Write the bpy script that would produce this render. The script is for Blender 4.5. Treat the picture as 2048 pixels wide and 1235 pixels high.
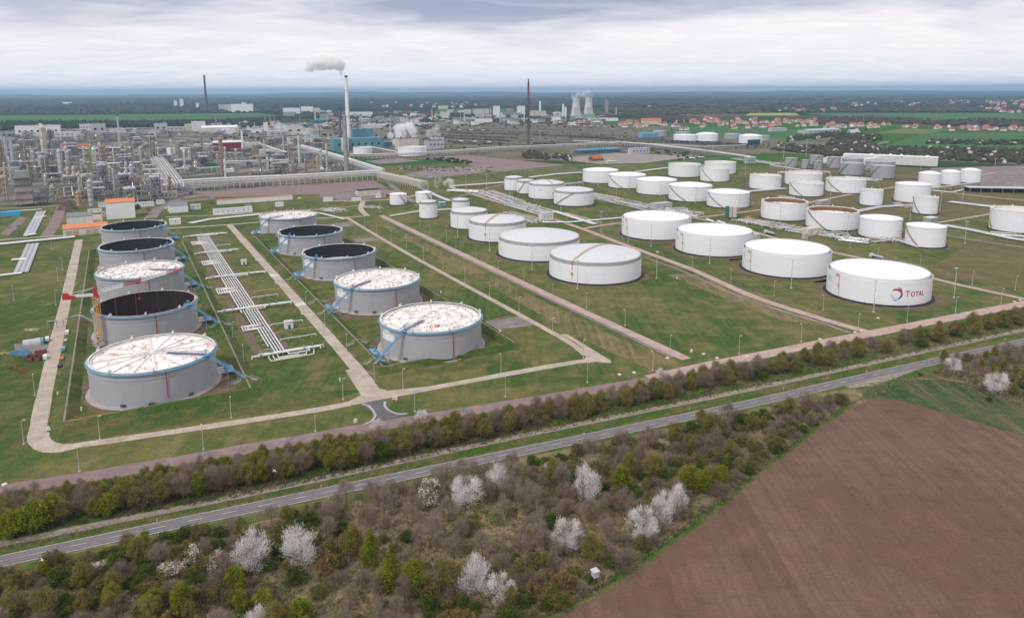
import bpy, bmesh, math, random
import numpy as np
from mathutils import Vector, Matrix
R = math.radians
for o in list(bpy.data.objects): bpy.data.objects.remove(o)
SC = bpy.context.scene
COL = SC.collection
rnd = random.Random(7)

# ------------------------------------------------------------------ camera
PITCH, ROLL, CAMH = R(9.8747), R(0.2781), 150.59
FPX, YC = 1476.42, -179.607          # focal length and optical axis offset in pixels of the 2048 wide photograph
cam_d = bpy.data.cameras.new('camera'); cam = bpy.data.objects.new('camera', cam_d); COL.objects.link(cam)
cam_d.sensor_fit = 'HORIZONTAL'; cam_d.sensor_width = 36; cam_d.lens = 36 * FPX / 2048
cam_d.shift_y = YC / 2048
cam_d.clip_start = 1; cam_d.clip_end = 90000
cam.matrix_world = Matrix.Translation((0, 0, CAMH)) @ Matrix.Rotation(math.pi / 2 - PITCH, 4, 'X') @ Matrix.Rotation(-ROLL, 4, 'Z')
SC.camera = cam

# ------------------------------------------------------------------ sky, sun, exposure
SUN_EL, SUN_AZ = R(48), R(215)       # azimuth measured clockwise from +y
world = bpy.data.worlds.new("World"); SC.world = world; world.use_nodes = True
nt = world.node_tree; N = nt.nodes; L = nt.links
for n in list(N): N.remove(n)
def node(t, **kw):
    n = N.new(t)
    for k, v in kw.items(): setattr(n, k, v)
    return n
out = node('ShaderNodeOutputWorld'); bg = node('ShaderNodeBackground'); bg.inputs[1].default_value = 0.1
sky = node('ShaderNodeTexSky', sky_type='NISHITA', sun_disc=False, sun_elevation=SUN_EL, sun_rotation=SUN_AZ)
geo = node('ShaderNodeTexCoord'); sep = node('ShaderNodeSeparateXYZ'); L.new(geo.outputs['Generated'], sep.inputs[0])
def mth(op, a, b=None, c=None, clamp=False):
    n = node('ShaderNodeMath', operation=op, use_clamp=clamp)
    for i, v in enumerate((a, b, c)):
        if v is None: continue
        if hasattr(v, 'links') or hasattr(v, 'is_linked'): L.new(v, n.inputs[i])
        else: n.inputs[i].default_value = v
    return n.outputs[0]
zc = mth('ADD', mth('MAXIMUM', sep.outputs[2], 0.0), 0.085)
px = mth('DIVIDE', sep.outputs[0], zc); py = mth('DIVIDE', sep.outputs[1], zc)
cmb = node('ShaderNodeCombineXYZ'); L.new(px, cmb.inputs[0]); L.new(py, cmb.inputs[1])
def wnoise(scale, detail, rough, off, sx=1.0, sy=1.0, dist=0.0):
    mp = node('ShaderNodeMapping'); mp.inputs['Location'].default_value = off; mp.inputs['Scale'].default_value = (sx, sy, 1)
    L.new(cmb.outputs[0], mp.inputs[0])
    n = node('ShaderNodeTexNoise'); n.inputs['Scale'].default_value = scale; n.inputs['Detail'].default_value = detail
    n.inputs['Roughness'].default_value = rough; n.inputs['Distortion'].default_value = dist
    L.new(mp.outputs[0], n.inputs['Vector']); return n.outputs[0]
def wramp(sock, stops):
    r = node('ShaderNodeValToRGB'); e = r.color_ramp.elements
    while len(e) < len(stops): e.new(0.5)
    for i, (p, c) in enumerate(stops):
        e[i].position = p; e[i].color = (c, c, c, 1) if not isinstance(c, tuple) else c + (1,)
    L.new(sock, r.inputs[0]); return r.outputs[0]
def wmix(f, a, b, bt='MIX'):
    m = node('ShaderNodeMix', data_type='RGBA', blend_type=bt)
    for i, v in ((0, f), (6, a), (7, b)):
        if hasattr(v, 'is_linked'): L.new(v, m.inputs[i])
        else: m.inputs[i].default_value = v if i == 0 else v + (1,)
    return m.outputs[2]
big = wnoise(0.46, 4, .5, (3.1, 1.7, 0), 1.0, 1.0, .6)
mid = wnoise(1.25, 5, .55, (7.3, 9.1, 0), .9, 1.1, .7)
fine = wnoise(2.6, 4, .5, (1.3, 4.4, 0), .8, 1.2, .8)
# overcast cloud deck: pale near the horizon, heavier grey bands higher up
hi = wramp(sep.outputs[2], [(0.025, 0.0), (0.055, 0.28), (0.10, 1.0), (0.2, 0.9), (1.0, 0.25)])
dark = mth('MULTIPLY', wramp(mth('ADD', mth('ADD', mth('MULTIPLY', big, .65), mth('MULTIPLY', mid, .35)), mth('MULTIPLY', hi, .16)),
                             [(0.50, 0.0), (0.61, .42), (0.74, 1.0)]), mth('ADD', mth('MULTIPLY', hi, .95), 0.05), clamp=True)
light = wramp(mth('ADD', mth('MULTIPLY', mid, .5), mth('MULTIPLY', fine, .5)), [(0.42, 0.0), (0.62, 1.0)])
base = wmix(wramp(sep.outputs[2], [(0.0, 0.0), (0.05, 0.7), (0.09, 1.0)]), (6.4, 6.75, 7.3), (7.3, 7.0, 7.2))
base = wmix(mth('MULTIPLY', light, .42), base, (8.6, 8.15, 8.0))
cl = wmix(dark, base, (2.9, 3.2, 4.3))
cov = mth('SUBTRACT', 1.0, mth('MULTIPLY', wramp(fine, [(.35, 1.0), (.6, 0.0)]), 0.10))
fin = wmix(cov, sky.outputs[0], cl)
L.new(fin, bg.inputs[0]); L.new(bg.outputs[0], out.inputs[0])

sd = bpy.data.lights.new('sun', 'SUN'); sd.energy = 1.5; sd.angle = R(11); sd.color = (1, .965, .92)
sun = bpy.data.objects.new('sun', sd); COL.objects.link(sun)
sdir = Vector((math.sin(SUN_AZ) * math.cos(SUN_EL), math.cos(SUN_AZ) * math.cos(SUN_EL), math.sin(SUN_EL)))
sun.rotation_euler = sdir.to_track_quat('Z', 'Y').to_euler()
sun.location = (0, -50, 400)
vs = SC.view_settings; vs.view_transform = 'Standard'; vs.look = 'None'; vs.gamma = 1; vs.use_curve_mapping = False
vs.exposure = 0.42
SC.cycles.max_bounces = 32; SC.cycles.diffuse_bounces = 3; SC.cycles.glossy_bounces = 2
SC.cycles.transparent_max_bounces = 8; SC.cycles.volume_bounces = 28
SC.cycles.use_denoising = True
SC.cycles.use_adaptive_sampling = False

# ------------------------------------------------------------------ pixel of the photograph -> point on a level, and back
E1 = np.array([.8828, .4697]); E2 = np.array([-.4697, .8828])     # axes of the tank farm's street grid
YAW = math.atan2(E1[1], E1[0])
def G(x, y, z=0.0):
    uu = x - 1024; vv = y - 617.5 - YC
    cr, sr = math.cos(ROLL), math.sin(ROLL)
    u = cr * uu - sr * vv; v = sr * uu + cr * vv
    d = (u, FPX * math.cos(PITCH) - v * math.sin(PITCH), -(FPX * math.sin(PITCH) + v * math.cos(PITCH)))
    t = (z - CAMH) / d[2]
    return Vector((d[0] * t, d[1] * t, z))
def PJ(p):
    X, Y, Z = p[0], p[1], p[2] - CAMH
    cp, sp = math.cos(PITCH), math.sin(PITCH)
    zz = Y * cp - Z * sp; yy = -(Z * cp + Y * sp)
    u = FPX * X / zz; v = FPX * yy / zz
    cr, sr = math.cos(ROLL), math.sin(ROLL)
    return 1024 + cr * u + sr * v, 617.5 + YC - sr * u + cr * v
def UV(u, v, z=0.0):
    return Vector((E1[0] * u + E2[0] * v, E1[1] * u + E2[1] * v, z))
def toUV(p): return p[0] * E1[0] + p[1] * E1[1], p[0] * E2[0] + p[1] * E2[1]
def height_at(p, ytop):
    """height of something standing at ground point p whose top shows at image row ytop"""
    lo, hi_ = 0.0, 600.0
    for _ in range(40):
        m = (lo + hi_) / 2
        if PJ((p[0], p[1], m))[1] > ytop: lo = m
        else: hi_ = m
    return (lo + hi_) / 2
def mpp(p): return math.hypot(p[0], p[1], CAMH) / FPX              # metres per photo pixel there

# ------------------------------------------------------------------ mesh builder
class MB:
    def __init__(s): s.v = []; s.f = []; s.m = []; s.s = []
    def add(s, vs, fs, m=0, sm=False):
        b = len(s.v); s.v.extend([tuple(v) for v in vs])
        for f in fs: s.f.append(tuple(b + i for i in f)); s.m.append(m); s.s.append(sm)
    def box(s, x, y, z, sx, sy, sz, rz=0.0, m=0, top=None):
        """centre x,y, bottom z; 'top' gives another material to the upper face"""
        c, k = math.cos(rz), math.sin(rz); vs = []
        for dz in (0, sz):
            for dx, dy in ((-.5, -.5), (.5, -.5), (.5, .5), (-.5, .5)):
                a, b = dx * sx, dy * sy
                vs.append((x + a * c - b * k, y + a * k + b * c, z + dz))
        s.add(vs, [(0, 3, 2, 1), (0, 1, 5, 4), (1, 2, 6, 5), (2, 3, 7, 6), (3, 0, 4, 7)], m)
        s.add(vs[4:], [(0, 1, 2, 3)], m if top is None else top)
    def bar(s, p, q, w, h=None, m=0):
        p, q = Vector(p), Vector(q); d = q - p
        if d.length < 1e-6: return
        d.normalize(); h = h or w
        a = Vector((0, 0, 1)) if abs(d.z) < .95 else Vector((1, 0, 0))
        r = d.cross(a).normalized() * w / 2; u = r.cross(d).normalized() * h / 2
        vs = [p - r - u, p + r - u, p + r + u, p - r + u, q - r - u, q + r - u, q + r + u, q - r + u]
        s.add(vs, [(0, 1, 5, 4), (1, 2, 6, 5), (2, 3, 7, 6), (3, 0, 4, 7), (0, 3, 2, 1), (4, 5, 6, 7)], m)
    def tube(s, p, q, r, r1=None, n=8, m=0, caps=True, sm=True):
        p, q = Vector(p), Vector(q); d = q - p
        if d.length < 1e-6: return
        r1 = r if r1 is None else r1; d.normalize()
        a = Vector((0, 0, 1)) if abs(d.z) < .95 else Vector((1, 0, 0))
        x = d.cross(a).normalized(); y = x.cross(d).normalized()
        vs = []
        for c, rr in ((p, r), (q, r1)):
            for i in range(n):
                t = 2 * math.pi * i / n
                vs.append(c + (x * math.cos(t) + y * math.sin(t)) * rr)
        s.add(vs, [(i, n + i, n + (i + 1) % n, (i + 1) % n) for i in range(n)], m, sm)
        if caps: s.add(vs, [tuple(range(n)), tuple(range(2 * n - 1, n - 1, -1))], m)
    def path(s, pts, r, n=6, m=0):
        for a, b in zip(pts, pts[1:]): s.tube(a, b, r, n=n, m=m, caps=True)
    def lathe(s, prof, n=32, m=0, c=(0, 0, 0), sm=True, mats=None):
        vs = []; k = len(prof)
        for i in range(n):
            t = 2 * math.pi * i / n; ct, st = math.cos(t), math.sin(t)
            for r, z in prof: vs.append((c[0] + r * ct, c[1] + r * st, c[2] + z))
        b = len(s.v); s.v.extend(vs)
        for i in range(n):
            j = (i + 1) % n
            for a in range(k - 1):
                s.f.append((b + i * k + a, b + j * k + a, b + j * k + a + 1, b + i * k + a + 1))
                s.m.append(mats[a] if mats else m); s.s.append(sm)
    def ring(s, r0, r1, z0, z1, n=48, m=0, c=(0, 0, 0)):
        s.lathe([(r0, z0), (r1, z0), (r1, z1), (r0, z1), (r0, z0)], n, m, c, sm=False)
    def disc(s, r, z, n=48, m=0, c=(0, 0, 0), ry=None):
        vs = [(c[0] + r * math.cos(2 * math.pi * i / n), c[1] + (ry or r) * math.sin(2 * math.pi * i / n), c[2] + z) for i in range(n)]
        s.add(vs, [tuple(range(n))], m)
    def dome(s, r, z, rise, n=48, k=7, m=0, c=(0, 0, 0), cone=False):
        prof = []
        for i in range(k + 1):
            t = i / k; rr = r * (1 - t) if i < k else 0.02
            zz = z + rise * (t if cone else 1 - (1 - t) ** 2)
            prof.append((rr, zz))
        s.lathe(prof, n, m, c)
    def prism(s, poly, z0, z1, m=0, top=None):
        n = len(poly); vs = [(p[0], p[1], z0) for p in poly] + [(p[0], p[1], z1) for p in poly]
        s.add(vs, [(i, (i + 1) % n, n + (i + 1) % n, n + i) for i in range(n)], m)
        s.add(vs[n:], [tuple(range(n))], m if top is None else top)
    def gable(s, x, y, z, sx, sy, h, rise, rz=0.0, mw=0, mr=1, over=.4):
        """house body with a ridge along local x"""
        s.box(x, y, z, sx, sy, h, rz, mw)
        c, k = math.cos(rz), math.sin(rz)
        def P(a, b, zz): return (x + a * c - b * k, y + a * k + b * c, zz)
        a, b = sx / 2, sy / 2; zt = z + h
        s.add([P(-a, -b, zt), P(-a, b, zt), P(-a, 0, zt + rise), P(a, -b, zt), P(a, b, zt), P(a, 0, zt + rise)], [(0, 2, 1), (3, 4, 5)], mw)
        A, B = a + over, b + over; dz = rise * over / b; t = .25
        for sg in (-1, 1):
            vs = [P(-A, sg * B, zt - dz), P(A, sg * B, zt - dz), P(A, 0, zt + rise + .02), P(-A, 0, zt + rise + .02)]
            vs += [(p[0], p[1], p[2] + t) for p in vs]
            s.add(vs, [(0, 1, 2, 3), (7, 6, 5, 4), (0, 4, 5, 1), (1, 5, 6, 2), (3, 2, 6, 7), (0, 3, 7, 4)] , mr)
    def build(s, name, mats, parent=None, loc=(0, 0, 0), rz=0.0):
        me = bpy.data.meshes.new(name); me.from_pydata(s.v, [], s.f)
        if not isinstance(mats, (list, tuple)): mats = [mats]
        for q in mats: me.materials.append(q)
        me.polygons.foreach_set('material_index', s.m); me.polygons.foreach_set('use_smooth', s.s)
        me.update()
        if any(s.s): me.set_sharp_from_angle(angle=R(38))
        o = bpy.data.objects.new(name, me); COL.objects.link(o)
        o.location = loc; o.rotation_euler = (0, 0, rz)
        if parent: o.parent = parent
        return o
def tag(o, label=None, cat=None, group=None, kind=None):
    if label: o['label'] = label
    if cat: o['category'] = cat
    if group: o['group'] = group
    if kind: o['kind'] = kind
    return o
def thing(name, label, cat, loc=(0, 0, 0), rz=0.0, group=None):
    o = bpy.data.objects.new(name, None); COL.objects.link(o); o.empty_display_size = .5
    o.location = loc; o.rotation_euler = (0, 0, rz)
    return tag(o, label, cat, group)
KIDS = {}
def kids(o):
    if o.name not in KIDS: KIDS[o.name] = list(o.children)
    return KIDS[o.name]
def dup(src, loc, rz=0.0, label=None, group=None, scale=None, parent=None):
    """copy of a thing with copies of its parts and sub-parts (mesh data shared)"""
    ch = kids(src)
    c = src.copy(); COL.objects.link(c)
    if parent is None: c.location = loc; c.rotation_euler = (0, 0, rz)
    else: c.parent = parent
    if scale is not None: c.scale = scale if isinstance(scale, tuple) else (scale,) * 3
    if label: c['label'] = label
    if group: c['group'] = group
    for k in ch: dup(k, None, parent=c)
    return c
def struct(name, mb, m, loc=(0, 0, 0)):
    return tag(mb.build(name, m, None, loc), kind='structure')

# ------------------------------------------------------------------ labels that say which one: nearest landmark, then order out from it
PEND = []
def want(o, look, where=None): PEND.append((o, look, where)); return o
ORD = ['first', 'second', 'third', 'fourth', 'fifth', 'sixth', 'seventh', 'eighth', 'ninth', 'tenth', 'eleventh', 'twelfth']
def ordw(i):
    if i < 12: return ORD[i]
    n = i + 1; return f"{n}{'th' if 10 <= n % 100 <= 20 else {1: 'st', 2: 'nd', 3: 'rd'}.get(n % 10, 'th')}"

# ------------------------------------------------------------------ materials
def new_mat(name):
    m = bpy.data.materials.new(name); m.use_nodes = True
    t = m.node_tree; b = t.nodes.get('Principled BSDF'); b.inputs['Specular IOR Level'].default_value = .3
    return m, t, b
def nz(t, vec, scale, detail=3, rough=.55, dist=0.0):
    n = t.nodes.new('ShaderNodeTexNoise'); n.inputs['Scale'].default_value = scale; n.inputs['Detail'].default_value = detail
    n.inputs['Roughness'].default_value = rough; n.inputs['Distortion'].default_value = dist
    t.links.new(vec, n.inputs['Vector']); return n.outputs[0]
def rmp(t, sock, a, b):
    n = t.nodes.new('ShaderNodeMapRange'); n.inputs[1].default_value = a; n.inputs[2].default_value = b
    t.links.new(sock, n.inputs[0]); return n.outputs[0]
def mixc(t, f, a, b, bt='MIX'):
    n = t.nodes.new('ShaderNodeMix'); n.data_type = 'RGBA'; n.blend_type = bt
    for i, v in ((0, f), (6, a), (7, b)):
        if hasattr(v, 'is_linked'): t.links.new(v, n.inputs[i])
        else: n.inputs[i].default_value = v if i == 0 else tuple(v) + (1,)
    return n.outputs[2]
def mt(t, op, a, b):
    n = t.nodes.new('ShaderNodeMath'); n.operation = op
    for i, v in enumerate((a, b)):
        if hasattr(v, 'is_linked'): t.links.new(v, n.inputs[i])
        else: n.inputs[i].default_value = v
    return n.outputs[0]
def mapping(t, vec, rz=0.0, scale=(1, 1, 1), loc=(0, 0, 0)):
    n = t.nodes.new('ShaderNodeMapping'); n.inputs['Rotation'].default_value = (0, 0, rz); n.inputs['Scale'].default_value = scale
    n.inputs['Location'].default_value = loc
    t.links.new(vec, n.inputs[0]); return n.outputs[0]
def coords(t, world=False):
    if world:
        return t.nodes.new('ShaderNodeNewGeometry').outputs['Position']
    return t.nodes.new('ShaderNodeTexCoord').outputs['Object']
MATS = {}
def plain(name, col, var=.25, scale=.4, rough=.65, metal=0.0, col2=None, world=False, bump=0.0, detail=4):
    """one colour with uneven weathering of its own"""
    if name in MATS: return MATS[name]
    m, t, b = new_mat(name); v = coords(t, world)
    n = nz(t, v, scale, detail, .6); n2 = nz(t, v, scale * 7.3, 2)
    f = rmp(t, mt(t, 'ADD', mt(t, 'MULTIPLY', n, .7), mt(t, 'MULTIPLY', n2, .3)), .33, .67)
    c2 = col2 or tuple(max(0, c * (1 - var)) for c in col)
    c1 = col if col2 else tuple(min(1, c * (1 + var * .4)) for c in col)
    t.links.new(mixc(t, f, c2, c1), b.inputs['Base Color'])
    b.inputs['Roughness'].default_value = rough; b.inputs['Metallic'].default_value = metal
    if bump:
        bp = t.nodes.new('ShaderNodeBump'); bp.inputs['Strength'].default_value = bump; bp.inputs['Distance'].default_value = .3
        t.links.new(n2, bp.inputs['Height']); t.links.new(bp.outputs[0], b.inputs['Normal'])
    MATS[name] = m; return m
def ground(name, cols, s1=.012, s2=.09, s3=.9, streak=None, rough=.95, bump=.4, tint=.55):
    """ground cover: broad patches, smaller patches, fine grain and optional streaks along a direction"""
    m, t, b = new_mat(name); v = coords(t, True)
    n1 = nz(t, v, s1, 4, .6, .4); n2 = nz(t, v, s2, 4, .62, .3); n3 = nz(t, v, s3, 3, .65)
    c = mixc(t, rmp(t, n1, .42, .58), cols[0], cols[1])
    f2 = rmp(t, mt(t, 'ADD', mt(t, 'MULTIPLY', n2, .65), mt(t, 'MULTIPLY', n1, .35)), .46, .61)
    if streak:
        ang, ax, al, amt = streak
        ns = nz(t, mapping(t, v, ang, (ax, al, 1)), 1.0, 4, .65, .3)
        f2 = mt(t, 'ADD', mt(t, 'MULTIPLY', f2, 1 - amt), mt(t, 'MULTIPLY', rmp(t, ns, .42, .68), amt))
    c = mixc(t, f2, c, cols[2])
    g = rmp(t, n3, .25, .75)
    c = mixc(t, tint, c, mixc(t, g, (.5, .5, .5), (1.45, 1.45, 1.45)), 'MULTIPLY')
    n4 = rmp(t, nz(t, v, s2 * 2.6, 3, .7, .5), .3, .7); c = mixc(t, tint * .8, c, mixc(t, n4, (.62, .66, .6), (1.32, 1.26, 1.2)), 'MULTIPLY')
    t.links.new(c, b.inputs['Base Color']); b.inputs['Roughness'].default_value = rough
    b.inputs['Specular IOR Level'].default_value = .1
    if bump:
        bp = t.nodes.new('ShaderNodeBump'); bp.inputs['Strength'].default_value = bump; bp.inputs['Distance'].default_value = .25
        t.links.new(n3, bp.inputs['Height']); t.links.new(bp.outputs[0], b.inputs['Normal'])
    return m
GA = -math.atan2(E2[1], E2[0]) + math.pi / 2       # rotates world so that local y runs along the grid's E2
M_white = plain('white_paint', (.80, .80, .80), .10, .12, .45)
M_white2 = plain('white_paint_aged', (.70, .68, .64), .25, .3, .55)
M_cream = plain('cream_wall', (.62, .57, .48), .2, .2)
M_lgrey = plain('light_grey_steel', (.50, .51, .52), .25, .3, .5)
M_grey = plain('grey_steel', (.30, .30, .31), .35, .4, .55)
M_dgrey = plain('dark_steel', (.10, .10, .11), .4, .4, .6)
M_silver = plain('aluminium_cladding', (.58, .59, .61), .22, .25, .38, .55)
M_rust = plain('rusty_steel', (.24, .11, .06), .5, .5, .8)
M_rusty = plain('rust_streaked_steel', (.42, .36, .30), .5, .25, .7, col2=(.22, .12, .07))
M_ochre = plain('ochre_paint', (.56, .40, .19), .35, .5)
M_yell = plain('yellow_green_paint', (.42, .40, .07), .3, .5)
M_blue = plain('blue_paint', (.17, .38, .56), .3, .4, .5)
M_dblue = plain('dark_blue_paint', (.05, .09, .20), .3, .4)
M_red = plain('red_paint', (.50, .045, .04), .25, .5, .5)
M_pipe = plain('pipe_cladding', (.70, .71, .76), .25, .35, .42, .3)
M_black = plain('black_tar', (.025, .026, .032), .4, .2, .8)
M_conc = plain('concrete_grey', (.42, .40, .37), .3, .15, .85)
M_roofred = plain('red_tiles', (.42, .13, .08), .35, .25, .8)
M_roofor = plain('orange_tiles', (.66, .22, .11), .2, .25, .8)
M_roofgr = plain('grey_roof', (.22, .23, .25), .3, .2, .8)
M_glass = plain('window_glass', (.05, .06, .08), .3, .5, .15)
M_teal = plain('teal_cladding', (.13, .29, .36), .2, .05, .55)
M_maroon = plain('maroon_wall', (.22, .035, .06), .25, .1)
M_green = plain('green_paint', (.05, .17, .12), .3, .3)
M_bark = plain('bark', (.13, .10, .08), .4, 2.0, .9)
M_bark2 = plain('pale_bark', (.36, .31, .26), .4, 1.5, .9)
M_tyre = plain('tyre_rubber', (.02, .02, .02), .3, 2, .9)
# ------------------------------------------------------------------ ground, fields, roads (the setting)
def sheet(name, pts, z, m, px=True, kind='structure'):
    mb = MB(); P = [G(*p) for p in pts] if px else [Vector((p[0], p[1], 0)) for p in pts]
    area = sum(P[i].x * P[(i + 1) % len(P)].y - P[(i + 1) % len(P)].x * P[i].y for i in range(len(P)))
    if area < 0: P = P[::-1]
    from mathutils.geometry import tessellate_polygon
    tri = tessellate_polygon([[Vector((p.x, p.y, 0)) for p in P]]); fs = []
    for q in tri:
        a, b, c = (P[i] for i in q)
        fs.append(tuple(q) if (b.x - a.x) * (c.y - a.y) - (c.x - a.x) * (b.y - a.y) > 0 else tuple(q)[::-1])
    me = bpy.data.meshes.new(name); me.from_pydata([(p.x, p.y, z) for p in P], [], fs); me.update(); me.materials.append(m)
    o = bpy.data.objects.new(name, me); COL.objects.link(o)
    if kind: o['kind'] = kind
    return o
def smooth(pts, n=10):
    """Catmull-Rom through the points"""
    P = [Vector((p[0], p[1], 0)) for p in pts]; P = [P[0] * 2 - P[1]] + P + [P[-1] * 2 - P[-2]]; o = []
    for i in range(1, len(P) - 2):
        for k in range(n):
            t = k / n; a, b, c, d = P[i - 1:i + 3]
            o.append(.5 * ((2 * b) + (c - a) * t + (2 * a - 5 * b + 4 * c - d) * t * t + (3 * b - a - 3 * c + d) * t ** 3))
    o.append(P[-2]); return o
def strip_mb(line, w, z, off=0.0, mb=None, m=0, h=0.0):
    mb = mb or MB(); P = [Vector((p[0], p[1], 0)) for p in line]; vs = []
    for i, p in enumerate(P):
        d = (P[min(i + 1, len(P) - 1)] - P[max(i - 1, 0)]).normalized(); nrm = Vector((-d.y, d.x, 0))
        ww = w[i] if isinstance(w, (list, tuple)) else w
        for s_ in (-1, 1): q = p + nrm * (off + s_ * ww / 2); vs.append((q.x, q.y, z))
    mb.add(vs, [(2 * i, 2 * i + 2, 2 * i + 3, 2 * i + 1) for i in range(len(P) - 1)], m)
    mb.f = [f[::-1] for f in mb.f] if False else mb.f
    return mb
def road(name, pix, w, z, m, n=8, uv=False):
    line = smooth([UV(*p) if uv else G(*p) for p in pix], n)
    r_ = random.Random(int(pix[0][0] * 3 + w)); a_, b_ = r_.uniform(0, 6), r_.uniform(0, 6); ww = [w * (1 + .035 * math.sin(i * .9 + a_) + .03 * math.sin(i * 2.3 + b_)) for i in range(len(line))] if name not in ('asphalt_road', 'railway_bed') else w
    struct(name, strip_mb(line, ww, z), m); return line

# far country: patchwork of fields and woods out to the horizon
def country_mat():
    m, t, b = new_mat('country'); v = coords(t, True)
    vo = t.nodes.new('ShaderNodeTexVoronoi'); vo.inputs['Scale'].default_value = 1 / 520; vo.inputs['Randomness'].default_value = .8
    t.links.new(mapping(t, v, .35, (1, .55, 1)), vo.inputs['Vector'])
    sp = t.nodes.new('ShaderNodeSeparateColor'); t.links.new(vo.outputs['Color'], sp.inputs[0])
    r = t.nodes.new('ShaderNodeValToRGB'); r.color_ramp.interpolation = 'CONSTANT'; e = r.color_ramp.elements
    st = [(0, (.040, .075, .030)), (.2, (.055, .120, .030)), (.38, (.095, .085, .050)), (.52, (.045, .105, .040)), (.7, (.12, .095, .07)), (.82, (.05, .09, .03))]
    while len(e) < len(st): e.new(.5)
    for i, (p, c) in enumerate(st): e[i].position = p; e[i].color = c + (1,)
    t.links.new(sp.outputs[0], r.inputs[0])
    # woods get more common with distance
    sx = t.nodes.new('ShaderNodeSeparateXYZ'); t.links.new(v, sx.inputs[0])
    n = nz(t, v, 1 / 1500, 5, .6, .5); n2 = nz(t, v, 1 / 60, 4, .7)
    far = rmp(t, sx.outputs[1], 3500, 9000)
    f = rmp(t, mt(t, 'ADD', n, mt(t, 'MULTIPLY', far, .30)), .53, .60)
    c = mixc(t, f, r.outputs[0], mixc(t, rmp(t, n2, .35, .65), (.016, .026, .012), (.040, .048, .026)))
    c = mixc(t, .5, c, mixc(t, rmp(t, n2, .25, .75), (.6, .6, .6), (1.4, 1.4, 1.4)), 'MULTIPLY')
    t.links.new(c, b.inputs['Base Color']); b.inputs['Roughness'].default_value = 1; b.inputs['Specular IOR Level'].default_value = 0
    return m
mb = MB(); gx = [-34000, -9000, -3000, 0, 3000, 9000, 34000]; gy = [-1500, 0, 1500, 4000, 12000, 46000]
vv_ = [(x, y, -.12) for y in gy for x in gx]; nx = len(gx)
mb.add(vv_, [(j * nx + i, j * nx + i + 1, (j + 1) * nx + i + 1, (j + 1) * nx + i) for j in range(len(gy) - 1) for i in range(nx - 1)])
struct('ground', mb, country_mat())
# low wooded ridges on the horizon
def hills(name, d, h, x0, x1, seed, m, n=160, dep=2500):
    r = random.Random(seed); mb = MB(); vs = []
    ph = [r.uniform(0, 6.28) for _ in range(6)]
    for i in range(n + 1):
        x = x0 + (x1 - x0) * i / n; t = i / n
        hh = h * (.55 + .22 * math.sin(t * 9 + ph[0]) + .16 * math.sin(t * 23 + ph[1]) + .10 * math.sin(t * 57 + ph[2]) + .06 * math.sin(t * 131 + ph[3]))
        vs += [(x, d, -.1), (x, d + dep * .35, hh), (x, d + dep, -.1)]
    mb.add(vs, [(3 * i + a, 3 * i + 3 + a, 3 * i + 4 + a, 3 * i + 1 + a) for i in range(n) for a in (0, 1)], 0, True)
    return struct(name, mb, m)
M_ridge = ground('wooded_ridge', [(.02, .03, .016), (.045, .05, .03), (.09, .09, .06)], 1 / 2600, 1 / 500, 1 / 90, bump=0)
hills('hills', 23000, 95, -26000, 24000, 3, M_ridge)
hills('hills', 29500, 130, -30000, 30000, 5, M_ridge)

M_grass = ground('grass_lawn', [(.048, .093, .021), (.094, .114, .032), (.185, .158, .070)], .011, .07, .9, (GA, .22, .012, .35))
M_grassd = ground('grass_shaggy', [(.040, .084, .018), (.072, .100, .028), (.14, .125, .052)], .02, .11, .8, (GA, .3, .02, .3))
M_grasso = ground('grass_dry', [(.098, .098, .040), (.125, .110, .050), (.17, .14, .07)], .015, .08, .9, (GA + .5, .25, .02, .35))
M_straw = ground('straw_grass', [(.085, .095, .036), (.16, .135, .065), (.24, .19, .10)], .03, .10, .6, (GA, .28, .012, .7))
M_soil = ground('bare_soil', [(.16, .115, .085), (.21, .15, .11), (.11, .10, .055)], .05, .2, 1.2, None)
M_verge = ground('verge_grass', [(.050, .105, .016), (.085, .110, .032), (.15, .13, .06)], .03, .16, 1.1, None)
M_pink = ground('pink_gravel', [(.43, .305, .27), (.49, .365, .33), (.37, .28, .255)], .02, .12, 1.5, None, bump=.15, tint=.3)
M_mauve = ground('mauve_asphalt', [(.235, .165, .165), (.28, .205, .20), (.20, .155, .16)], .02, .15, 1.5, None, bump=.1, tint=.3)
M_concr = ground('concrete_slabs', [(.46, .385, .315), (.52, .45, .38), (.38, .325, .275)], .03, .12, 1.2, None, bump=.1, tint=.3)
def joints(m, step, col=.72):
    t = m.node_tree; b = t.nodes['Principled BSDF']; src = b.inputs['Base Color'].links[0].from_socket
    br = t.nodes.new('ShaderNodeTexBrick'); br.offset = 0; br.inputs['Scale'].default_value = 1; br.inputs['Brick Width'].default_value = step; br.inputs['Row Height'].default_value = step; br.inputs['Mortar Size'].default_value = .09
    br.inputs['Color1'].default_value = (1, 1, 1, 1); br.inputs['Color2'].default_value = (.86, .86, .87, 1); br.inputs['Mortar'].default_value = (col,) * 3 + (1,)
    t.links.new(mapping(t, coords(t, True), GA), br.inputs['Vector']); t.links.new(mixc(t, .9, src, br.outputs['Color'], 'MULTIPLY'), b.inputs['Base Color'])
joints(M_concr, 5.0)
M_yard = ground('yard_paving', [(.22, .19, .185), (.28, .24, .225), (.17, .15, .15)], .01, .06, .6, None, bump=.1, tint=.4)
M_asph = ground('asphalt', [(.195, .182, .186), (.225, .21, .212), (.165, .155, .16)], .03, .2, 1.6, (0.0, .1, .1, 0.0), bump=.1, tint=.25)
M_track = ground('gravel_track', [(.27, .225, .20), (.33, .28, .25), (.20, .18, .13)], .03, .3, 1.8, None, bump=.2)
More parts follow.
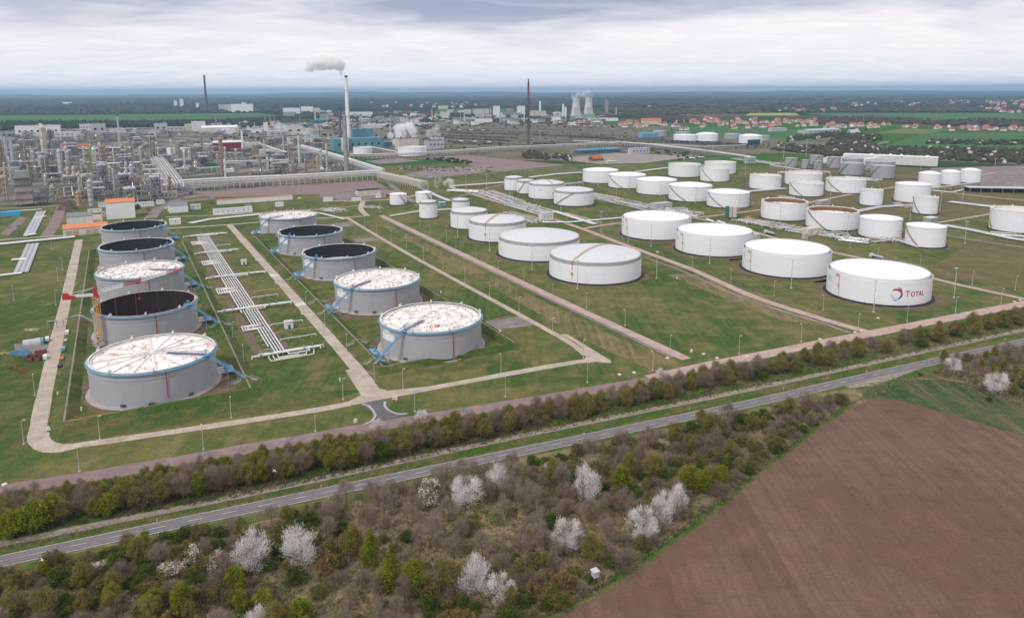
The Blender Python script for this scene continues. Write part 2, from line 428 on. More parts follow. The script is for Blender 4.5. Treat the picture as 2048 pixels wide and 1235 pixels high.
M_brown = ground('ploughed_soil', [(.150, .092, .066), (.176, .114, .084), (.120, .072, .052)], .016, .05, 1.1, (.62, .36, .004, .68), bump=.8, tint=.42)
M_crop = ground('green_crop', [(.028, .070, .026), (.045, .085, .028), (.17, .13, .08)], .03, .09, 1.2, (-1.15, .16, .012, .8), bump=.4)
M_scrubg = ground('scrub_floor', [(.205, .155, .105), (.25, .195, .12), (.095, .10, .036)], .03, .13, 1.1, None, bump=.5)
M_field = ground('far_green_field', [(.042, .125, .032), (.055, .145, .038), (.075, .15, .05)], .004, .02, .2, (.5, .06, .004, .4), bump=0)
M_yfield = ground('rape_field', [(.34, .33, .07), (.38, .36, .09), (.25, .27, .07)], .004, .02, .2, None, bump=0)
M_olive = ground('olive_field', [(.13, .15, .055), (.17, .18, .07), (.10, .13, .045)], .005, .03, .2, (.5, .06, .004, .4), bump=0)
M_plant = ground('plant_ground', [(.24, .215, .195), (.12, .112, .102), (.07, .09, .045)], .010, .022, .12, None, bump=0)
M_heath = ground('rail_heath', [(.085, .095, .052), (.135, .118, .078), (.20, .17, .135)], .006, .016, .1, (.45, .05, .004, .4), bump=0)

sheet('grass', [(-400, 160), (700, 160), (1500, 560), (1300, 1150), (450, 1500), (-150, 1550), (-1000, 1200), (-1100, 500)], 0.0, M_grass, px=False)
# land beyond the tank farm
sheet('plant_ground', [(-40, 412), (330, 402), (770, 345), (640, 296), (900, 250), (420, 243), (-40, 254)], .02, M_plant)
sheet('rail_land', [(742, 318), (1160, 322), (1560, 306), (2090, 332), (2090, 300), (1760, 292), (1660, 262), (1240, 250), (900, 244), (640, 296)], .03, M_heath)
sheet('green_field', [(1285, 262), (1480, 252), (1700, 266), (1620, 281), (1530, 276), (1300, 272)], .04, M_field)
sheet('green_field', [(1750, 298), (1848, 266), (2090, 264), (2090, 286), (1880, 284)], .05, M_field)
sheet('green_field', [(1755, 302), (1800, 286), (2090, 290), (2090, 302)], .06, M_field)
sheet('green_field', [(1760, 240), (2090, 240), (2090, 226), (1600, 226)], .05, M_field)
sheet('olive_field', [(1750, 266), (1800, 257), (1900, 259), (1850, 268)], .06, M_olive)
sheet('rape_field', [(1490, 231), (1600, 231), (1590, 226), (1500, 226)], .06, M_yfield)
sheet('green_field', [(-60, 248), (260, 244), (560, 232), (520, 226), (-60, 232)], .05, M_field)
sheet('green_field', [(860, 226), (1010, 226), (1010, 218), (880, 218)], .05, M_field)
# yards and pads inside the works
sheet('red_gravel_yard', [(390, 388), (545, 372), (745, 359), (775, 376), (640, 388), (420, 394)], .05, M_mauve)
sheet('red_gravel_yard', [(855, 314), (935, 310), (1130, 330), (990, 344), (925, 326)], .05, M_mauve)
sheet('red_gravel_yard', [(730, 322), (760, 328), (840, 322), (800, 316)], .05, M_yard)
sheet('yard_paving', [(800, 352), (860, 336), (1000, 332), (960, 346), (860, 356)], .06, M_yard)
sheet('yard_paving', [(640, 398), (640, 388), (770, 378), (800, 384), (760, 396), (660, 402)], .06, M_yard)
sheet('yard_paving', [(1110, 318), (1230, 306), (1400, 312), (1290, 326), (1200, 328)], .06, ground('loading_yard', [(.30, .265, .245), (.35, .31, .285), (.22, .20, .185)], .02, .06, .5, None, bump=0))
sheet('yard_paving', [(1870, 362), (1860, 336), (2090, 330), (2090, 380)], .06, M_yard)
sheet('yard_paving', [(0, 468), (40, 433), (55, 436), (18, 470)], .05, M_mauve)
sheet('yard_paving', [(172, 464), (176, 430), (205, 428), (206, 464)], .05, M_concr)
sheet('gravel_pad', [(970, 642), (1040, 631), (1068, 650), (985, 660)], .05, M_yard)
sheet('gravel_pad', [(704, 478), (748, 473), (763, 480), (716, 485)], .05, M_yard)
sheet('gravel_pad', [(655, 448), (700, 443), (712, 452), (672, 454)], .05, M_yard)
sheet('gravel_pad', [(28, 688), (60, 684), (100, 690), (92, 706), (30, 712)], .05, M_yard)
# dry and lusher grass
sheet('dry_grass', [(1845, 548), (1960, 470), (2090, 500), (2090, 585)], .02, M_grasso)
sheet('dry_grass', [(1440, 405), (1560, 320), (2090, 350), (2090, 440), (1880, 436), (1500, 436)], .014, M_grasso)
sheet('straw_grass', [(742, 440), (775, 448), (1250, 682), (1352, 722), (1300, 738), (1190, 690)], .02, M_straw)
sheet('straw_grass', [(1330, 548), (1395, 548), (1700, 640), (1706, 658), (1560, 640)], .02, M_straw)
sheet('shaggy_grass', [(112, 885), (134, 842), (330, 812), (500, 790), (735, 778), (640, 806), (180, 878)], .02, M_grassd)
sheet('shaggy_grass', [(-60, 640), (100, 640), (60, 880), (-60, 930)], .018, M_grassd)
for u_, w_ in ((62.0, 6.5), (78.4, 3.2)):
    r_ = random.Random(int(u_)); ln = [UV(u_ + r_.uniform(-.8, .8), v) for v in range(426, 838, 9)]
    struct('bare_soil', strip_mb(ln, [w_ * r_.uniform(.55, 1.25) for _ in ln], .025), M_soil)
# foreground: verges, brush floor, fields
sheet('verge', [(-80, 1104), (500, 1000), (1000, 898), (1500, 795), (2120, 652), (2120, 600), (1735, 676), (1175, 792), (500, 905), (-80, 1008)], .03, M_verge)
sheet('verge', [(-80, 1150), (500, 1030), (1000, 925), (1500, 822), (2120, 676), (2120, 760), (1720, 830), (1500, 980), (1000, 1330), (-80, 1330)], .02, M_scrubg)
sheet('verge', [(-60, 1150), (500, 1031), (1000, 926), (1000, 940), (500, 1046), (-60, 1165)], .03, M_verge)
sheet('brown_field', [(1118, 1235), (1215, 1180), (1300, 1120), (1400, 1050), (1520, 950), (1610, 880), (1700, 815), (1745, 797), (1800, 800), (1905, 830), (2120, 892), (2700, 1059), (2700, 1330), (940, 1330)], .04, M_brown)
sheet('verge', [(1088, 1240), (1200, 1178), (1290, 1112), (1390, 1044), (1510, 944), (1600, 874), (1700, 805), (1720, 797), (1700, 815), (1610, 880), (1520, 950), (1400, 1050), (1300, 1120), (1215, 1180), (1118, 1235), (940, 1330), (900, 1330)], .06, M_verge)
sheet('crop_field', [(1720, 800), (1745, 797), (1800, 800), (1905, 830), (2120, 892), (2700, 1059), (2700, 929), (2120, 806), (1960, 772), (1880, 758), (1790, 760), (1730, 778)], .05, M_crop)
sheet('verge', [(1715, 776), (1780, 750), (1880, 720), (2120, 690), (2120, 720), (1900, 742), (1790, 762), (1730, 780)], .055, M_verge)

# roads
ROAD = road('asphalt_road', [(-120, 1148), (0, 1122), (500, 1015.5), (1000, 911), (1500, 806.5), (1750, 749), (2048, 683), (2200, 648)], 7.4, .10, M_asph)
M_line = plain('road_paint', (.52, .52, .50), .3, .6, .7, world=True)
lm = MB()
def along(line, step):
    d = 0.0; res = []
    for a, b in zip(line, line[1:]):
        l = (b - a).length
        while d < l: res.append((a + (b - a) * (d / l), (b - a).normalized())); d += step
        d -= l
    return res
strip_mb(ROAD, .22, .125, -3.3, lm); strip_mb(ROAD, .22, .125, 3.3, lm)
for p, d in along(ROAD, 12.0):
    a = p; b = p + d * 5.0; nrm = Vector((-d.y, d.x, 0)) * .12
    lm.add([(a - nrm) + Vector((0, 0, .125)), (b - nrm) + Vector((0, 0, .125)), (b + nrm) + Vector((0, 0, .125)), (a + nrm) + Vector((0, 0, .125))], [(0, 1, 2, 3)])
struct('road_markings', lm, M_line)
M_wear = ground('worn_asphalt', [(.155, .145, .149), (.18, .168, .171), (.14, .132, .136)], .05, .3, 1.6, None, bump=.1, tint=.25)
wm = MB()
for o_ in (-2.45, -.95, .95, 2.45): strip_mb(ROAD, .62, .112, o_, wm)
struct('wheel_tracks', wm, M_wear)
TRACK = road('gravel_path', [(-120, 1112), (0, 1088), (500, 987), (1000, 880), (1500, 778), (2048, 659), (2200, 626)], 4.0, .09, M_track)
sheet('layby', [(1690, 772), (1800, 744), (1850, 733), (1790, 757), (1742, 772), (1700, 776)], .13, M_track)
road('perimeter_road', [(-120, 1004), (0, 981), (250, 940), (500, 896), (800, 844), (1040, 805), (1300, 760), (1390, 739)], 9.4, .08, M_mauve)
PINKF = road('perimeter_road', [(1300, 757), (1420, 730), (1735, 668), (2048, 607), (2200, 578)], 9.6, .085, M_pink)
road('concrete_road', [(-42.6, 366), (-43.0, 380), (-43.5, 440), (-43.5, 640), (-43.8, 876)], 7.2, .07, M_concr, uv=True)
road('concrete_road', [(146, 891.5), (170, 888), (400, 855), (640, 818), (735, 799), (850, 778), (1150, 724), (1222, 722)], 5.6, .075, M_concr)
sheet('concrete_road', [(56, 864), (99, 864), (99, 872), (103, 879), (112, 884.5), (128, 887.5), (150, 887), (152, 896.5), (125, 903), (104, 905.5), (84, 904), (67, 897.5), (57, 888), (54, 877)], .078, M_concr)
road('concrete_road', [(104.5, 345), (106, 400), (106, 640), (105.5, 895)], 7.0, .072, M_concr, uv=True)
sheet('concrete_road', [(690, 740), (712, 736), (742, 772), (775, 781), (860, 772), (860, 780), (745, 798), (690, 806), (722, 790)], .079, M_concr)
road('concrete_road', [(228, 338), (231.5, 362), (232, 420), (232, 640), (237, 872)], 4.4, .074, M_concr, uv=True)
sheet('concrete_road', [(1150, 727), (1168, 718), (1174, 708), (1168, 698), (1150, 684), (1120, 668), (1135, 668), (1222, 721)], .081, M_concr)
for v_ in (498, 592, 686, 780): sheet('concrete_apron', [UV(101, v_), UV(103, v_ + 12), UV(108, v_ + 12), UV(108, v_)], .077, M_concr, px=False)
for v_ in (520, 616): sheet('concrete_slab', [UV(102.4, v_), UV(109.6, v_), UV(109.6, v_ + 9), UV(102.4, v_ + 9)], .084, plain('pale_concrete', (.6, .57, .53), .15, .4, .85), px=False)
sheet('asphalt_spur', [(716, 808), (776, 797), (768, 812), (780, 822), (815, 828), (780, 838), (748, 842), (744, 822)], .083, plain('new_asphalt', (.125, .12, .13), .25, .3, .9, world=True))
kb = MB()
for q in ([(725, 808), (738, 812), (748, 824), (750, 832), (742, 842), (728, 848)], [(770, 803), (770, 812), (778, 820), (795, 827), (815, 827)]):
    ln = smooth([G(*p) for p in q], 6); strip_mb(ln, 1.2, .13, mb=kb)
struct('kerb', kb, M_conc)
P2 = road('gravel_road', [(274.5, 306), (274.5, 460), (276, 640), (278.5, 866)], 7.0, .082, M_pink, uv=True)
road('gravel_shoulder', [(269.5, 312), (269.5, 460), (271, 640), (273.5, 850)], 2.6, .066, M_yard, uv=True)
P3 = road('gravel_road', [(1738, 664), (1640, 636), (1500, 590), (1380, 537), (1240, 486), (1180, 463), (1090, 432), (1000, 405), (900, 374)], 7.0, .083, M_pink)
road('gravel_shoulder', [(1700, 665), (1620, 638), (1490, 597), (1370, 544), (1290, 514)], 3.0, .066, M_yard)
road('gravel_road', [(1130, 425), (1200, 444), (1330, 404), (1190, 376)][:2] , 5.0, .07, M_pink)
road('gravel_road', [(1160, 458), (1240, 446), (1420, 432), (1560, 414)], 5.6, .081, M_pink)
road('gravel_road', [(1190, 388), (1300, 418), (1450, 448), (1600, 490), (1730, 518), (1880, 560), (2060, 600)], 6.0, .084, M_pink)
road('gravel_road', [(1570, 415), (1720, 385), (1870, 362), (1990, 345)], 6.0, .082, M_pink)
road('gravel_road', [(1880, 383), (1990, 395), (2090, 405)], 6.0, .082, M_pink)
road('gravel_road', [(1870, 446), (1980, 428)], 5.0, .083, M_pink)
road('grey_road', [(1890, 470), (1980, 485), (2090, 500)], 6.0, .085, M_yard)
road('grey_road', [(830, 400), (905, 396), (1000, 370), (1120, 345), (1250, 330), (1330, 325), (1450, 315)], 6.0, .08, M_yard)
road('concrete_path', [(-60, 484), (90, 473), (170, 468), (240, 462), (460, 449), (560, 440), (700, 434), (740, 431)], 5.0, .086, M_concr)
road('mauve_road', [(92, 474), (112, 442), (124, 412)], 12.0, .068, M_mauve)
road('works_road', [(-60, 420), (120, 412), (330, 405), (430, 396)], 12.0, .07, M_yard)
road('works_road', [(300, 436), (318, 418), (345, 405), (360, 392), (392, 374)], 14.0, .073, M_yard)
road('works_road', [(660, 402), (760, 400), (800, 396), (835, 390)], 6.0, .09, M_concr)
road('works_road', [(735, 432), (722, 418), (726, 402)], 7.0, .092, M_concr)
road('works_road', [(330, 434), (470, 428), (640, 418), (730, 410)], 4.0, .088, M_concr)
road('works_road', [(775, 362), (800, 385), (838, 410)], 9.0, .066, M_yard)
road('tarred_road', [(1740, 292), (1768, 285), (1775, 282)], 14.0, .09, M_yard)
# worn soil rings are made with the tanks; short culvert pads and manholes
# ------------------------------------------------------------------ storage tanks
def shellmat(name, col, course=2.4, dirt=(.40, .30, .2), amt=.25, stain=1.0):
    """painted plates: faint horizontal courses and vertical run-off stains that belong to the shell"""
    m, t, b = new_mat(name); v = coords(t)
    s = t.nodes.new('ShaderNodeSeparateXYZ'); t.links.new(v, s.inputs[0])
    an = mt(t, 'ARCTAN2', s.outputs[1], s.outputs[0])
    cb = t.nodes.new('ShaderNodeCombineXYZ'); t.links.new(an, cb.inputs[0]); t.links.new(s.outputs[2], cb.inputs[2])
    streak = nz(t, mapping(t, cb.outputs[0], 0, (38, 1, .06)), 1.0, 4, .65)
    pl = t.nodes.new('ShaderNodeTexBrick'); pl.offset = .5
    cb2 = t.nodes.new('ShaderNodeCombineXYZ'); t.links.new(mt(t, 'MULTIPLY', an, 30.0), cb2.inputs[0]); t.links.new(s.outputs[2], cb2.inputs[1])
    t.links.new(cb2.outputs[0], pl.inputs['Vector']); pl.inputs['Scale'].default_value = 1; pl.inputs['Brick Width'].default_value = 9
    pl.inputs['Row Height'].default_value = course; pl.inputs['Mortar Size'].default_value = .05
    pl.inputs['Color1'].default_value = (1, 1, 1, 1); pl.inputs['Color2'].default_value = (.955, .955, .955, 1); pl.inputs['Mortar'].default_value = (.84, .84, .84, 1)
    blot = nz(t, v, .22, 4, .6)
    c = mixc(t, mt(t, 'MULTIPLY', rmp(t, streak, .52, .78), amt), col, dirt)
    c = mixc(t, mt(t, 'MULTIPLY', rmp(t, blot, .45, .75), amt * .8 * stain), c, tuple(k * .72 for k in col))
    c = mixc(t, .8, c, pl.outputs['Color'], 'MULTIPLY')
    t.links.new(c, b.inputs['Base Color']); b.inputs['Roughness'].default_value = .55
    return m
M_shellw = shellmat('white_tank_shell', (.84, .845, .87), 2.4, (.56, .47, .37), .15)
M_shellg = shellmat('grey_cladding_shell', (.415, .415, .44), 1.0, (.24, .22, .20), .35)
M_shells = shellmat('steel_tank_shell', (.37, .38, .40), 1.8, (.26, .22, .18), .4)
M_dome = shellmat('white_dome', (.82, .82, .84), 40, (.60, .54, .46), .16)
M_domea = shellmat('aluminium_dome', (.62, .63, .65), 40, (.48, .46, .42), .3)
M_gap = plain('rim_seal', (.05, .05, .055), .3, .5)
M_band = shellmat('wind_girder_band', (.42, .42, .425), 40, (.22, .20, .18), .5)
M_inner = plain('dark_inner_wall', (.016, .018, .026), .5, .3, .6)  # near-black tone for the inside of the open tanks
def roofmat():
    m, t, b = new_mat('floating_roof_deck'); v = coords(t, True)
    n = nz(t, mapping(t, v, 0.5, (1, .55, 1)), .28, 5, .68, .5); n2 = nz(t, v, 1.6, 3, .6)
    f = rmp(t, mt(t, 'ADD', mt(t, 'MULTIPLY', n, .7), mt(t, 'MULTIPLY', n2, .3)), .50, .63)
    c = mixc(t, f, (.82, .80, .78), (.46, .29, .16))
    c = mixc(t, rmp(t, n, .60, .70), c, (.22, .12, .07))
    t.links.new(c, b.inputs['Base Color']); b.inputs['Roughness'].default_value = .7
    return m
M_deck = roofmat()
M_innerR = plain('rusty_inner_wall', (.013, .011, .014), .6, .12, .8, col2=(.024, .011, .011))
M_rimr = plain('rusted_rim', (.34, .20, .15), .4, .6, .8, col2=(.45, .42, .40))
def stair_ribbon(r, h, a0, da, mat, n=26, w=.9):
    """helical stair on the shell: treads, stringer and handrail"""
    mb = MB()
    for i in range(n):
        t0, t1 = i / n, (i + 1) / n; x0, x1 = a0 + da * t0, a0 + da * t1
        p = Vector((math.cos(x0), math.sin(x0), 0)); q = Vector((math.cos(x1), math.sin(x1), 0)); z0, z1 = h * t0 + .3, h * t1 + .3
        for rr in (r + .1, r + w + .1): mb.bar(p * rr + Vector((0, 0, z0)), q * rr + Vector((0, 0, z1)), .12, .5, 0)
        mb.bar(p * (r + w + .1) + Vector((0, 0, z0 + 1.1)), q * (r + w + .1) + Vector((0, 0, z1 + 1.1)), .08, .08, 0)
        mb.bar(p * (r + w + .1) + Vector((0, 0, z0)), p * (r + w + .1) + Vector((0, 0, z0 + 1.1)), .07, .07, 0)
        mb.add([p * r + Vector((0, 0, z0)), p * (r + w) + Vector((0, 0, z0)), q * (r + w) + Vector((0, 0, z1)), q * r + Vector((0, 0, z1))], [(0, 1, 2, 3)], 0)
    return mb.build('stair', mat)
def put(o, par): o.parent = par; return o
def text_on(body, par, r, ang, z, size, mat, name='lettering', squeeze=1.0, spacing=1.0, bold=0.0):
    """lettering wrapped round a shell of radius r, centred at angle ang"""
    cu = bpy.data.curves.new(name, 'FONT'); cu.body = body; cu.size = size; cu.align_x = 'CENTER'; cu.resolution_u = 3; cu.space_character = spacing
    cu.fill_mode = 'FRONT'; cu.extrude = .02; cu.offset = bold
    o = bpy.data.objects.new(name, cu); COL.objects.link(o)
    dg = bpy.context.evaluated_depsgraph_get(); me = bpy.data.meshes.new_from_object(o.evaluated_get(dg))
    bpy.data.objects.remove(o)
    for v in me.vertices:
        a = ang + v.co.x * squeeze / r; rr = r + .03 + max(0, v.co.z)
        v.co = (rr * math.cos(a), rr * math.sin(a), z + v.co.y)
    me.materials.clear(); me.materials.append(mat)
    n = bpy.data.objects.new(name, me); COL.objects.link(n); n.parent = par; return n
def cam_angle(p): return math.atan2(-p[1], -p[0])       # direction from a tank to where the photographer flew
def fit(xl, xr, yb, yt, rise=.10, flat=False):
    """tank from its picture extents: left, right, lowest base point, highest roof point -> x, y, radius, shell height"""
    xm = (xl + xr) / 2; f = G(xm, yb); r = 10.0
    for _ in range(30):
        d = Vector((f.x, f.y, 0)).normalized(); c = f + d * r
        lat = Vector((d.y, -d.x, 0)); w = PJ(c + lat * r)[0] - PJ(c - lat * r)[0]
        r *= (xr - xl) / w
    lo, hi = 1.0, 60.0
    for _ in range(40):
        h = (lo + hi) / 2
        ys = [PJ(c + d * r * .97 + Vector((0, 0, h)))[1]]
        if not flat: ys.append(PJ(c + Vector((0, 0, h + rise * r)))[1]); ys.append(PJ(c + d * r * .5 + Vector((0, 0, h + rise * r * .75)))[1])
        if min(ys) > yt: lo = h
        else: hi = h
    return c.x, c.y, r, h
def base_bank(par, r, w, h, m): return put(MB_l([(r + w, 0), (r + w * .35, h), (r - .2, h)], m, 'base_ring'), par)
def MB_l(prof, m, name, n=64, c=(0, 0, 0), sm=True):
    mb = MB(); mb.lathe(prof, n, 0, c, sm); return mb.build(name, m)
def fuzz_ring(name, cx, cy, r0, r1, z, m, seed=0):
    """worn patch of soil round a tank with an uneven outline"""
    rr = random.Random(seed); ph = [rr.uniform(0, 6.3) for _ in range(4)]; n = 72; mb = MB(); vs = []
    for i in range(n):
        a = 2 * math.pi * i / n; k = r1 * (1 + .05 * math.sin(3 * a + ph[0]) + .04 * math.sin(7 * a + ph[1]) + .02 * math.sin(17 * a + ph[2]))
        vs += [(cx + r0 * math.cos(a), cy + r0 * math.sin(a), z), (cx + k * math.cos(a), cy + k * math.sin(a), z)]
    mb.add(vs, [(2 * i, 2 * i + 1, (2 * i + 3) % (2 * n), (2 * i + 2) % (2 * n)) for i in range(n)])
    return struct(name, mb, m)

# ---- the ten grey crude oil tanks with floating roofs
GT = dict(  # name: x, y, roof depth below the rim, look
    a1=(-186.7, 366.0), a2=(-235.1, 457.2), a3=(-284.0, 548.9), a4=(-333.0, 641.4), a5=(-383.7, 737.4),
    b1=(-48.8, 425.2), b2=(-97.4, 517.1), b3=(-146.6, 610.6), b4=(-195.7, 703.3), b5=(-245.4, 798.7))
GR, GH = 30.0, 17.7
def grey_tank(key, depth, label, side):
    x, y = GT[key]; t = thing('storage_tank', label, 'storage tank', (x, y, 0), 0, 'grey crude oil tanks')
    ca = cam_angle((x, y)); rusty = key == 'a2'; open_ = depth > 6
    put(MB_l([(GR, .5), (GR, GH), (GR - .35, GH)], M_shellg, 'shell', 96), t)
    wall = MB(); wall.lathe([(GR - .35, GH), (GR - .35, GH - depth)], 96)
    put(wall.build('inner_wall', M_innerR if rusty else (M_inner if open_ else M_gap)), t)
    put(MB_l([(GR + 2.2, 0), (GR + 2.0, .5), (GR - .2, .55)], M_conc, 'base_ring', 96), t)
    g = MB(); g.ring(GR, GR + 1.0, GH - 1.0, GH - .62, 96)
    for i in range(96):
        a = 2 * math.pi * i / 96; g.bar((math.cos(a) * (GR + 1.1), math.sin(a) * (GR + 1.1), GH - .75), (math.cos(a) * (GR + 1.1), math.sin(a) * (GR + 1.1), GH + .3), .05)
    g.lathe([(GR + .98, GH + .2), (GR + 1.04, GH + .2), (GR + 1.04, GH + .27), (GR + .98, GH + .27)], 96)
    put(g.build('wind_girder', M_blue), t)
    rm = MB(); rm.ring(GR - .9, GR + .12, GH, GH + .22, 96, 0)
    put(rm.build('rim_walkway', M_rimr if rusty or key == 'a1x' else M_white2), t)
    hp = MB(); hp.lathe([(GR + .02, GH - 3.6), (GR + .28, GH - 3.6), (GR + .28, GH - 3.3), (GR + .02, GH - 3.3)], 96)
    put(hp.build('cooling_pipe', M_lgrey), t)
    if rusty:
        for i in range(14): a = 2 * math.pi * i / 14; w = MB(); w.bar(((GR - .5) * math.cos(a), (GR - .5) * math.sin(a), 2), ((GR - .5) * math.cos(a), (GR - .5) * math.sin(a), GH - .2), .7, .12); put(w.build('wall_stiffener', M_rust), t)
    # floating roof
    zr = GH - depth; dk = MB(); dk.dome(GR - .8, zr, .5, 96, 6)
    deck = put(dk.build('floating_roof', M_deck), t)
    rb = MB()
    if key == 'a1':
        for i in range(16):
            a = 2 * math.pi * (i + .3) / 16; rb.bar((1.5 * math.cos(a), 1.5 * math.sin(a), zr + .75), ((GR - 1.5) * math.cos(a), (GR - 1.5) * math.sin(a), zr + .45), .34, .3)
        rb.ring(GR - 1.9, GR - .95, zr + .1, zr + .6, 96)
        rb.tube((0, 0, zr + .3), (0, 0, zr + 1.1), 1.6, n=16)
    else:
        rr = random.Random(hash(key) % 97)
        for i in range(8):
            a = 2 * math.pi * (i + .15) / 8
            rb.bar((1 * math.cos(a), 1 * math.sin(a), zr + .7), ((GR - 2) * math.cos(a), (GR - 2) * math.sin(a), zr + .4), .28, .3)
        for q in range(1, 5):
            for i in range(12 * q):
                a = 2 * math.pi * (i + .5 * (q % 2)) / (12 * q) ; r_ = q * 6.2
                rb.tube((r_ * math.cos(a), r_ * math.sin(a), zr + .2), (r_ * math.cos(a), r_ * math.sin(a), zr + 1.0), .14, n=5, m=1)
                if q > 1 and rr.random() < .8:
                    a2 = a + rr.uniform(-.05, .3); rb.bar((r_ * math.cos(a), r_ * math.sin(a), zr + .5), ((r_ + rr.uniform(-3, 4)) * math.cos(a2), (r_ + rr.uniform(-3, 4)) * math.sin(a2), zr + .45), .16, .2)
        rb.ring(GR - 1.9, GR - 1.0, zr + .1, zr + .55, 96)
    put(rb.build('roof_rafter' if key == 'a1' else 'deck_frame', [M_white2, M_dgrey]), deck)
    # rolling ladder, platform and bridge stair towards the bund
    sa = YAW + (R(-38) if side > 0 else R(180 + 38))
    ld = MB(); p0 = Vector((math.cos(sa) * (GR - .6), math.sin(sa) * (GR - .6), GH + .5)); p1 = Vector((math.cos(sa) * 8, math.sin(sa) * 8, zr + 1.0))
    n_ = Vector((-math.sin(sa), math.cos(sa), 0))
    for s_ in (-.7, .7):
        ld.bar(p0 + n_ * s_, p1 + n_ * s_, .16, .35); ld.bar(p0 + n_ * s_ + Vector((0, 0, 1)), p1 + n_ * s_ + Vector((0, 0, 1)), .1)
    for i in range(24): c_ = p0.lerp(p1, (i + .5) / 24); ld.bar(c_ - n_ * .7, c_ + n_ * .7, .3, .06); ld.bar(c_ - n_ * .7, c_ - n_ * .7 + Vector((0, 0, 1)), .08)
    put(ld.build('rolling_ladder', M_dblue), t)
    pf = MB(); pc = Vector((math.cos(sa) * (GR - .4), math.sin(sa) * (GR - .4), GH))
    pf.box(pc.x, pc.y, GH + .25, 4.2, 3.4, .2, sa)
    for i in range(12):
        a = 2 * math.pi * i / 12; pf.bar((pc.x + 1.9 * math.cos(a), pc.y + 1.6 * math.sin(a), GH + .4), (pc.x + 1.9 * math.cos(a), pc.y + 1.6 * math.sin(a), GH + 1.6), .1)
    pf.bar((pc.x - 1.5, pc.y, GH + 1.6), (pc.x + 1.5, pc.y, GH + 1.6), .12); pf.tube((pc.x, pc.y + 1, GH + .4), (pc.x, pc.y + 1, GH + 3.0), .25, n=6); pf.bar((pc.x - 1.2, pc.y + 1, GH + 2.4), (pc.x + 1.2, pc.y + 1, GH + 2.4), .35)
    put(pf.build('platform', M_blue), t)
    st = MB(); tu, tv = toUV((x, y)); e = UV(tu + side * 41.5, tv - 21, 2.9) - Vector((x, y, 0)); s0 = Vector((math.cos(sa) * (GR + .8), math.sin(sa) * (GR + .8), GH - .5))
    md = s0.lerp(e, .52); lat = (e - s0).cross(Vector((0, 0, 1))).normalized() * .75
    for s_ in (-1, 1):
        for a_, b_ in ((s0, md + Vector((0, 0, .7))), (md + Vector((0, 0, .7)), e)):
            st.bar(a_ + lat * s_, b_ + lat * s_, .14, .4)
            st.bar(a_ + lat * s_ + Vector((0, 0, 1.1)), b_ + lat * s_ + Vector((0, 0, 1.1)), .09, .09)
            for i in range(12): c_ = a_.lerp(b_, i / 12); st.bar(c_ + lat * s_, c_ + lat * s_ + Vector((0, 0, 1.1)), .07)
    for i in range(60): c_ = s0.lerp(md, i / 30) if i < 30 else md.lerp(e, (i - 30) / 30); st.bar(c_ - lat + Vector((0, 0, .3)), c_ + lat + Vector((0, 0, .3)), .34, .06)
    for c_ in (md, s0.lerp(e, .8)): st.bar(c_ - lat, (c_.x - lat.x, c_.y - lat.y, 0), .18); st.bar(c_ + lat, (c_.x + lat.x, c_.y + lat.y, 0), .18)
    put(st.build('bridge_stair', M_blue), t)
    # fire water riser, foam pourers, manholes, inlet manifold
    fr = MB(); fa = ca + R(9 if side > 0 else 24)
    fr.tube(((GR + .25) * math.cos(fa), (GR + .25) * math.sin(fa), 3.2 if key in ('a1',) else 1.0), ((GR + .25) * math.cos(fa), (GR + .25) * math.sin(fa), GH - .6), .2, n=8)
    fr.bar(((GR + .2) * math.cos(fa), (GR + .2) * math.sin(fa), 1.2), ((GR + 4) * math.cos(fa + .08), (GR + 4) * math.sin(fa + .08), .3), .2)
    put(fr.build('riser_pipe', M_red), t)
    for i in range(9):
        a = 2 * math.pi * (i + .4) / 9; fb = MB(); q = Vector((math.cos(a) * (GR - .2), math.sin(a) * (GR - .2), GH + .2))
        fb.box(q.x, q.y, q.z, 1.7, .9, 1.1, a); fb.tube(q + Vector((0, 0, 1)), q + Vector((0, 0, 1.9)), .2, n=6); fb.bar(q + Vector((-.6, 0, .9)), q + Vector((.7, .3, 1.7)), .2)
        put(fb.build('foam_pourer', M_white2), t)
    for a in (ca - .55, ca - .12, ca + .5):
        mh = MB()
        for j in range(3):
            b_ = a + j * .03; mh.tube(((GR - .1) * math.cos(b_), (GR - .1) * math.sin(b_), 1.7), ((GR + .6) * math.cos(b_), (GR + .6) * math.sin(b_), 1.7), .45 - .1 * (j % 2), n=10)
            mh.bar(((GR + .4) * math.cos(b_ + .01), (GR + .4) * math.sin(b_ + .01), .6), ((GR + .4) * math.cos(b_ + .01), (GR + .4) * math.sin(b_ + .01), 2.6), .16)
        put(mh.build('manhole', M_dgrey), t)
    vm = MB(); va = YAW + (0 if side > 0 else math.pi); dx = Vector((math.cos(va), math.sin(va), 0)); ly = Vector((-dx.y, dx.x, 0))
    for j, yy in enumerate((-3, 0, 3, 5.5)):
        b0 = dx * (GR - .1) + ly * yy; 
        vm.tube(b0 + Vector((0, 0, 1.4)), b0 + dx * 4.2 + Vector((0, 0, 1.4)), .42, n=8, m=1)
        vm.box((b0 + dx * (4.4 + j % 2)).x, (b0 + dx * (4.4 + j % 2)).y, .5, 1.1, 1.2, 1.9, va, 0); vm.bar(b0 + dx * (4.4 + j % 2) + Vector((0, 0, 2.2)), b0 + dx * (4.4 + j % 2) + Vector((0, 0, 3.6)), .5)
        vm.tube(b0 + dx * 5 + Vector((0, 0, 1.2)), b0 + dx * 10 + Vector((0, 0, .9)), .38, n=8, m=1)
    vm.box((dx * 6.5 + dx * GR * 0).x + dx.x * GR * 1.0, dx.y * (GR + 6.5), 2.0, 3.2, 11, .15, va, 0)
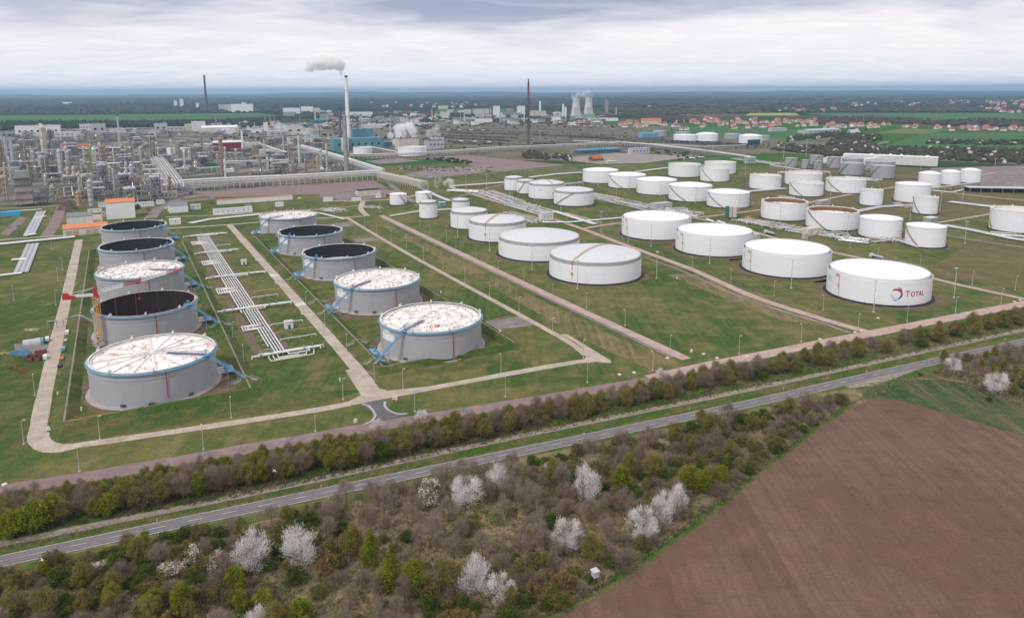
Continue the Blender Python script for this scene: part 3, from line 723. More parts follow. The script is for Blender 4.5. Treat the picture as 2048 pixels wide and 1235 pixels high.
    for yy in (-5, -2, 1, 4, 6): q = dx * (GR + 6.5) + ly * yy; vm.bar(q, q + Vector((0, 0, 3.2)), .16)
    put(vm.build('inlet_manifold', [M_blue, M_pipe]), t)
    if side < 0:
        for (k, w_, z_, h_) in ((0, 7.5, GH - 8.0, 4.6), (1, 3.4, GH - 3.2, 2.4)):
            pn = MB(); a0 = ca - R(56) + (0 if k == 0 else -.02); n_ = 8; vs = []
            for i in range(n_ + 1):
                a = a0 + (i / n_ - .5) * w_ / GR * 1.7
                vs += [((GR + .1) * math.cos(a), (GR + .1) * math.sin(a), z_), ((GR + .1) * math.cos(a), (GR + .1) * math.sin(a), z_ + h_)]
            pn.add(vs, [(2 * i, 2 * i + 2, 2 * i + 3, 2 * i + 1) for i in range(n_)])
            put(pn.build('sign_panel', M_white), t)
    fuzz_ring('bare_soil', x, y, GR + 1.8, GR + 5.2, .031, M_soil, hash(key) % 100)
    if key in ('a1', 'b1', 'b2'): 
        fuzz_ring('bare_soil', *UV(toUV((x, y))[0] + 9 * side, toUV((x, y))[1] - 3)[:2], 12, GR + 3.6, .032, M_soil, 3)
    return t
grey_tank('a1', .9, 'grey clad tank under a rusty white roof with thick radial rafters', 1)
grey_tank('a2', 16.6, 'open grey tank with rust striped dark interior beside the ochre crane mast', 1)
grey_tank('a3', 1.0, 'grey tank with blotchy white roof behind the red and white crane jib', 1)
grey_tank('a4', 12, 'open grey tank with black interior between the crane jib and the garages', 1)
grey_tank('a5', 12, 'open grey tank with black interior standing in front of the orange roofed garages', 1)
grey_tank('b1', 1.1, 'grey tank with studded white roof above the concrete road junction', -1)
grey_tank('b2', .9, 'grey tank with studded white roof one back from the road junction', -1)
grey_tank('b3', 12, 'open grey tank with sign panel and black interior behind two white roofed ones', -1)
grey_tank('b4', 11, 'open grey tank with pale roof strip low inside its black interior', -1)
grey_tank('b5', .9, 'white roofed grey tank at the refinery end beside the long pipe branches', -1)

# ---- grassed bunds round the two rows, with a narrow path on the crest
def bund(name, u0, u1, v0, v1, h=2.6, run=5.5, m=M_grassd):
    mb = MB(); ring = [(u0, v0), (u1, v0), (u1, v1), (u0, v1)]; prof = [(-run, .0), (-.9, h), (.9, h), (run, 0)]
    vs = []
    for i, (u, v) in enumerate(ring):
        su, sv = (-1 if u == u0 else 1), (-1 if v == v0 else 1)
        for o_, z in prof: p = UV(u - su * o_, v - sv * o_, z); vs.append(p)
    k = len(prof)
    fs = []
    for i in range(4):
        j = (i + 1) % 4
        for a in range(k - 1): fs.append((i * k + a, i * k + a + 1, j * k + a + 1, j * k + a))
    mb.add(vs, fs); o = mb.build(name, m); o['kind'] = 'structure'
    pb = MB(); strip_mb([UV(*q) for q in ring] + [UV(*ring[0])], .8, h + .03, mb=pb)
    struct('crest_path', pb, M_track); return o
bund('earth_bund', -32.5, 49, 376, 800)
bund('earth_bund', 117.5, 199, 371.5, 800)
for k, (ka, kb_) in enumerate((('a1', 'a2'), ('a2', 'a3'), ('a3', 'a4'), ('a4', 'a5'), ('b1', 'b2'), ('b2', 'b3'), ('b3', 'b4'), ('b4', 'b5'))):
    (u0, v0), (u1, v1) = toUV(GT[ka]), toUV(GT[kb_]); vm_ = (v0 + v1) / 2; uc = 7 if ka[0] == 'a' else 156.5
    mb = MB(); vs = []
    for u in (uc - 40, uc + 40):
        for o_, z in ((-4, 0), (-.6, 1.5), (.6, 1.5), (4, 0)): vs.append(UV(u, vm_ + o_, z))
    mb.add(vs, [(0, 4, 5, 1), (1, 5, 6, 2), (2, 6, 7, 3)]); struct('earth_bund', mb, M_grassd)

# ---- white and steel tanks
TANKS = []
def white_tank(ext, kind, label, stair=None, group='white product tanks', rise=None, walk=None, stain=None, bank=None, fix_h=None, rusty=False):
    rise = {'double': .085, 'band': .13, 'cone': .11, 'open': 0, 'grey': .08, 'dome': .26}[kind] if rise is None else rise
    x, y, r, h = fit(*ext, rise=rise, flat=(kind == 'open'))
    if fix_h: h = fix_h
    t = thing('storage_tank', label, 'storage tank', (x, y, 0), 0, group); ca = cam_angle((x, y)); n = 72 if r > 15 else 48
    TANKS.append((x, y, r, h, kind)); body = M_shells if kind == 'grey' else M_shellw
    det = math.hypot(x, y) < 1300
    if kind == 'double':
        hs = h - 1.2
        put(MB_l([(r, .2), (r, hs), (r - .3, hs), (r - .3, hs - 4)], M_shellw, 'shell', n), t)
        put(MB_l([(r - 2.0, hs - 4), (r - 2.0, h), (r - 1.8, h + .1), (r - 1.8, h + .25)], M_shellw, 'inner_shell', n), t)
        put(MB_l([(r - .3, hs - 3.9), (r - 2, hs - 3.9)], M_gap, 'gap_floor', n), t)
        d = MB(); d.dome(r - 1.9, h + .2, rise * r, n, 8); dm = put(d.build('dome_roof', M_dome), t)
        rl = MB(); rl.lathe([(r - 1.95, h + 1.0), (r - 1.85, h + 1.0), (r - 1.85, h + 1.1), (r - 1.95, h + 1.1)], n)
        for i in range(n): a = 2 * math.pi * i / n; rl.bar(((r - 1.9) * math.cos(a), (r - 1.9) * math.sin(a), h + .1), ((r - 1.9) * math.cos(a), (r - 1.9) * math.sin(a), h + 1.1), .05)
        put(rl.build('handrail', M_white2), dm)
    elif kind == 'band':
        hs = h - 2.0
        put(MB_l([(r, .2), (r, hs), (r - .3, hs), (r - .3, hs - 1.5)], M_shellw, 'shell', n), t)
        b = MB(); b.lathe([(r - .5, hs - 1.5), (r - .5, h + .9), (r - 1.5, h + 1.1)], n)
        for i in range(n * 2): a = math.pi * i / n; b.bar(((r - .42) * math.cos(a), (r - .42) * math.sin(a), hs - .8), ((r - .42) * math.cos(a), (r - .42) * math.sin(a), h + 1.0), .1)
        put(b.build('rim_band', M_band), t)
        d = MB(); d.dome(r - 1.2, h + 1.0, rise * r, n, 8); put(d.build('dome_roof', M_domea), t)
    elif kind == 'open':
        put(MB_l([(r, .2), (r, h - 2.2), (r + .25, h - 2.2), (r + .25, h - 1.9), (r, h - 1.9), (r, h)], M_shellw, 'shell', n), t)
        put(MB_l([(r + .3, h), (r + .3, h + .25), (r - 2.0, h + .25), (r - 2.0, h - .2)], M_white2, 'rim_walkway', n), t)
        put(MB_l([(r - 2.0, h - .2), (r - 2.0, h - (5.2 if rusty else 2.6))], M_rust if rusty else M_white2, 'inner_wall', n), t)
        d = MB(); d.dome(r - 2.1, h - (4.6 if rusty else 1.9), .2, n, 4); put(d.build('floating_roof', M_deck if rusty else M_white2), t)
        if det:
            for i in range(7):
                a = 2 * math.pi * (i + .3) / 7; fb = MB(); fb.box((r - .6) * math.cos(a), (r - .6) * math.sin(a), h + .2, 1.6, 1.2, 1.3, a); fb.tube(((r - .6) * math.cos(a), (r - .6) * math.sin(a), h + 1.4), ((r - .6) * math.cos(a), (r - .6) * math.sin(a), h + 2.0), .3, n=6)
                put(fb.build('foam_pourer', M_white2), t)
    else:
        put(MB_l([(r, .2), (r, h)], body, 'shell', n), t)
        rf = MB(); rf.lathe([(r, h), (r + .35, h), (r + .35, h + .25), (r, h + .3)], n); rf.dome(r, h + .28, rise * r, n, 8)
        roof = put(rf.build('dome_roof' if kind == 'dome' else 'roof', M_shells if kind == 'grey' else M_dome), t)
        rl = MB(); rl.lathe([(r - .1, h + 1.1), (r + .0, h + 1.1), (r, h + 1.2), (r - .1, h + 1.2)], n)
        for i in range(n // 2): a = 4 * math.pi * i / n; rl.bar(((r - .05) * math.cos(a), (r - .05) * math.sin(a), h), ((r - .05) * math.cos(a), (r - .05) * math.sin(a), h + 1.2), .09)
        if det: put(rl.build('handrail', M_lgrey), roof)
    bm_ = M_black if bank in (None, 'tar') else M_soil
    put(MB_l([(r + 2.6, 0), (r + 1.4, .8), (r - .2, .9)], bm_, 'base_ring', n), t)
    if stair:
        a0, da = stair; o = stair_ribbon(r, h, ca + R(a0), R(da), M_rusty if kind != 'grey' else M_rust, n=22); put(o, t)
    if walk is not None:
        w = MB(); a = ca + R(walk); d_ = Vector((math.cos(a), math.sin(a), 0)); l_ = Vector((-d_.y, d_.x, 0)); pr = None
        for i in range(22):
            q = 1 - i / 21 * 1.93; rr_ = (r - 1.2) * q; z_ = h + 1.2 + rise * r * (1 - (abs(q)) ** 2) + .15; p = d_ * rr_ + Vector((0, 0, z_))
            if pr is not None:
                w.bar(pr, p, 1.3, .12)
                for s_ in (-.65, .65): w.bar(pr + l_ * s_ + Vector((0, 0, 1.1)), p + l_ * s_ + Vector((0, 0, 1.1)), .09); w.bar(p + l_ * s_, p + l_ * s_ + Vector((0, 0, 1.1)), .08)
            pr = p
        w.bar(d_ * (r + .3) + Vector((0, 0, h - 6)), d_ * (r + .3) + Vector((0, 0, h + 1.5)), .7, .3)
        w.box(d_.x * (r + .4), d_.y * (r + .4), h * .42, .9, 1.8, 2.0, a)
        w.bar(d_ * (r + .25) + Vector((0, 0, 2.5)), d_ * (r + .25) + Vector((0, 0, h * .45)), .5, .2)
        put(w.build('roof_walkway', M_ochre), t)
    if stain is not None:
        s_ = MB(); a = ca + R(stain); d_ = Vector((math.cos(a), math.sin(a), 0)); l_ = Vector((-d_.y, d_.x, 0)); q = d_ * (r + .22)
        s_.bar(q + l_ * 0 + Vector((0, 0, h * .55)), q + Vector((0, 0, h - 1.2)), .75, .2)
        s_.box((q - l_ * 1.4).x, (q - l_ * 1.4).y, h - 2.4, .7, 3.8, 1.6, a); s_.bar(q + l_ * .5 + Vector((0, 0, 1.2)), q + l_ * .2 + Vector((0, 0, h * .6)), .55, .2)
        s_.box(q.x, q.y, h * .44, .7, 1.7, 2.2, a)
        put(s_.build('vent_pipe', plain('rust_stained_pipe', (.60, .46, .33), .3, .4, .8)), t)
    t['dims'] = [x, y, r, h]; return t, ca
big = []
M_ltr = plain('grey_lettering', (.16, .17, .20), .1, 1); M_ltrred = plain('red_lettering', (.50, .04, .07), .1, .5)
def small_text(t, ca, deg, lines, frac=.80, size=1.15):
    x, y, r, h = t['dims']
    for i, s_ in enumerate(lines): text_on(s_, t, r, ca + R(deg), h * frac - 1.75 * (i + 1), size, M_ltr)
t1, c1 = white_tank((1647, 1857.5, 610, 519), 'double', 'white tank with the red and blue logo beside the hedge', stain=-46)
t2, c2 = white_tank((1481, 1659, 556, 478), 'double', 'plain white domed tank standing directly behind the logo tank', stain=-51)
t3, c3 = white_tank((1349, 1505, 514, 446), 'double', 'white domed tank third back in the row of the logo tank', stain=-52)
t4, c4 = white_tank((1242, 1380.5, 481, 421), 'double', 'white domed tank at the far end of the logo tank row', stain=-55)
for t_, c_ in ((t1, c1), (t2, c2), (t3, c3), (t4, c4)): small_text(t_, c_, -66 if t_ is t1 else -70, ['TK 2205', 'OTTOKRAFTSTOFF', 'GEFAHRGUT-NR. 1203'] if t_ is t1 else ['TK 2204', 'KRAFTSTOFF', 'UN 1203'], .82, .95)
# the sign on the shell: swirl of bands round a ball, then the word
def swirl(t, ca, deg, z, R0):
    x, y, r, h = t['dims']; a0 = ca + R(deg)
    def pt(u, v, k=.05): a = a0 + u / r; return ((r + k) * math.cos(a), (r + k) * math.sin(a), z + v)
    def band(name, col, outer, inner, k):
        mb = MB(); n = len(outer); vs = [pt(*p, k) for p in outer] + [pt(*p, k) for p in inner]
        mb.add(vs, [(i, i + 1, n + i + 1, n + i) for i in range(n - 1)]); put(mb.build(name, col), t)
    def arc(cx, cy, rx, ry, d0, d1, rot=0.0, n=24):
        o = []
        for i in range(n + 1):
            q = R(d0 + (d1 - d0) * i / n); px_, py_ = rx * math.cos(q), ry * math.sin(q); c_, s_ = math.cos(R(rot)), math.sin(R(rot))
            o.append(((cx + px_ * c_ - py_ * s_) * R0, (cy + px_ * s_ + py_ * c_) * R0))
        return o
    Mb = plain('logo_blue', (.03, .10, .34), .1, .5); Mr = plain('logo_red', (.52, .07, .09), .1, .5); Ml = plain('logo_light_blue', (.42, .64, .80), .1, .5)
    Mo = plain('logo_pale_orange', (.80, .66, .52), .1, .5); Mv = plain('logo_violet', (.16, .09, .38), .1, .5)
    band('logo_band', Ml, arc(0, 0, 1, .98, 175, 330), arc(.06, .10, .86, .80, 180, 325), .05)
    band('logo_band', Mo, arc(0, .02, .92, .72, 95, 262), arc(.04, .04, .78, .58, 95, 262), .07)
    band('logo_band', Mb, [(a * R0, b * R0) for a, b in ((.22, -.82), (.42, -.62), (.60, -.30), (.66, .05), (.60, .34))], [(a * R0, b * R0) for a, b in ((.48, -.86), (.76, -.60), (.94, -.26), (.98, .10), (.86, .44))], .09)
    band('logo_band', Mr, [(a * R0, b * R0) for a, b in ((-.78, .62), (-.52, .88), (-.1, 1.0), (.35, .94), (.72, .66), (.96, .22), (1.0, -.28))], [(a * R0, b * R0) for a, b in ((-.78, .60), (-.45, .62), (-.05, .62), (.3, .52), (.56, .30), (.78, .02), (.98, -.30))], .11)
    band('logo_band', Mv, [(a * R0, b * R0) for a, b in ((.10, 1.12), (.42, 1.14), (.72, .92), (.90, .58))], [(a * R0, b * R0) for a, b in ((.10, 1.10), (.40, .96), (.62, .76), (.84, .52))], .12)
    band('logo_band', Mb, [(a * R0, b * R0) for a, b in ((-.62, -.88), (-.36, -1.02), (-.05, -1.08), (.2, -1.04))], [(a * R0, b * R0) for a, b in ((-.62, -.90), (-.40, -1.10), (-.08, -1.2), (.2, -1.06))], .12)
ta = R(0)
def ang_at(t, ca, px_):     # angle on the shell whose picture column is px_
    x, y, r, h = t['dims']; b = None
    for k in range(-850, 851):
        a = ca + R(k / 10); q = PJ((x + r * math.cos(a), y + r * math.sin(a), h * .4))
        if b is None or abs(q[0] - px_) < b[0]: b = (abs(q[0] - px_), k / 10)
    return b[1]
x1_, y1_, r1_, h1_ = t1['dims']
d_logo = ang_at(t1, c1, 1793); d_word = ang_at(t1, c1, 1830)
hz = lambda deg, yy: height_at((x1_ + r1_ * math.cos(c1 + R(deg)), y1_ + r1_ * math.sin(c1 + R(deg))), yy)
swirl(t1, c1, d_logo, hz(d_logo, 588), (hz(d_logo, 577) - hz(d_logo, 600)) / 2)
a_l, a_r = ang_at(t1, c1, 1811), ang_at(t1, c1, 1848); wid = R(a_r - a_l) * r1_
z0 = hz(d_word, 592); zh = hz(d_word, 580) - z0
T_big = MB()
tt = text_on('T', t1, r1_, c1 + R(a_l) + .09 * wid / r1_, z0, zh / .72, M_ltrred, squeeze=wid * .19 / (zh / .72 * .6), bold=.11)
tt = text_on('OTAL', t1, r1_, c1 + R(a_l) + .60 * wid / r1_, z0 + zh * .02, zh * .80 / .72, M_ltrred, squeeze=wid * .74 / (zh * .8 / .72 * 2.65), spacing=1.06, bold=.10)

B1, cb1 = white_tank((1097.5, 1281, 570, 489), 'band', 'white tank with grey rim band nearest the striped lawn', walk=-28)
B2, cb2 = white_tank((997, 1159, 524, 456.5), 'band', 'widest grey banded tank with handrail on its roof edge', bank='tar')
B3, cb3 = white_tank((938, 1052, 485, 429), 'band', 'grey banded white tank with an ochre walkway over its dome', walk=-24)
B4, cb4 = white_tank((901.5, 975.5, 459, 414.5), 'band', 'small grey banded tank in front of the gravel road bend')
B5, _ = white_tank((904, 939.5, 424, 396.5), 'band', 'narrow grey banded tank half hidden behind a wider one')
C1, _ = white_tank((780, 813.7, 411, 385), 'cone', 'small white tank beside the red fire engine yard', stair=(62, -55))
C2, _ = white_tank((831.5, 864, 407.5, 382), 'cone', 'small white tank beside the end of the pipe bridge', stair=(66, -50))
C3, cc3 = white_tank((839, 875, 437.7, 400.5), 'band', 'small upright tank with grey band beside the valve pipes')
small_text(C3, cc3, -30, ['TK 3301', 'BENZIN'], .8, 1.0)
D1, _ = white_tank((1009, 1046, 382, 352), 'band', 'small banded tank farthest back beside the steaming pipes'.replace('farthest back ', 'at the road '))
D2, _ = white_tank((1034, 1068, 388, 358.5), 'band', 'small banded tank squeezed between two wider banded ones', stair=(-60, 60))
D3, cd3 = white_tank((1057, 1129, 399, 360), 'band', 'banded white tank with two lines of lettering', walk=20)
small_text(D3, cd3, -18, ['TK 1408', 'FLUGKRAFTSTOFF'], .78, 1.3)
D4, _ = white_tank((1107.5, 1187.5, 413, 373.5), 'band', 'banded white tank with diagonal stair above the manifold', stair=(-62, 62))
E1_, _ = white_tank((1165.5, 1236, 367, 334.7), 'cone', 'white domed tank in front of the red roofed gatehouse', stair=(-78, -40))
E2_, _ = white_tank((1216, 1291, 377.5, 343.5), 'cone', 'white domed tank second in the staggered row of five', stair=(-10, -62))
E3_, _ = white_tank((1273, 1352.5, 390.5, 353), 'cone', 'white domed tank in the middle of the staggered five', stair=(-80, -40))
E4_, _ = white_tank((1336.5, 1423, 404, 363.6), 'cone', 'white domed tank fourth in the staggered row of five', stair=(-8, -62))
E5_, _ = white_tank((1412.5, 1497.5, 417, 377), 'cone', 'white domed tank beside the green and grey silos', stair=(-8, -62))
F1, _ = white_tank((1336, 1400.5, 355, 324.5), 'open', 'flat topped white tank at the head of the staggered five', stair=(-75, -35))
F2, _ = white_tank((1408, 1471, 349, 321), 'open', 'flat topped white tank farthest from the striped lawn'.replace('farthest from the striped lawn', 'behind the long pipe bridge end'), stair=(-70, -40))
F3, _ = white_tank((1400, 1458, 364, 333), 'open', 'flat topped white tank close before another of the same kind', stair=(-5, -60))
G1, _ = white_tank((1498, 1561, 379.5, 347), 'open', 'flat topped white tank with stair beside the grey road', stair=(-75, -40))
G2, _ = white_tank((1568.5, 1643.5, 372, 341.5), 'open', 'broad white tank half hidden behind a narrower flat topped one', stair=(-70, -40))
G3, _ = white_tank((1577, 1646, 393.5, 361), 'open', 'flat topped white tank in front of a broader one', stair=(-8, -62))
G4, _ = white_tank((1649.5, 1731, 387, 353.5), 'open', 'broad flat topped white tank in front of the steel tanks', stair=(-8, -60))
G5, _ = white_tank((1718.5, 1764.5, 412, 377), 'open', 'slim white tank with rust stained top', stair=(-70, -50))
G6, _ = white_tank((1787, 1859.5, 406, 363), 'cone', 'tall white domed tank behind a slim flat topped one', stair=(-80, -55))
G7, _ = white_tank((1824, 1874.5, 429, 391), 'open', 'slim flat topped tank in front of a tall domed one', stair=(-20, -62))
G8, _ = white_tank((1520.5, 1614, 442, 396), 'open', 'open white tank with rusty interior behind the loading trucks', stair=(-72, -40), rusty=True)
G9, _ = white_tank((1609.5, 1716, 461.5, 412.5), 'open', 'open white tank with orange rust inside above the manifold', stair=(-8, -58), rusty=True)
G10, _ = white_tank((1716, 1802, 478, 429), 'cone', 'white domed tank with stair rising over the pipe crossing', stair=(-82, -45))
G11, _ = white_tank((1807.5, 1889.5, 496, 445), 'cone', 'white domed tank with stair at the end of the pipe track', stair=(-14, -62))
G12, _ = white_tank((1975, 2083, 466, 412.5), 'open', 'wide white floating roof tank cut by the picture edge', stair=(-55, -40))
H1, _ = white_tank((1834.7, 1880.5, 375, 342), 'cone', 'first of three domed tanks beside the covered yard', rise=.22)
H2, _ = white_tank((1879.4, 1920, 370.5, 339), 'cone', 'middle one of three domed tanks beside the covered yard', rise=.22)
H3, _ = white_tank((1918.8, 1960, 366.5, 336), 'cone', 'last of three domed tanks next to the dark yard', rise=.22)
gs = dict(group='grey steel tanks')
white_tank((1569, 1594.5, 335, 314.6), 'grey', 'small grey steel tank by the rail bridge', stair=(-40, 60), **gs)
white_tank((1602.5, 1618, 338, 319), 'grey', 'thinnest grey steel tank of the cluster', stair=(20, 50), **gs)
white_tank((1619, 1645.5, 331, 309.6), 'grey', 'tall grey steel tank behind the thin ones', stair=(-40, 60), **gs)
white_tank((1627.5, 1643, 342, 321), 'grey', 'thin grey steel tank in front of a tall one', stair=(-40, 60), **gs)
white_tank((1653.5, 1680.5, 337, 312.7), 'grey', 'grey steel tank standing before the small white sheds', stair=(-55, 60), **gs)
white_tank((1678, 1726.5, 351, 323.4), 'grey', 'domed grey steel tank behind a broad flat topped tank', stair=(-75, 60), **gs)
white_tank((1683, 1726, 336, 314.8), 'grey', 'grey steel tank peeping over a domed steel one', **gs)
white_tank((1728.5, 1789, 345, 319.5), 'grey', 'wide grey steel tank in front of the long white hall', stair=(-55, 60), **gs)
white_tank((1739, 1788.5, 357.5, 328.5), 'grey', 'grey domed steel tank with stair by the yard fence', stair=(-75, 60), **gs)
ft = dict(group='tanks beyond the railway')
white_tank((1304.5, 1333, 274, 260.6), 'grey', 'grey flat tank next to the blue shed beyond the railway', **ft)
white_tank((1350, 1381, 272, 263), 'grey', 'grey flat tank behind a pale one beyond the railway', **ft)
white_tank((1346.5, 1395.5, 283, 268), 'cone', 'pale low tank beside a blue white domed tank', rise=.02, **ft)
white_tank((1391.7, 1436, 283, 264.2), 'cone', 'pale blue domed tank behind the dark tank wagons', rise=.16, **ft)
white_tank((1447.5, 1481, 280, 266.3), 'grey', 'grey low tank between two pale domed tanks', **ft)
white_tank((1477, 1524, 288, 267.6), 'cone', 'pale blue domed tank beside the dark green shed', rise=.15, **ft)
white_tank((1515, 1540, 283, 270), 'grey', 'grey tank half hidden behind a pale blue dome', **ft)
pt = dict(group='tanks beside the power station')
white_tank((706.5, 745, 308.5, 293), 'open', 'white flat topped tank in front of the teal power station', **pt)
white_tank((796, 853.5, 313.5, 291.5), 'open', 'broad white tank with dark roof under the steam clouds', **pt)
for i, (a, b) in enumerate(((310, 326.5), (334.5, 351), (359, 376))):
    white_tank((a, b, 310.5 - i, 296 - i * .5), 'cone', ['small white refinery tank beside the road to the racks', 'middle one of three small white refinery tanks', 'small white refinery tank beside the steel frames'][i], rise=.03, group='three small refinery tanks')
for (X, Y, r, h, k) in TANKS:
    if math.hypot(X, Y) < 900 and r > 9: fuzz_ring('bare_soil', X, Y, r + 1.5, r + 5, .034, M_soil, int(X) % 50)
    if k == 'double': fuzz_ring('worn_grass', X, Y, r + 4, r + 12, .026, M_grasso, int(Y) % 50)
# ------------------------------------------------------------------ pipe tracks of the tank farm
def UVp(u, v, z): return UV(u, v, z)
def pipe_track(label):
    t = thing('pipe_track', label, 'pipeline', UV(72, 430)); o0 = UV(72, 430)
    L0 = lambda p: p - o0
    loops = [(475, 490), (579, 594), (685, 700), (784, 799)]
    n = 7; us = [65.6 + 1.75 * k for k in range(n)]; starts = [520, 478, 440, 424, 424, 424, 430, 560]; ends = [838, 838, 838, 830, 834, 838, 838, 838]
    for k in range(n):
        pts = [(us[k], starts[k])]
        for (a, b) in loops:
            if k < 5 and a > starts[k] + 2: 
                q = k if starts[k] > 450 or k < 3 else k
                V0, W0, b_ = a + q * 1.35, b - q * 1.35, 57.5 + q * 1.6
                pts += [(us[k], V0), (b_, V0), (b_, W0), (us[k], W0)]
            elif k < 6 and a > starts[k] + 2 and a < 500: pts += [(us[k], a + 4.6), (63.5 + k * .6, a + 4.6), (63.5 + k * .6, a + 5.2), (us[k], a + 5.2)] if False else []
        pts.append((us[k], ends[k]))
        mb = MB(); mb.path([L0(UV(u, v, .95)) for u, v in pts], .40 if k % 3 else .52, 7); put(mb.build('pipe', M_pipe if k % 2 else M_white2), t)
    sp = MB()
    for v in range(428, 838, 9): sp.bar(L0(UV(66.3, v, .35)), L0(UV(76.6, v, .35)), .4, .5)
    put(sp.build('pipe_sleeper', M_conc), t)
    return t
pipe_track('long bundle of white pipes with square expansion loops between the grey tank rows')
def cross_line(v, u0, u1, label, valves=True, n=3, z=2.1, drop=None):
    o0 = UV((u0 + u1) / 2, v); t = thing('pipe_bridge', label, 'pipe crossing', o0, 0, 'pipe crossings over the main track'); L0 = lambda p: p - o0
    for k in range(n):
        mb = MB(); vv = v + k * 1.1; z_ = z + .15 * (k % 2)
        a, b = u0 + 3 * (k % 2) + 2 * k, u1 - 4 * ((k + 1) % 2) - 2 * k
        mb.path([L0(UV(a, vv, .6)), L0(UV(a, vv, z_)), L0(UV(b, vv, z_)), L0(UV(b, vv, .5))], .42, 8); put(mb.build('pipe', M_white2 if k else M_white), t)
    sb = MB()
    for u in np.arange(u0 + 2, u1, 7.5): 
        sb.bar(L0(UV(u, v - .6, 0)), L0(UV(u, v - .6, z - .4)), .22); sb.bar(L0(UV(u, v + n * 1.1 - .5, 0)), L0(UV(u, v + n * 1.1 - .5, z - .4)), .22); sb.bar(L0(UV(u, v - .8, z - .45)), L0(UV(u, v + n * 1.1 - .3, z - .45)), .22)
    put(sb.build('pipe_support', M_grey), t)
    if valves:
        for j, u in enumerate((u0 + 5, u0 + 11, u0 + 17, (u0 + u1) / 2 + 8, (u0 + u1) / 2 + 13)):
            w = MB(); p = L0(UV(u, v + (j % 3) * 1.1, z)); w.box(p.x, p.y, z - .6, 1.2, 1.0, 1.2, YAW); w.tube(p + Vector((0, 0, .4)), p + Vector((0, 0, 1.9)), .12, n=6); w.tube(p + Vector((0, 0, 1.9)), p + Vector((0, 0, 2.05)), .55, n=10)
            put(w.build('valve', M_blue), t)
    for (ul, dv) in ((u0 + 12, -3.2),):
        lp = MB(); lp.path([L0(UV(ul + 8, v + 1, 1.6)), L0(UV(ul + 8, v + dv, 1.6)), L0(UV(ul + 20, v + dv, 1.6)), L0(UV(ul + 20, v + 1, 1.6))], .36, 7); put(lp.build('pipe_loop', M_white2), t)
    return t
cross_line(423, 57, 100, 'pipe crossing with blue valves at the near end of the white pipe bundle')
cross_line(526, 50, 104, 'pipe crossing with blue valves beside the open rusty striped tank')
cross_line(630, 54, 104, 'pipe crossing with blue valves beside the jib tip of the crane')
cross_line(735, 55, 96, 'pipe crossing with blue valves far along the white pipe bundle')
cross_line(828, 52, 98, 'pipe crossing at the refinery end of the white pipe bundle', n=4)
for i, (v, u1) in enumerate(((447, 99), (462, 101), (553, 96), (656, 92), (765, 90), (570, 103), (480, 98))):
    mb = MB(); o0 = UV(77, v); mb.path([UV(77, v, 1.0) - o0, UV(78, v, 1.9) - o0, UV(u1, v, 1.9) - o0, UV(u1, v, .2) - o0], .30 if i % 2 == 0 else .16, 7)
    for u in range(82, int(u1), 7): mb.bar(UV(u, v, 0) - o0, UV(u, v, 1.7) - o0, .2)
    want(tag(mb.build('branch_pipe', M_pipe if i % 2 == 0 else M_ochre, None, o0), cat='pipe', group='branch pipes off the main track'), 'thin branch pipe on short posts' if i % 2 == 0 else 'slim ochre water pipe on posts')
# loop at the very end of the bundle
mb = MB(); o0 = UV(72, 420)
for k in range(3): mb.path([UV(66 + 2.5 * k, 423, 1) - o0, UV(66 + 2.5 * k, 414 + 2 * k, 1) - o0, UV(90 - 4 * k, 414 + 2 * k, 1) - o0, UV(92 - 4 * k, 423, 1) - o0], .34, 7)
tag(mb.build('pipe_loop', M_white2, None, o0), 'nested white pipe loop lying on the lawn at the bundle end', 'pipe')

def track_line(name, pix, n, gap, z, r, label, cat, mats, group=None, sup=12, post=True):
    """n parallel pipes along a line of ground points, on low supports"""
    P = [G(*p) for p in pix]; o0 = P[0].copy(); t = thing(name, label, cat, o0, 0, group)
    for k in range(n):
        mb = MB(); pts = []
        for i, p in enumerate(P):
            d = (P[min(i + 1, len(P) - 1)] - P[max(i - 1, 0)]).normalized(); nrm = Vector((-d.y, d.x, 0)); q = p + nrm * (k - (n - 1) / 2) * gap - o0; q.z = z + .08 * (k % 3); pts.append(q)
        mb.path(pts, r * (1 + .25 * (k % 3 == 1)), 7); put(mb.build('pipe', mats[k % len(mats)]), t)
    sb = MB()
    for a, b in zip(P, P[1:]):
        l = (b - a).length; d = (b - a).normalized(); nrm = Vector((-d.y, d.x, 0)); w = (n - 1) * gap / 2 + .6
        for i in range(max(1, int(l / sup))):
            c = a + d * (i + .5) * sup - o0
            sb.bar(c - nrm * w + Vector((0, 0, z - r - .2)), c + nrm * w + Vector((0, 0, z - r - .2)), .35)
            if post and z > 1:
                for s_ in (-1, 1): sb.bar(c + nrm * w * s_ + Vector((0, 0, 0)), c + nrm * w * s_ + Vector((0, 0, z - r)), .3)
    put(sb.build('pipe_support', M_grey), t); return t
PM = [M_pipe, M_white2, M_lgrey]
SV = [M_silver, M_pipe, M_silver]
track_line('pipe_track', [(42, 547), (66, 489)], 9, 1.25, .9, .5, 'silver pipe track crossing the lawn below the long white pipe', 'pipeline', SV)
track_line('pipe_track', [(58, 472), (83, 424)], 9, 1.2, .9, .5, 'silver pipe track running between the lawns up to the refinery', 'pipeline', SV)
track_line('pipe_track', [(-60, 558), (0, 553), (44, 548)], 2, 1.2, 1.1, .55, 'white pipe joining the lower end of the silver pipe track', 'pipeline', [M_white])
track_line('pipe_track', [(-60, 496), (0, 491), (60, 485), (150, 476)], 3, 1.5, 1.6, .7, 'thick white pipe line below the concrete road beside the garages', 'pipeline', [M_white, M_pipe])
track_line('pipe_track', [(24, 522), (52, 520)], 2, 2.4, 1.4, .5, 'short white pipe stub with ochre end across the silver track', 'pipeline', [M_white])
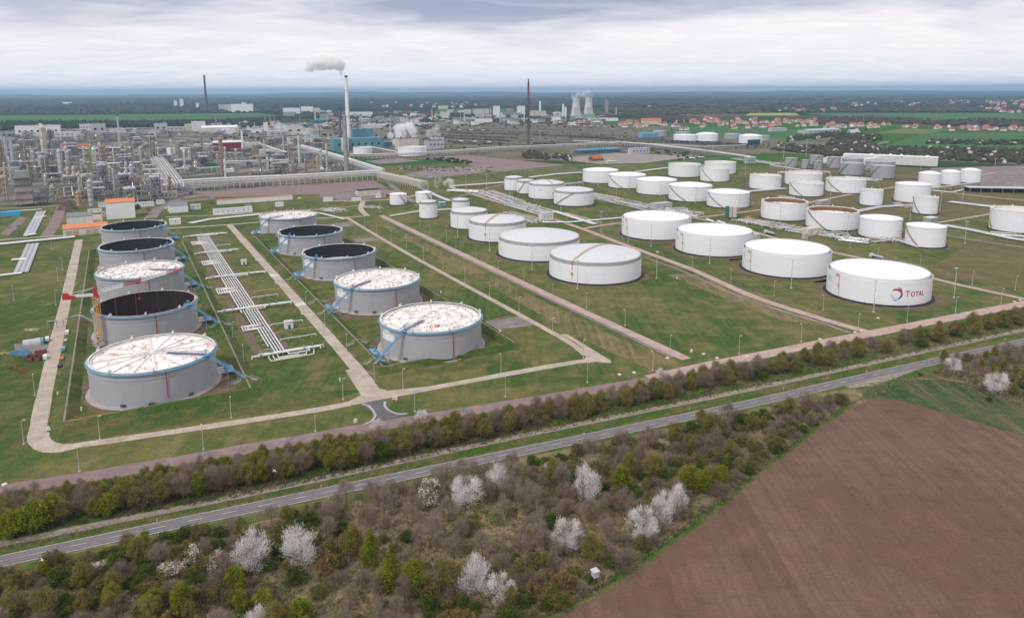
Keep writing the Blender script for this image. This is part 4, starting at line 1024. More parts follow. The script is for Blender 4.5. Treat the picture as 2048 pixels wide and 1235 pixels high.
track_line('pipe_track', [(50, 474), (72, 470)], 2, 2.4, 1.6, .6, 'short white pipes lying over the concrete road culvert', 'pipeline', [M_white])
track_line('pipe_track', [(72, 438), (92, 434)], 2, 2.2, 1.4, .5, 'short white pipe stub near the mauve road', 'pipeline', [M_white])
track_line('pipe_track', [(35, 424), (84, 421)], 1, 1.2, 1.8, .6, 'single white pipe behind the bright blue shelter', 'pipeline', [M_white])
track_line('pipe_track', [(380, 448), (420, 440), (520, 430)], 7, 1.3, 1.2, .45, 'white pipe track crossing behind the open grey tank toward the manifold', 'pipeline', PM)
track_line('pipe_track', [(535, 434), (640, 428), (690, 440)], 3, 1.5, 1.2, .45, 'white pipes bending round the far row tank', 'pipeline', PM)
track_line('pipe_track', [(780, 434), (840, 424), (905, 420)], 3, 1.6, 1.4, .5, 'white pipes running to the small banded tank', 'pipeline', PM)
track_line('pipe_track', [(1085, 446), (1140, 446), (1246, 437)], 4, 1.4, 1.3, .5, 'white pipe track passing toward the far domed tank', 'pipeline', PM)
track_line('pipe_track', [(1108, 424), (1190, 450)], 5, 1.4, 1.3, .45, 'white pipe track leaving the small pump house', 'pipeline', PM)
track_line('pipe_track', [(1890, 452), (1950, 463), (2020, 478), (2090, 488)], 7, 1.4, 1.2, .5, 'blue grey pipe track along the grey road', 'pipeline', [M_silver, M_pipe])
track_line('pipe_track', [(1705, 426), (1760, 415), (1830, 411)], 6, 1.6, 1.2, .45, 'grey pipe track between the slim tank and the white domed one', 'pipeline', SV)
track_line('pipe_track', [(1760, 473), (1800, 484), (1835, 496)], 2, 1.6, 1.3, .5, 'white pipe linking two domed tanks at the track end', 'pipeline', PM)
track_line('pipe_track', [(1860, 382), (1905, 386), (1930, 380)], 3, 1.6, 1.3, .5, 'white pipes bending below the three domed tanks', 'pipeline', PM)
track_line('pipe_track', [(900, 374), (960, 370), (1010, 366)], 5, 1.6, 1.4, .55, 'white pipe track leading to the small banded tank pair', 'pipeline', PM)
track_line('pipe_track', [(1060, 356), (1110, 350), (1165, 346)], 5, 1.6, 1.4, .6, 'white pipe track entering the first domed tank', 'pipeline', PM)
track_line('pipe_track', [(1480, 480), (1520, 488), (1640, 512)], 3, 1.5, 1.1, .45, 'white pipes showing between two domed tanks', 'pipeline', PM)
track_line('pipe_track', [(1165, 520), (1190, 530)], 3, 1.4, 1.1, .45, 'white pipes showing behind the dome with walkway', 'pipeline', PM)
track_line('pipe_track', [(1900, 405), (1960, 412), (2090, 425)], 6, 2.0, 1.2, .5, 'grey pipe field in front of the covered yard', 'pipeline', SV)
track_line('pipe_track', [(1430, 398), (1500, 384), (1570, 378)], 6, 1.7, 1.2, .5, 'grey pipe track between flat topped tanks', 'pipeline', SV)
track_line('pipe_track', [(1270, 345), (1330, 337), (1420, 331)], 5, 1.8, 1.2, .5, 'pale pipe track behind the staggered five tanks', 'pipeline', PM)
track_line('pipe_track', [(820, 368), (880, 396), (900, 404)], 4, 1.8, 1.6, .55, 'white pipe track running beside the long gravel road', 'pipeline', PM)

VP = []
def valves(lst, t, r):
    if not VP:
        for m in (M_lgrey, M_grey, M_white2):
            w = MB(); w.box(0, 0, .4, 1.1, .9, 1.4); w.tube((0, 0, 1.7), (0, 0, 2.7), .14, n=5); w.tube((0, 0, 2.6), (0, 0, 2.75), .5, n=8); w.tube((-.9, 0, 1.0), (.9, 0, 1.0), .3, n=6); VP.append(w.build('valve', m).data); bpy.data.objects.remove(bpy.data.objects[-1] if False else [o for o in COL.objects if o.data == VP[-1]][0])
    for p, a, s_ in lst:
        o = bpy.data.objects.new('valve', r.choice(VP)); COL.objects.link(o); o.parent = t; o.location = p; o.rotation_euler = (0, 0, a); o.scale = (s_,) * 3
def manifold(pix, width, label, seed, dens=1.0):
    """a band of valves, headers, branch pipes and ochre gangways along a line of ground points"""
    r = random.Random(seed); P = [G(*p) for p in pix]; o0 = P[0].copy(); t = thing('pipe_manifold', label, 'pipe manifold', o0, 0, 'valve manifolds')
    hd, br, vl, gw, rl = MB(), MB(), [], MB(), MB()
    tot = 0
    for a, b in zip(P, P[1:]):
        l = (b - a).length; d = (b - a).normalized(); nrm = Vector((-d.y, d.x, 0)); ang = math.atan2(d.y, d.x); tot += l
        for k in range(int(width / 2.2)):
            off = (k + .5) / int(width / 2.2) * width - width / 2; s0, s1 = sorted((r.uniform(0, l), r.uniform(0, l)))
            if s1 - s0 < l * .3: s0, s1 = 0, l
            z = r.choice((.8, 1.1, 1.7, 2.6)); q = a - o0 + nrm * off
            hd.path([q + d * s0 + Vector((0, 0, .3)), q + d * s0 + Vector((0, 0, z)), q + d * s1 + Vector((0, 0, z)), q + d * s1 + Vector((0, 0, .3))], r.uniform(.25, .5), 6)
        for i in range(int(l / 2.6 * dens)):
            s = r.uniform(0, l); o1, o2 = sorted((r.uniform(-width / 2, width / 2), r.uniform(-width / 2, width / 2))); z = r.choice((.9, 1.4, 2.1, 3.0)); q = a - o0 + d * s
            br.path([q + nrm * o1 + Vector((0, 0, .3)), q + nrm * o1 + Vector((0, 0, z)), q + nrm * o2 + Vector((0, 0, z)), q + nrm * o2 + Vector((0, 0, .3))], r.uniform(.18, .4), 6)
            p = q + nrm * r.uniform(-width / 2, width / 2); vl.append((p, ang, r.uniform(.7, 1.5)))
        for i in range(int(l / 14 * dens)):
            s = r.uniform(2, l - 2) if l > 5 else l / 2; q = a - o0 + d * s + nrm * r.uniform(-width / 3, width / 3); w = r.uniform(4, 11); z = r.uniform(2.4, 3.6)
            dd, nn = (d, nrm) if r.random() < .6 else (nrm, -d)
            gw.bar(q - dd * w / 2 + Vector((0, 0, z)), q + dd * w / 2 + Vector((0, 0, z)), 1.3, .15)
            for s_ in (-.65, .65):
                for zz in (.55, 1.1): rl.bar(q - dd * w / 2 + nn * s_ + Vector((0, 0, z + zz)), q + dd * w / 2 + nn * s_ + Vector((0, 0, z + zz)), .1)
                for j in range(int(w / 2) + 1): c = q + dd * (j * 2 - w / 2) + nn * s_; rl.bar(c + Vector((0, 0, 0 if j % 2 == 0 else z)), c + Vector((0, 0, z + 1.1)), .12)
    put(hd.build('header_pipe', M_pipe), t); put(br.build('branch_pipe', M_white2), t); valves(vl[:90], t, r); g_ = put(gw.build('gangway', M_ochre), t); put(rl.build('handrail', M_ochre), g_)
    return t
manifold([(965, 385), (1030, 408), (1100, 428)], 34, 'crowded valve manifold with ochre gangways in front of the banded tanks', 1, 1.5)
manifold([(1145, 385), (1230, 402), (1330, 425)], 30, 'crowded valve manifold below the staggered five tanks', 2, 1.4)
manifold([(1335, 424), (1400, 432)], 26, 'valve manifold beside the two pump houses', 3, 1.3)
manifold([(1480, 440), (1560, 455), (1640, 468), (1690, 476)], 30, 'crowded valve manifold beside the loading tank trucks', 4, 1.5)
manifold([(1680, 478), (1740, 484), (1800, 478)], 20, 'white pipe crossing where two tracks meet on the lawn', 5, 1.1)
manifold([(900, 382), (960, 385)], 26, 'small manifold under the ground steam cloud', 6, 1.1)
manifold([(1430, 405), (1500, 412)], 24, 'valve manifold in front of the silos', 7, 1.2)
manifold([(1560, 395), (1590, 400)], 18, 'valve manifold at the foot of a flat topped tank', 8)
manifold([(1240, 362), (1330, 372)], 22, 'pipe manifold between the two rows of white tanks', 9, 1.0)
manifold([(1830, 488), (1850, 492)], 14, 'valve group at the foot of the last domed tank', 10)
manifold([(1560, 346), (1640, 352)], 26, 'pipe manifold in front of the thin steel tanks', 11)
manifold([(1470, 318), (1560, 330)], 30, 'pipe manifold at the end of the long pipe bridge', 12)
manifold([(645, 420), (690, 424)], 18, 'low blue and white valve group on the lawn behind the far tank', 13, .8)
manifold([(730, 414), (762, 418)], 14, 'low blue valve group beside the small road junction', 14, .8)
manifold([(1690, 356), (1760, 362)], 22, 'grey pipe manifold beside the steel tanks', 15)
manifold([(1980, 470), (2060, 476)], 14, 'valve group at the foot of the wide floating roof tank', 16)
manifold([(1790, 409), (1820, 416)], 14, 'ochre railed valve group beside the tall domed tank', 17)
manifold([(1005, 428), (1080, 446)], 24, 'valve manifold with white pipes by the gravel road edge', 18, 1.2)

# ------------------------------------------------------------------ tower crane
def lattice(mb, a, b, w, h, n, up, m=0, alt=None, ch=.22, br=.12, tri=False):
    a, b = Vector(a), Vector(b); d = (b - a).normalized(); s_ = d.cross(Vector(up)).normalized(); u = s_.cross(d).normalized()
    cs = [(-w / 2, 0), (w / 2, 0), (0, h)] if tri else [(-w / 2, -h / 2), (w / 2, -h / 2), (w / 2, h / 2), (-w / 2, h / 2)]
    P = lambda t, c: a.lerp(b, t) + s_ * c[0] + u * c[1]
    for i in range(n):
        mm = m if alt is None else alt[(i * len(alt)) // n]
        for j, c in enumerate(cs):
            mb.bar(P(i / n, c), P((i + 1) / n, c), ch, m=mm); c2 = cs[(j + 1) % len(cs)]
            mb.bar(P(i / n, c), P((i + .5) / n, c2), br, m=mm); mb.bar(P((i + .5) / n, c2), P((i + 1) / n, c), br, m=mm)
cb_ = G(202, 690); t = thing('tower_crane', 'red and white tower crane with ochre mast beside the open tank', 'crane', cb_)
ch_ = height_at(cb_, 592)
mb = MB(); lattice(mb, (0, 0, 1.2), (0, 0, ch_), 2.5, 2.5, 16, (0, 1, 0), ch=.26, br=.14); put(mb.build('mast', plain('crane_yellow', (.68, .36, .09), .25, .6)), t)
mb = MB(); mb.box(0, 0, 0, 6.4, 6.4, .5, YAW); 
for sx, sy in ((-2.2, -2.2), (2.2, -2.2), (-2.2, 2.2), (2.2, 2.2)): mb.box(sx, sy, .5, 2.4, 1.5, 2.0, YAW)
put(mb.build('ballast', M_conc), t)
tip = G(364, 540, ch_ + 3.0) - cb_; tip.z = ch_ + 3.4; tl = G(128, 596, ch_ - .5) - cb_; tl.z = ch_ + .3
mb = MB(); lattice(mb, (0, 0, ch_ + 1.4), tip, 1.6, 1.7, 30, (0, 0, 1), alt=[0, 0, 0, 1, 1, 0, 0, 0, 1, 1][:10], ch=.25, br=.14, tri=True); put(mb.build('jib', [M_white, M_red]), t)
mb = MB(); lattice(mb, (0, 0, ch_ + 1.0), tl, 1.4, 1.0, 8, (0, 0, 1), ch=.28, br=.16); mb.bar((0, 0, ch_ + 5.5), tl + Vector((0, 0, 1)), .22); mb.bar((0, 0, ch_ + 5.5), tl * .7 + Vector((0, 0, ch_ * .3 + .6)), .16); put(mb.build('counter_jib', M_white), t)
mb = MB(); dd = tl.copy(); dd.z = 0; an = math.atan2(dd.y, dd.x); q = tl - dd.normalized() * 3; mb.box(q.x, q.y, q.z - 1.6, 7, 2.2, 2.4, an); mb.box((q + dd.normalized() * 2).x, (q + dd.normalized() * 2).y, q.z + .6, 2.6, 2.0, 1.6, an); put(mb.build('counterweight', M_red), t)
mb = MB(); mb.box(0, 0, ch_, 2.4, 2.4, 2.6, YAW); lattice(mb, (0, 0, ch_ + 2.4), (0, 0, ch_ + 6.2), 1.3, 1.3, 4, (0, 1, 0), ch=.3); mb.box(1.6, -1.2, ch_ - .6, 1.5, 1.4, 2.0, YAW); put(mb.build('slewing_head', M_red), t)
mb = MB(); hq = tip * .46; hq.z = ch_ + 1.2; mb.box(hq.x, hq.y, hq.z, 2.0, 1.4, .9, 0); mb.bar(hq, hq - Vector((0, 0, 9)), .1); mb.box(hq.x, hq.y, hq.z - 10.2, 1.2, .6, 1.3); put(mb.build('hook_trolley', M_red), t)
mb = MB(); mb.box(-5.5, 2, 0, 2.2, 4.6, 3.2, YAW, 0); mb.box(-5.5, 2, 3.2, 2.5, 4.9, 2.2, YAW, 1); q = mb.build('site_cabin', [M_rust, M_white2], None, cb_ + Vector((0, 6, 0))); tag(q, 'small white and rust site cabin at the crane foot', 'cabin')

# ------------------------------------------------------------------ lamp posts
def lamp_proto(h, heads, name):
    t = thing(name, None, 'lamp post'); mb = MB(); mb.tube((0, 0, 0), (0, 0, h), .17 if h < 15 else .30, .09 if h < 15 else .16, 8); mb.tube((0, 0, 0), (0, 0, .5), .5 if h < 15 else .9, n=10); put(mb.build('pole', M_lgrey), t)
    hb = MB()
    if heads == 1: hb.bar((0, 0, h), (.9, 0, h + .15), .12); hb.box(1.0, 0, h, .9, .4, .25)
    else:
        hb.bar((-1.4, 0, h), (1.4, 0, h), .2)
        for x in (-1.3, -.45, .45, 1.3): hb.box(x, .3, h - .1, .7, .6, .55)
    put(hb.build('lamp_head', M_white2), t); return t
LP = {}
def lamp(px_, py_, h, tall=False):
    k = 'tall' if tall else 'std'
    p = G(px_, py_)
    lab = 'tall floodlight mast' if tall else 'slim grey lamp post'
    if k not in LP: o = LP[k] = lamp_proto(24 if tall else 11, 4 if tall else 1, 'floodlight_mast' if tall else 'lamp_post'); o.location = p
    else: o = dup(LP[k], p)
    o.rotation_euler = (0, 0, YAW + rnd.choice((0, 1.57, 3.14, 4.71))); s = h / (24 if tall else 11); o.scale = (1, 1, s)
    o['group'] = 'floodlight masts' if tall else 'street lamps of the tank farm'
    want(o, lab); return o
for x, y in ((159, 943), (407, 899), (631, 862), (830, 823), (1011, 793), (1174.7, 765), (1305.6, 740.5), (1478, 708), (1602, 683.5), (1716, 661.5), (1814, 643), (1910.8, 624), (2002, 606.5),
             (48, 888), (70, 791), (200, 879), (462.6, 836), (686.5, 799), (806, 779), (1002, 747), (748.9, 766), (694, 703), (612, 613), (650, 654), (466, 678), (488, 728), (556, 560),
             (730, 455), (754, 467), (782.5, 482), (813, 496), (847, 519), (886, 537), (930, 565), (979, 592), (1038, 625), (1105, 670), (1166.5, 717),
             (1048, 568), (1105.6, 596), (1173, 616), (1250, 651), (1339.7, 706), (997, 546), (952.5, 520.5), (912, 495), (893.5, 482), (1385, 540), (1461.5, 565), (1548, 591), (1646, 620),
             (96, 468), (104, 500), (100, 447), (126, 540), (116, 562), (112, 610), (28, 600), (1206, 470), (1256, 486), (1840, 537), (1845, 565), (2030, 580), (1944, 570), (1755, 520), (860, 470), (840, 452),
             (850, 430), (760, 424), (960, 395), (1245, 480), (1700, 496), (1790, 540)): lamp(x, y, 11)
for x, y in ((1582, 576), (1747, 624), (1064, 539), (1155, 577), (1302, 493), (1419, 527), (1313, 557), (1202, 464), (1908, 595), (1929.5, 487), (1694, 472), (1122, 424), (915.6, 474), (979, 502), (1020, 392), (1069, 402),
             (1196, 371), (1258, 378), (1320, 392), (1391, 405), (1478, 419), (1232, 408), (1660, 405), (1560, 446), (1820, 440), (1880, 420), (932, 380), (973, 376), (1490, 350), (1925, 400), (1840, 355)): lamp(x, y, 22, True)
# small things along the roads
M_orange = plain('orange_paint', (.7, .2, .05), .2, .5)
def marker(px_, py_):
    mb = MB(); mb.box(0, 0, 0, .16, .3, 1.05, 0, 0); mb.box(0, 0, 1.05, .16, .3, .2, 0, 1); mb.box(0, 0, 1.25, .16, .3, .1, 0, 0)
    want(tag(mb.build('marker_post', [M_white, M_black], None, G(px_, py_), -.3), cat='marker post', group='delineator posts along the country road'), 'white marker post with black band')
for x, y in ((314, 1042), (318, 1071), (642.5, 974), (657, 997), (1168, 868), (1379, 819), (1567, 779), (1733, 744), (1881, 709), (2010, 679)): marker(x, y)
for x, y in ((9, 969), (1239, 749), (1268, 745), (1335, 716), (1407, 708), (1434, 716), (1710, 664), (1723, 661), (1494, 713), (2029, 603), (2040, 600), (1640, 678), (1756, 636)):
    mb = MB(); mb.tube((0, 0, 0), (0, 0, .45), 1.0, n=14); mb.tube((0, 0, .45), (0, 0, .55), .55, n=12)
    want(tag(mb.build('manhole_ring', M_white2, None, G(x, y)), cat='manhole', group='concrete manhole rings'), 'round pale manhole ring in the grass')
for x, y in ((701, 811), (711, 844), (776, 722), (792, 800), (97, 860), (1383, 704), (129, 792), (116, 790), (163, 821), (1109, 532), (882, 586), (1000, 665), (1240, 555), (1354, 558), (785, 735), (680, 762)):
    mb = MB(); mb.box(0, 0, 0, 1.6, .5, 1.5, YAW, 0) if (x + y) % 2 else mb.tube((0, 0, 0), (0, 0, 1.6), .35, n=8); mb.box(0, 0, 1.5, .5, .5, .5, YAW, 0)
    want(tag(mb.build('hydrant', M_white, None, G(x, y)), cat='hydrant', group='white hydrants in the lawns'), 'small white hydrant stub')
mb = MB(); mb.bar((-1, 0, 0), (-1, 0, 2.4), .1); mb.bar((1, 0, 0), (1, 0, 2.4), .1); mb.box(0, 0, 1.0, 2.6, .1, 1.5, 0, 1); mb.box(-.4, -.07, 1.5, 1.1, .05, .12, 0, 2); mb.box(-.3, -.07, 1.9, 1.4, .05, .12, 0, 2); mb.box(.6, -.07, 1.7, .5, .05, .5, 0, 3)
q = mb.build('road_sign', [M_lgrey, M_white, M_dgrey, M_red], None, G(790, 802), -.2); tag(q, 'white notice board on two posts at the asphalt junction', 'sign')

# ------------------------------------------------------------------ small buildings of the works
def add_windows(par, w, d, h, rz_side, n, z, mat=None, ww=1.2, wh=1.1):
    for i in range(n):
        mb = MB(); x = (i + .5) / n * w - w / 2; mb.box(0, 0, 0, ww, .12, wh, 0, 0); o = mb.build('window', mat or M_glass)
        o.parent = par; c, k = math.cos(rz_side), math.sin(rz_side); o.location = (x * c + (d / 2 + .03) * k, x * k - (d / 2 + .03) * c, z); o.rotation_euler = (0, 0, rz_side)
def house(px_, py_, w, d, h, label, cat='building', wall=None, roof=None, kind='flat', rz=YAW, rise=1.6, wins=3, doors=(), name='building', group=None, base='front'):
    p = G(px_, py_); wall = wall or M_white; roof = roof or M_roofgr
    if base == 'front': p = p + Vector((math.sin(-rz), math.cos(-rz), 0)) * d / 2
    t = thing(name, label, cat, p, rz, group); mb = MB()
    if kind == 'flat':
        mb.box(0, 0, 0, w, d, h); put(mb.build('wall', wall), t); r = MB(); r.box(0, 0, h, w + .4, d + .4, .35); put(r.build('roof', roof), t)
    elif kind == 'gable':
        mb.box(0, 0, 0, w, d, h); mb.add([(-w / 2, -d / 2, h), (-w / 2, d / 2, h), (-w / 2, 0, h + rise), (w / 2, -d / 2, h), (w / 2, d / 2, h), (w / 2, 0, h + rise)], [(0, 2, 1), (3, 4, 5)])
        put(mb.build('wall', wall), t); r = MB(); r.gable(0, 0, h - .02, w, d, .01, rise, 0, 0, 0, .5); put(r.build('roof', roof), t)
    elif kind == 'shed':
        vs = [(-w / 2, -d / 2, 0), (w / 2, -d / 2, 0), (w / 2, d / 2, 0), (-w / 2, d / 2, 0), (-w / 2, -d / 2, h), (w / 2, -d / 2, h), (w / 2, d / 2, h + rise), (-w / 2, d / 2, h + rise)]
        mb.add(vs, [(0, 1, 5, 4), (1, 2, 6, 5), (2, 3, 7, 6), (3, 0, 4, 7), (4, 5, 6, 7)]); put(mb.build('wall', wall), t)
        r = MB(); e = .4; vs = [(-w / 2 - e, -d / 2 - e, h + .03), (w / 2 + e, -d / 2 - e, h + .03), (w / 2 + e, d / 2 + e, h + rise + .06), (-w / 2 - e, d / 2 + e, h + rise + .06)]; vs += [(a, b, c + .25) for a, b, c in vs]
        r.add(vs, [(4, 5, 6, 7), (0, 1, 5, 4), (1, 2, 6, 5), (2, 3, 7, 6), (3, 0, 4, 7), (3, 2, 1, 0)]); put(r.build('roof', roof), t)
    if wins: add_windows(t, w * .92, d, h, 0, wins, h * .5); add_windows(t, d * .8, w, h, math.pi / 2, max(1, wins // 2), h * .5)
    for (x, dw, dh, m) in doors:
        dm = MB(); dm.box(x, -d / 2 - .04, 0.05, dw, .1, dh); put(dm.build('door', m), t)
    return t
M_door = plain('tan_garage_door', (.52, .40, .28), .2, .6)
house(172, 469, 42, 17, 7.5, 'white garage with tan doors under an orange roof', 'garage', M_white2, M_roofor, 'shed', rise=2.2, wins=0, doors=((-15.5, 5.6, 5.4, M_door), (-9.2, 5.6, 5.4, M_door), (3, 5.6, 5.4, M_door), (9.2, 5.6, 5.4, M_door)), name='garage')
house(160, 448, 26, 20, 9, 'grey roofed hall adjoining the orange roofed garage', 'hall', M_white2, M_roofgr, 'shed', rise=2.0, wins=0)
house(243, 437, 31, 22, 20, 'white windowless block with vivid orange gable roof', 'building', M_white, M_roofor, 'gable', rise=3.2, wins=0, name='switch_house')
house(214, 433, 12, 9, 6, 'small pale annex beside the white windowless block', 'building', M_lgrey, M_roofgr, wins=3)
house(358, 425, 22, 20, 9, 'white hall with grey gable roof beside parked vans', 'hall', M_white, M_roofgr, 'shed', rise=1.5, wins=0)
house(392, 419, 12, 8, 6, 'small white cabin on the grass beside the grey roofed hall', 'cabin', M_white2, M_lgrey, wins=2)
house(467, 427, 46, 10, 6, 'long low white shed with a row of dark windows', 'shed', M_white, M_lgrey, wins=7)
house(498, 418, 7, 6, 5, 'tiny tan hut beside the long white shed', 'hut', M_cream, M_roofgr, wins=0)
house(290, 413, 22, 7, 5.5, 'white site office row with small dark windows', 'site office', M_white, M_lgrey, wins=6)
house(321, 408, 10, 6, 5, 'single white site office container by the refinery road', 'site office', M_white, M_lgrey, wins=2)
house(190, 425, 16, 6, 4, 'white site office beside the bare brown shrub', 'site office', M_white, M_lgrey, wins=2)
house(212, 414, 18, 6, 5, 'pale container behind the white annex', 'container', M_white2, M_lgrey, wins=0)
house(102, 449, 14, 6, 4, 'white cabin standing at the end of the pipe run', 'cabin', M_white, M_lgrey, wins=1) if False else None
house(351, 449, 12, 8, 6, 'white cube shaped pump house beside the open tank rim', 'pump house', M_white, M_white2, wins=1, name='pump_house')
house(21, 432, 20, 9, 5, 'bright blue open shelter beside the silver pipe track', 'shelter', plain('bright_blue', (.06, .42, .68), .15, .3), plain('bright_blue', (.06, .42, .68)), wins=0, name='shelter')
house(488.5, 529, 4.4, 3.6, 4, 'small white hut with blue door beside the farther pipe crossing', 'hut', M_white, M_cream, wins=0, doors=((0, 1.4, 2.4, M_dblue),), name='hut')
house(579, 657, 5, 4.2, 4.4, 'small white hut with green door near the pipe loops', 'hut', M_white, M_cream, wins=0, doors=((0, 1.5, 2.6, M_green),), name='hut')
house(560, 413, 10, 6, 5, 'lone white container on the grass patch behind the tank', 'container', M_white, M_white2, wins=0)
house(657, 403, 12, 5, 5, 'white container beside the coal black shed yard', 'container', M_white, M_white2, wins=0)
house(714, 402, 12, 5, 4, 'low white container beside the small road junction', 'container', M_white, M_white2, wins=0)
house(758, 396, 6, 5, 5, 'small white kiosk in front of the fire engine', 'kiosk', M_white, M_white2, wins=0)
house(512, 404, 100, 6, 6, 'very long low white building with half its roof orange', 'building', M_white, M_roofor, wins=0, name='long_building', rise=1)
house(740, 391, 34, 16, 8, 'dark open sided shed with pale front wall', 'shed', M_cream, M_black, wins=0, name='shed')
house(886, 412, 9, 6, 5, 'bright blue container near the narrow banded tank', 'container', M_blue, M_white2, wins=0)
house(1096, 441, 15, 9, 9, 'pale pump house on stilts beside the gravel road', 'pump house', M_white2, M_lgrey, wins=3, name='pump_house')
house(1328, 421, 26, 12, 9, 'grey pump house with roof coolers beside the staggered tanks', 'pump house', M_lgrey, M_silver, wins=3, name='pump_house')
house(1362, 427, 22, 10, 6, 'white pump house with dark roof units behind the domed tank', 'pump house', M_white, M_grey, wins=4, name='pump_house')
house(1340, 425, 6, 5, 5, 'tiny white hut between the two pump houses', 'hut', M_white, M_white2, wins=0)
house(1630, 470, 20, 9, 7, 'tan valve house beside the loading manifold', 'pump house', M_cream, M_cream, wins=2, name='pump_house')
house(1613, 478, 5, 4, 5, 'blue grey cabinet near the tan valve house', 'cabinet', M_lgrey, M_silver, wins=0)
house(1868, 448, 14, 9, 7, 'pale cabin with dark windows behind the last domed tank', 'cabin', M_silver, M_white2, wins=3)
house(1650, 412, 16, 9, 7, 'grey cooler building behind the open rusty tank', 'building', M_silver, M_lgrey, wins=3)
house(1517, 478, 5, 5, 5, 'small pale hut between the domed tank and the road', 'hut', M_lgrey, M_white2, wins=0)
# three silos
for i, (x, m) in enumerate(((1454, M_green), (1460.5, M_lgrey), (1469, M_cream))):
    p = G(x, 437); h = height_at(p, 413); mb = MB(); mb.tube((0, 0, 2), (0, 0, h), 2.6, n=20); mb.dome(2.6, h, .8, 20, 4)
    t = thing('silo', ['green painted silo standing beside two pale ones', 'light grey silo between the green and the cream one', 'cream silo nearest the road of the three'.replace('nearest the road of the three', 'beside the grey one')][i], 'silo', p); put(mb.build('shell', m), t)
    lg = MB()
    for a in range(4): lg.bar((2.2 * math.cos(a * 1.57), 2.2 * math.sin(a * 1.57), 0), (2.2 * math.cos(a * 1.57), 2.2 * math.sin(a * 1.57), 2.4), .3)
    put(lg.build('leg_frame', M_grey), t)

# ------------------------------------------------------------------ vehicles
def car_proto(name, l, w, h, col, van=False, cat='car'):
    t = thing(name, None, cat); mb = MB(); z0 = .35
    if van: prof = [(-l / 2, z0), (l / 2, z0), (l / 2, .95), (l / 2 - .9, 1.05), (l / 2 - 1.5, h), (-l / 2 + .05, h), (-l / 2, 1.0)]
    else: prof = [(-l / 2, z0), (l / 2, z0), (l / 2, .75), (l / 2 - .2, .85), (l / 2 - 1.1, .95), (l / 2 - 1.8, h), (-l / 2 + .9, h), (-l / 2 + .25, .98), (-l / 2, .9)]
    n = len(prof); vs = [(x, -w / 2, z) for x, z in prof] + [(x, w / 2, z) for x, z in prof]
    mb.add(vs, [(i, (i + 1) % n, n + (i + 1) % n, n + i) for i in range(n)] + [tuple(range(n - 1, -1, -1)), tuple(range(n, 2 * n))]); put(mb.build('body', col), t)
    g = MB(); fx = l / 2 - 1.5
    g.box(0 if not van else l / 2 - 2.0, 0, h - .55, (l * .42) if not van else 1.2, w + .03, .42); g.bar((fx + .05, -w / 2 + .15, h - .3), (fx + .05, w / 2 - .15, h - .3), .3, .4); put(g.build('window', M_glass), t)
    for sx in (-1, 1):
        for sy in (-1, 1):
            q = MB(); q.tube((sx * l * .31, sy * (w / 2 - .2), .34), (sx * l * .31, sy * (w / 2 + .03), .34), .34, n=12); put(q.build('wheel', M_tyre), t)
    return t
CP = {}
def car(x, y, col, lab, rz=0.0, van=False):
    k = (col.name, van)
    if k not in CP: CP[k] = o = car_proto('van' if van else 'parked_car', 5.4 if van else 4.4, 2.0 if van else 1.8, 2.4 if van else 1.45, col, van, 'van' if van else 'car'); o.location = G(x, y); o.rotation_euler = (0, 0, rz)
    else: o = dup(CP[k], G(x, y), rz)
    for kk in kids(o): kk.location.z = .12
    o['group'] = 'vehicles on the works'; o['label'] = lab; return o
M_carw = plain('car_white', (.75, .76, .78), .05, 1, .25); M_carb = plain('car_black', (.03, .035, .045), .1, 1, .25); M_cars = plain('car_silver', (.45, .46, .48), .1, 1, .3, .4); M_carr = plain('car_red', (.45, .04, .03), .1, 1, .3); M_caro = plain('car_orange', (.62, .16, .05), .1, 1, .35)
NA = YAW + math.pi / 2
car(95, 681, M_carw, 'white van parked beside the grey site shelter', NA, True); car(91, 717, M_carw, 'white van parked beside the two rust red skips', NA, True)
car(134.5, 668, M_carw, 'white truck cab pulled over under the pipe gantry', NA, True); car(132, 682, M_cars, 'silver car on the verge beside the concrete road', NA)
car(119.5, 733, M_carb, 'black car parked on the verge of the concrete road', NA); car(127, 701, M_blue, 'pale blue van on the verge behind the orange car', NA, True); car(124.5, 718, M_caro, 'orange car on the verge in front of the black one', NA)
car(334, 418, M_carw, 'white van in front of the grey roofed hall', YAW, True); car(340, 423, M_carw, 'second white van beside the grey roofed hall, lower one', YAW, True)
car(158, 412, M_carw, 'white car below the process frames on the works road', YAW); car(36, 452, M_blue, 'blue car parked on the mauve yard', YAW); car(20, 456, M_blue, 'darker blue car at the edge of the mauve yard', YAW)
car(452, 404, M_carw, 'white van on the road beside the long low building', YAW, True); car(425, 407, M_carb, 'black car on the road beside the long low building', YAW); car(600, 398, M_carw, 'white van beside the small container yard', YAW, True)
car(644, 397, M_carb, 'dark car in the container yard', YAW); car(670, 399, M_carr, 'red car in the container yard', YAW); car(724, 394, M_carw, 'white car in front of the dark open shed', YAW)
for i, (x, y) in enumerate(((803, 338), (812, 338), (836, 342), (870, 344), (880, 341), (900, 340), (915, 343), (930, 339), (946, 342), (1145, 318), (1150, 321), (1215, 320), (1240, 322), (1225, 330))):
    c = car(x, y, (M_carw, M_carb, M_carr, M_cars)[i % 4], None, YAW + .6 * (i % 3)); want(c, ('white', 'dark', 'red', 'silver')[i % 4] + ' car parked')
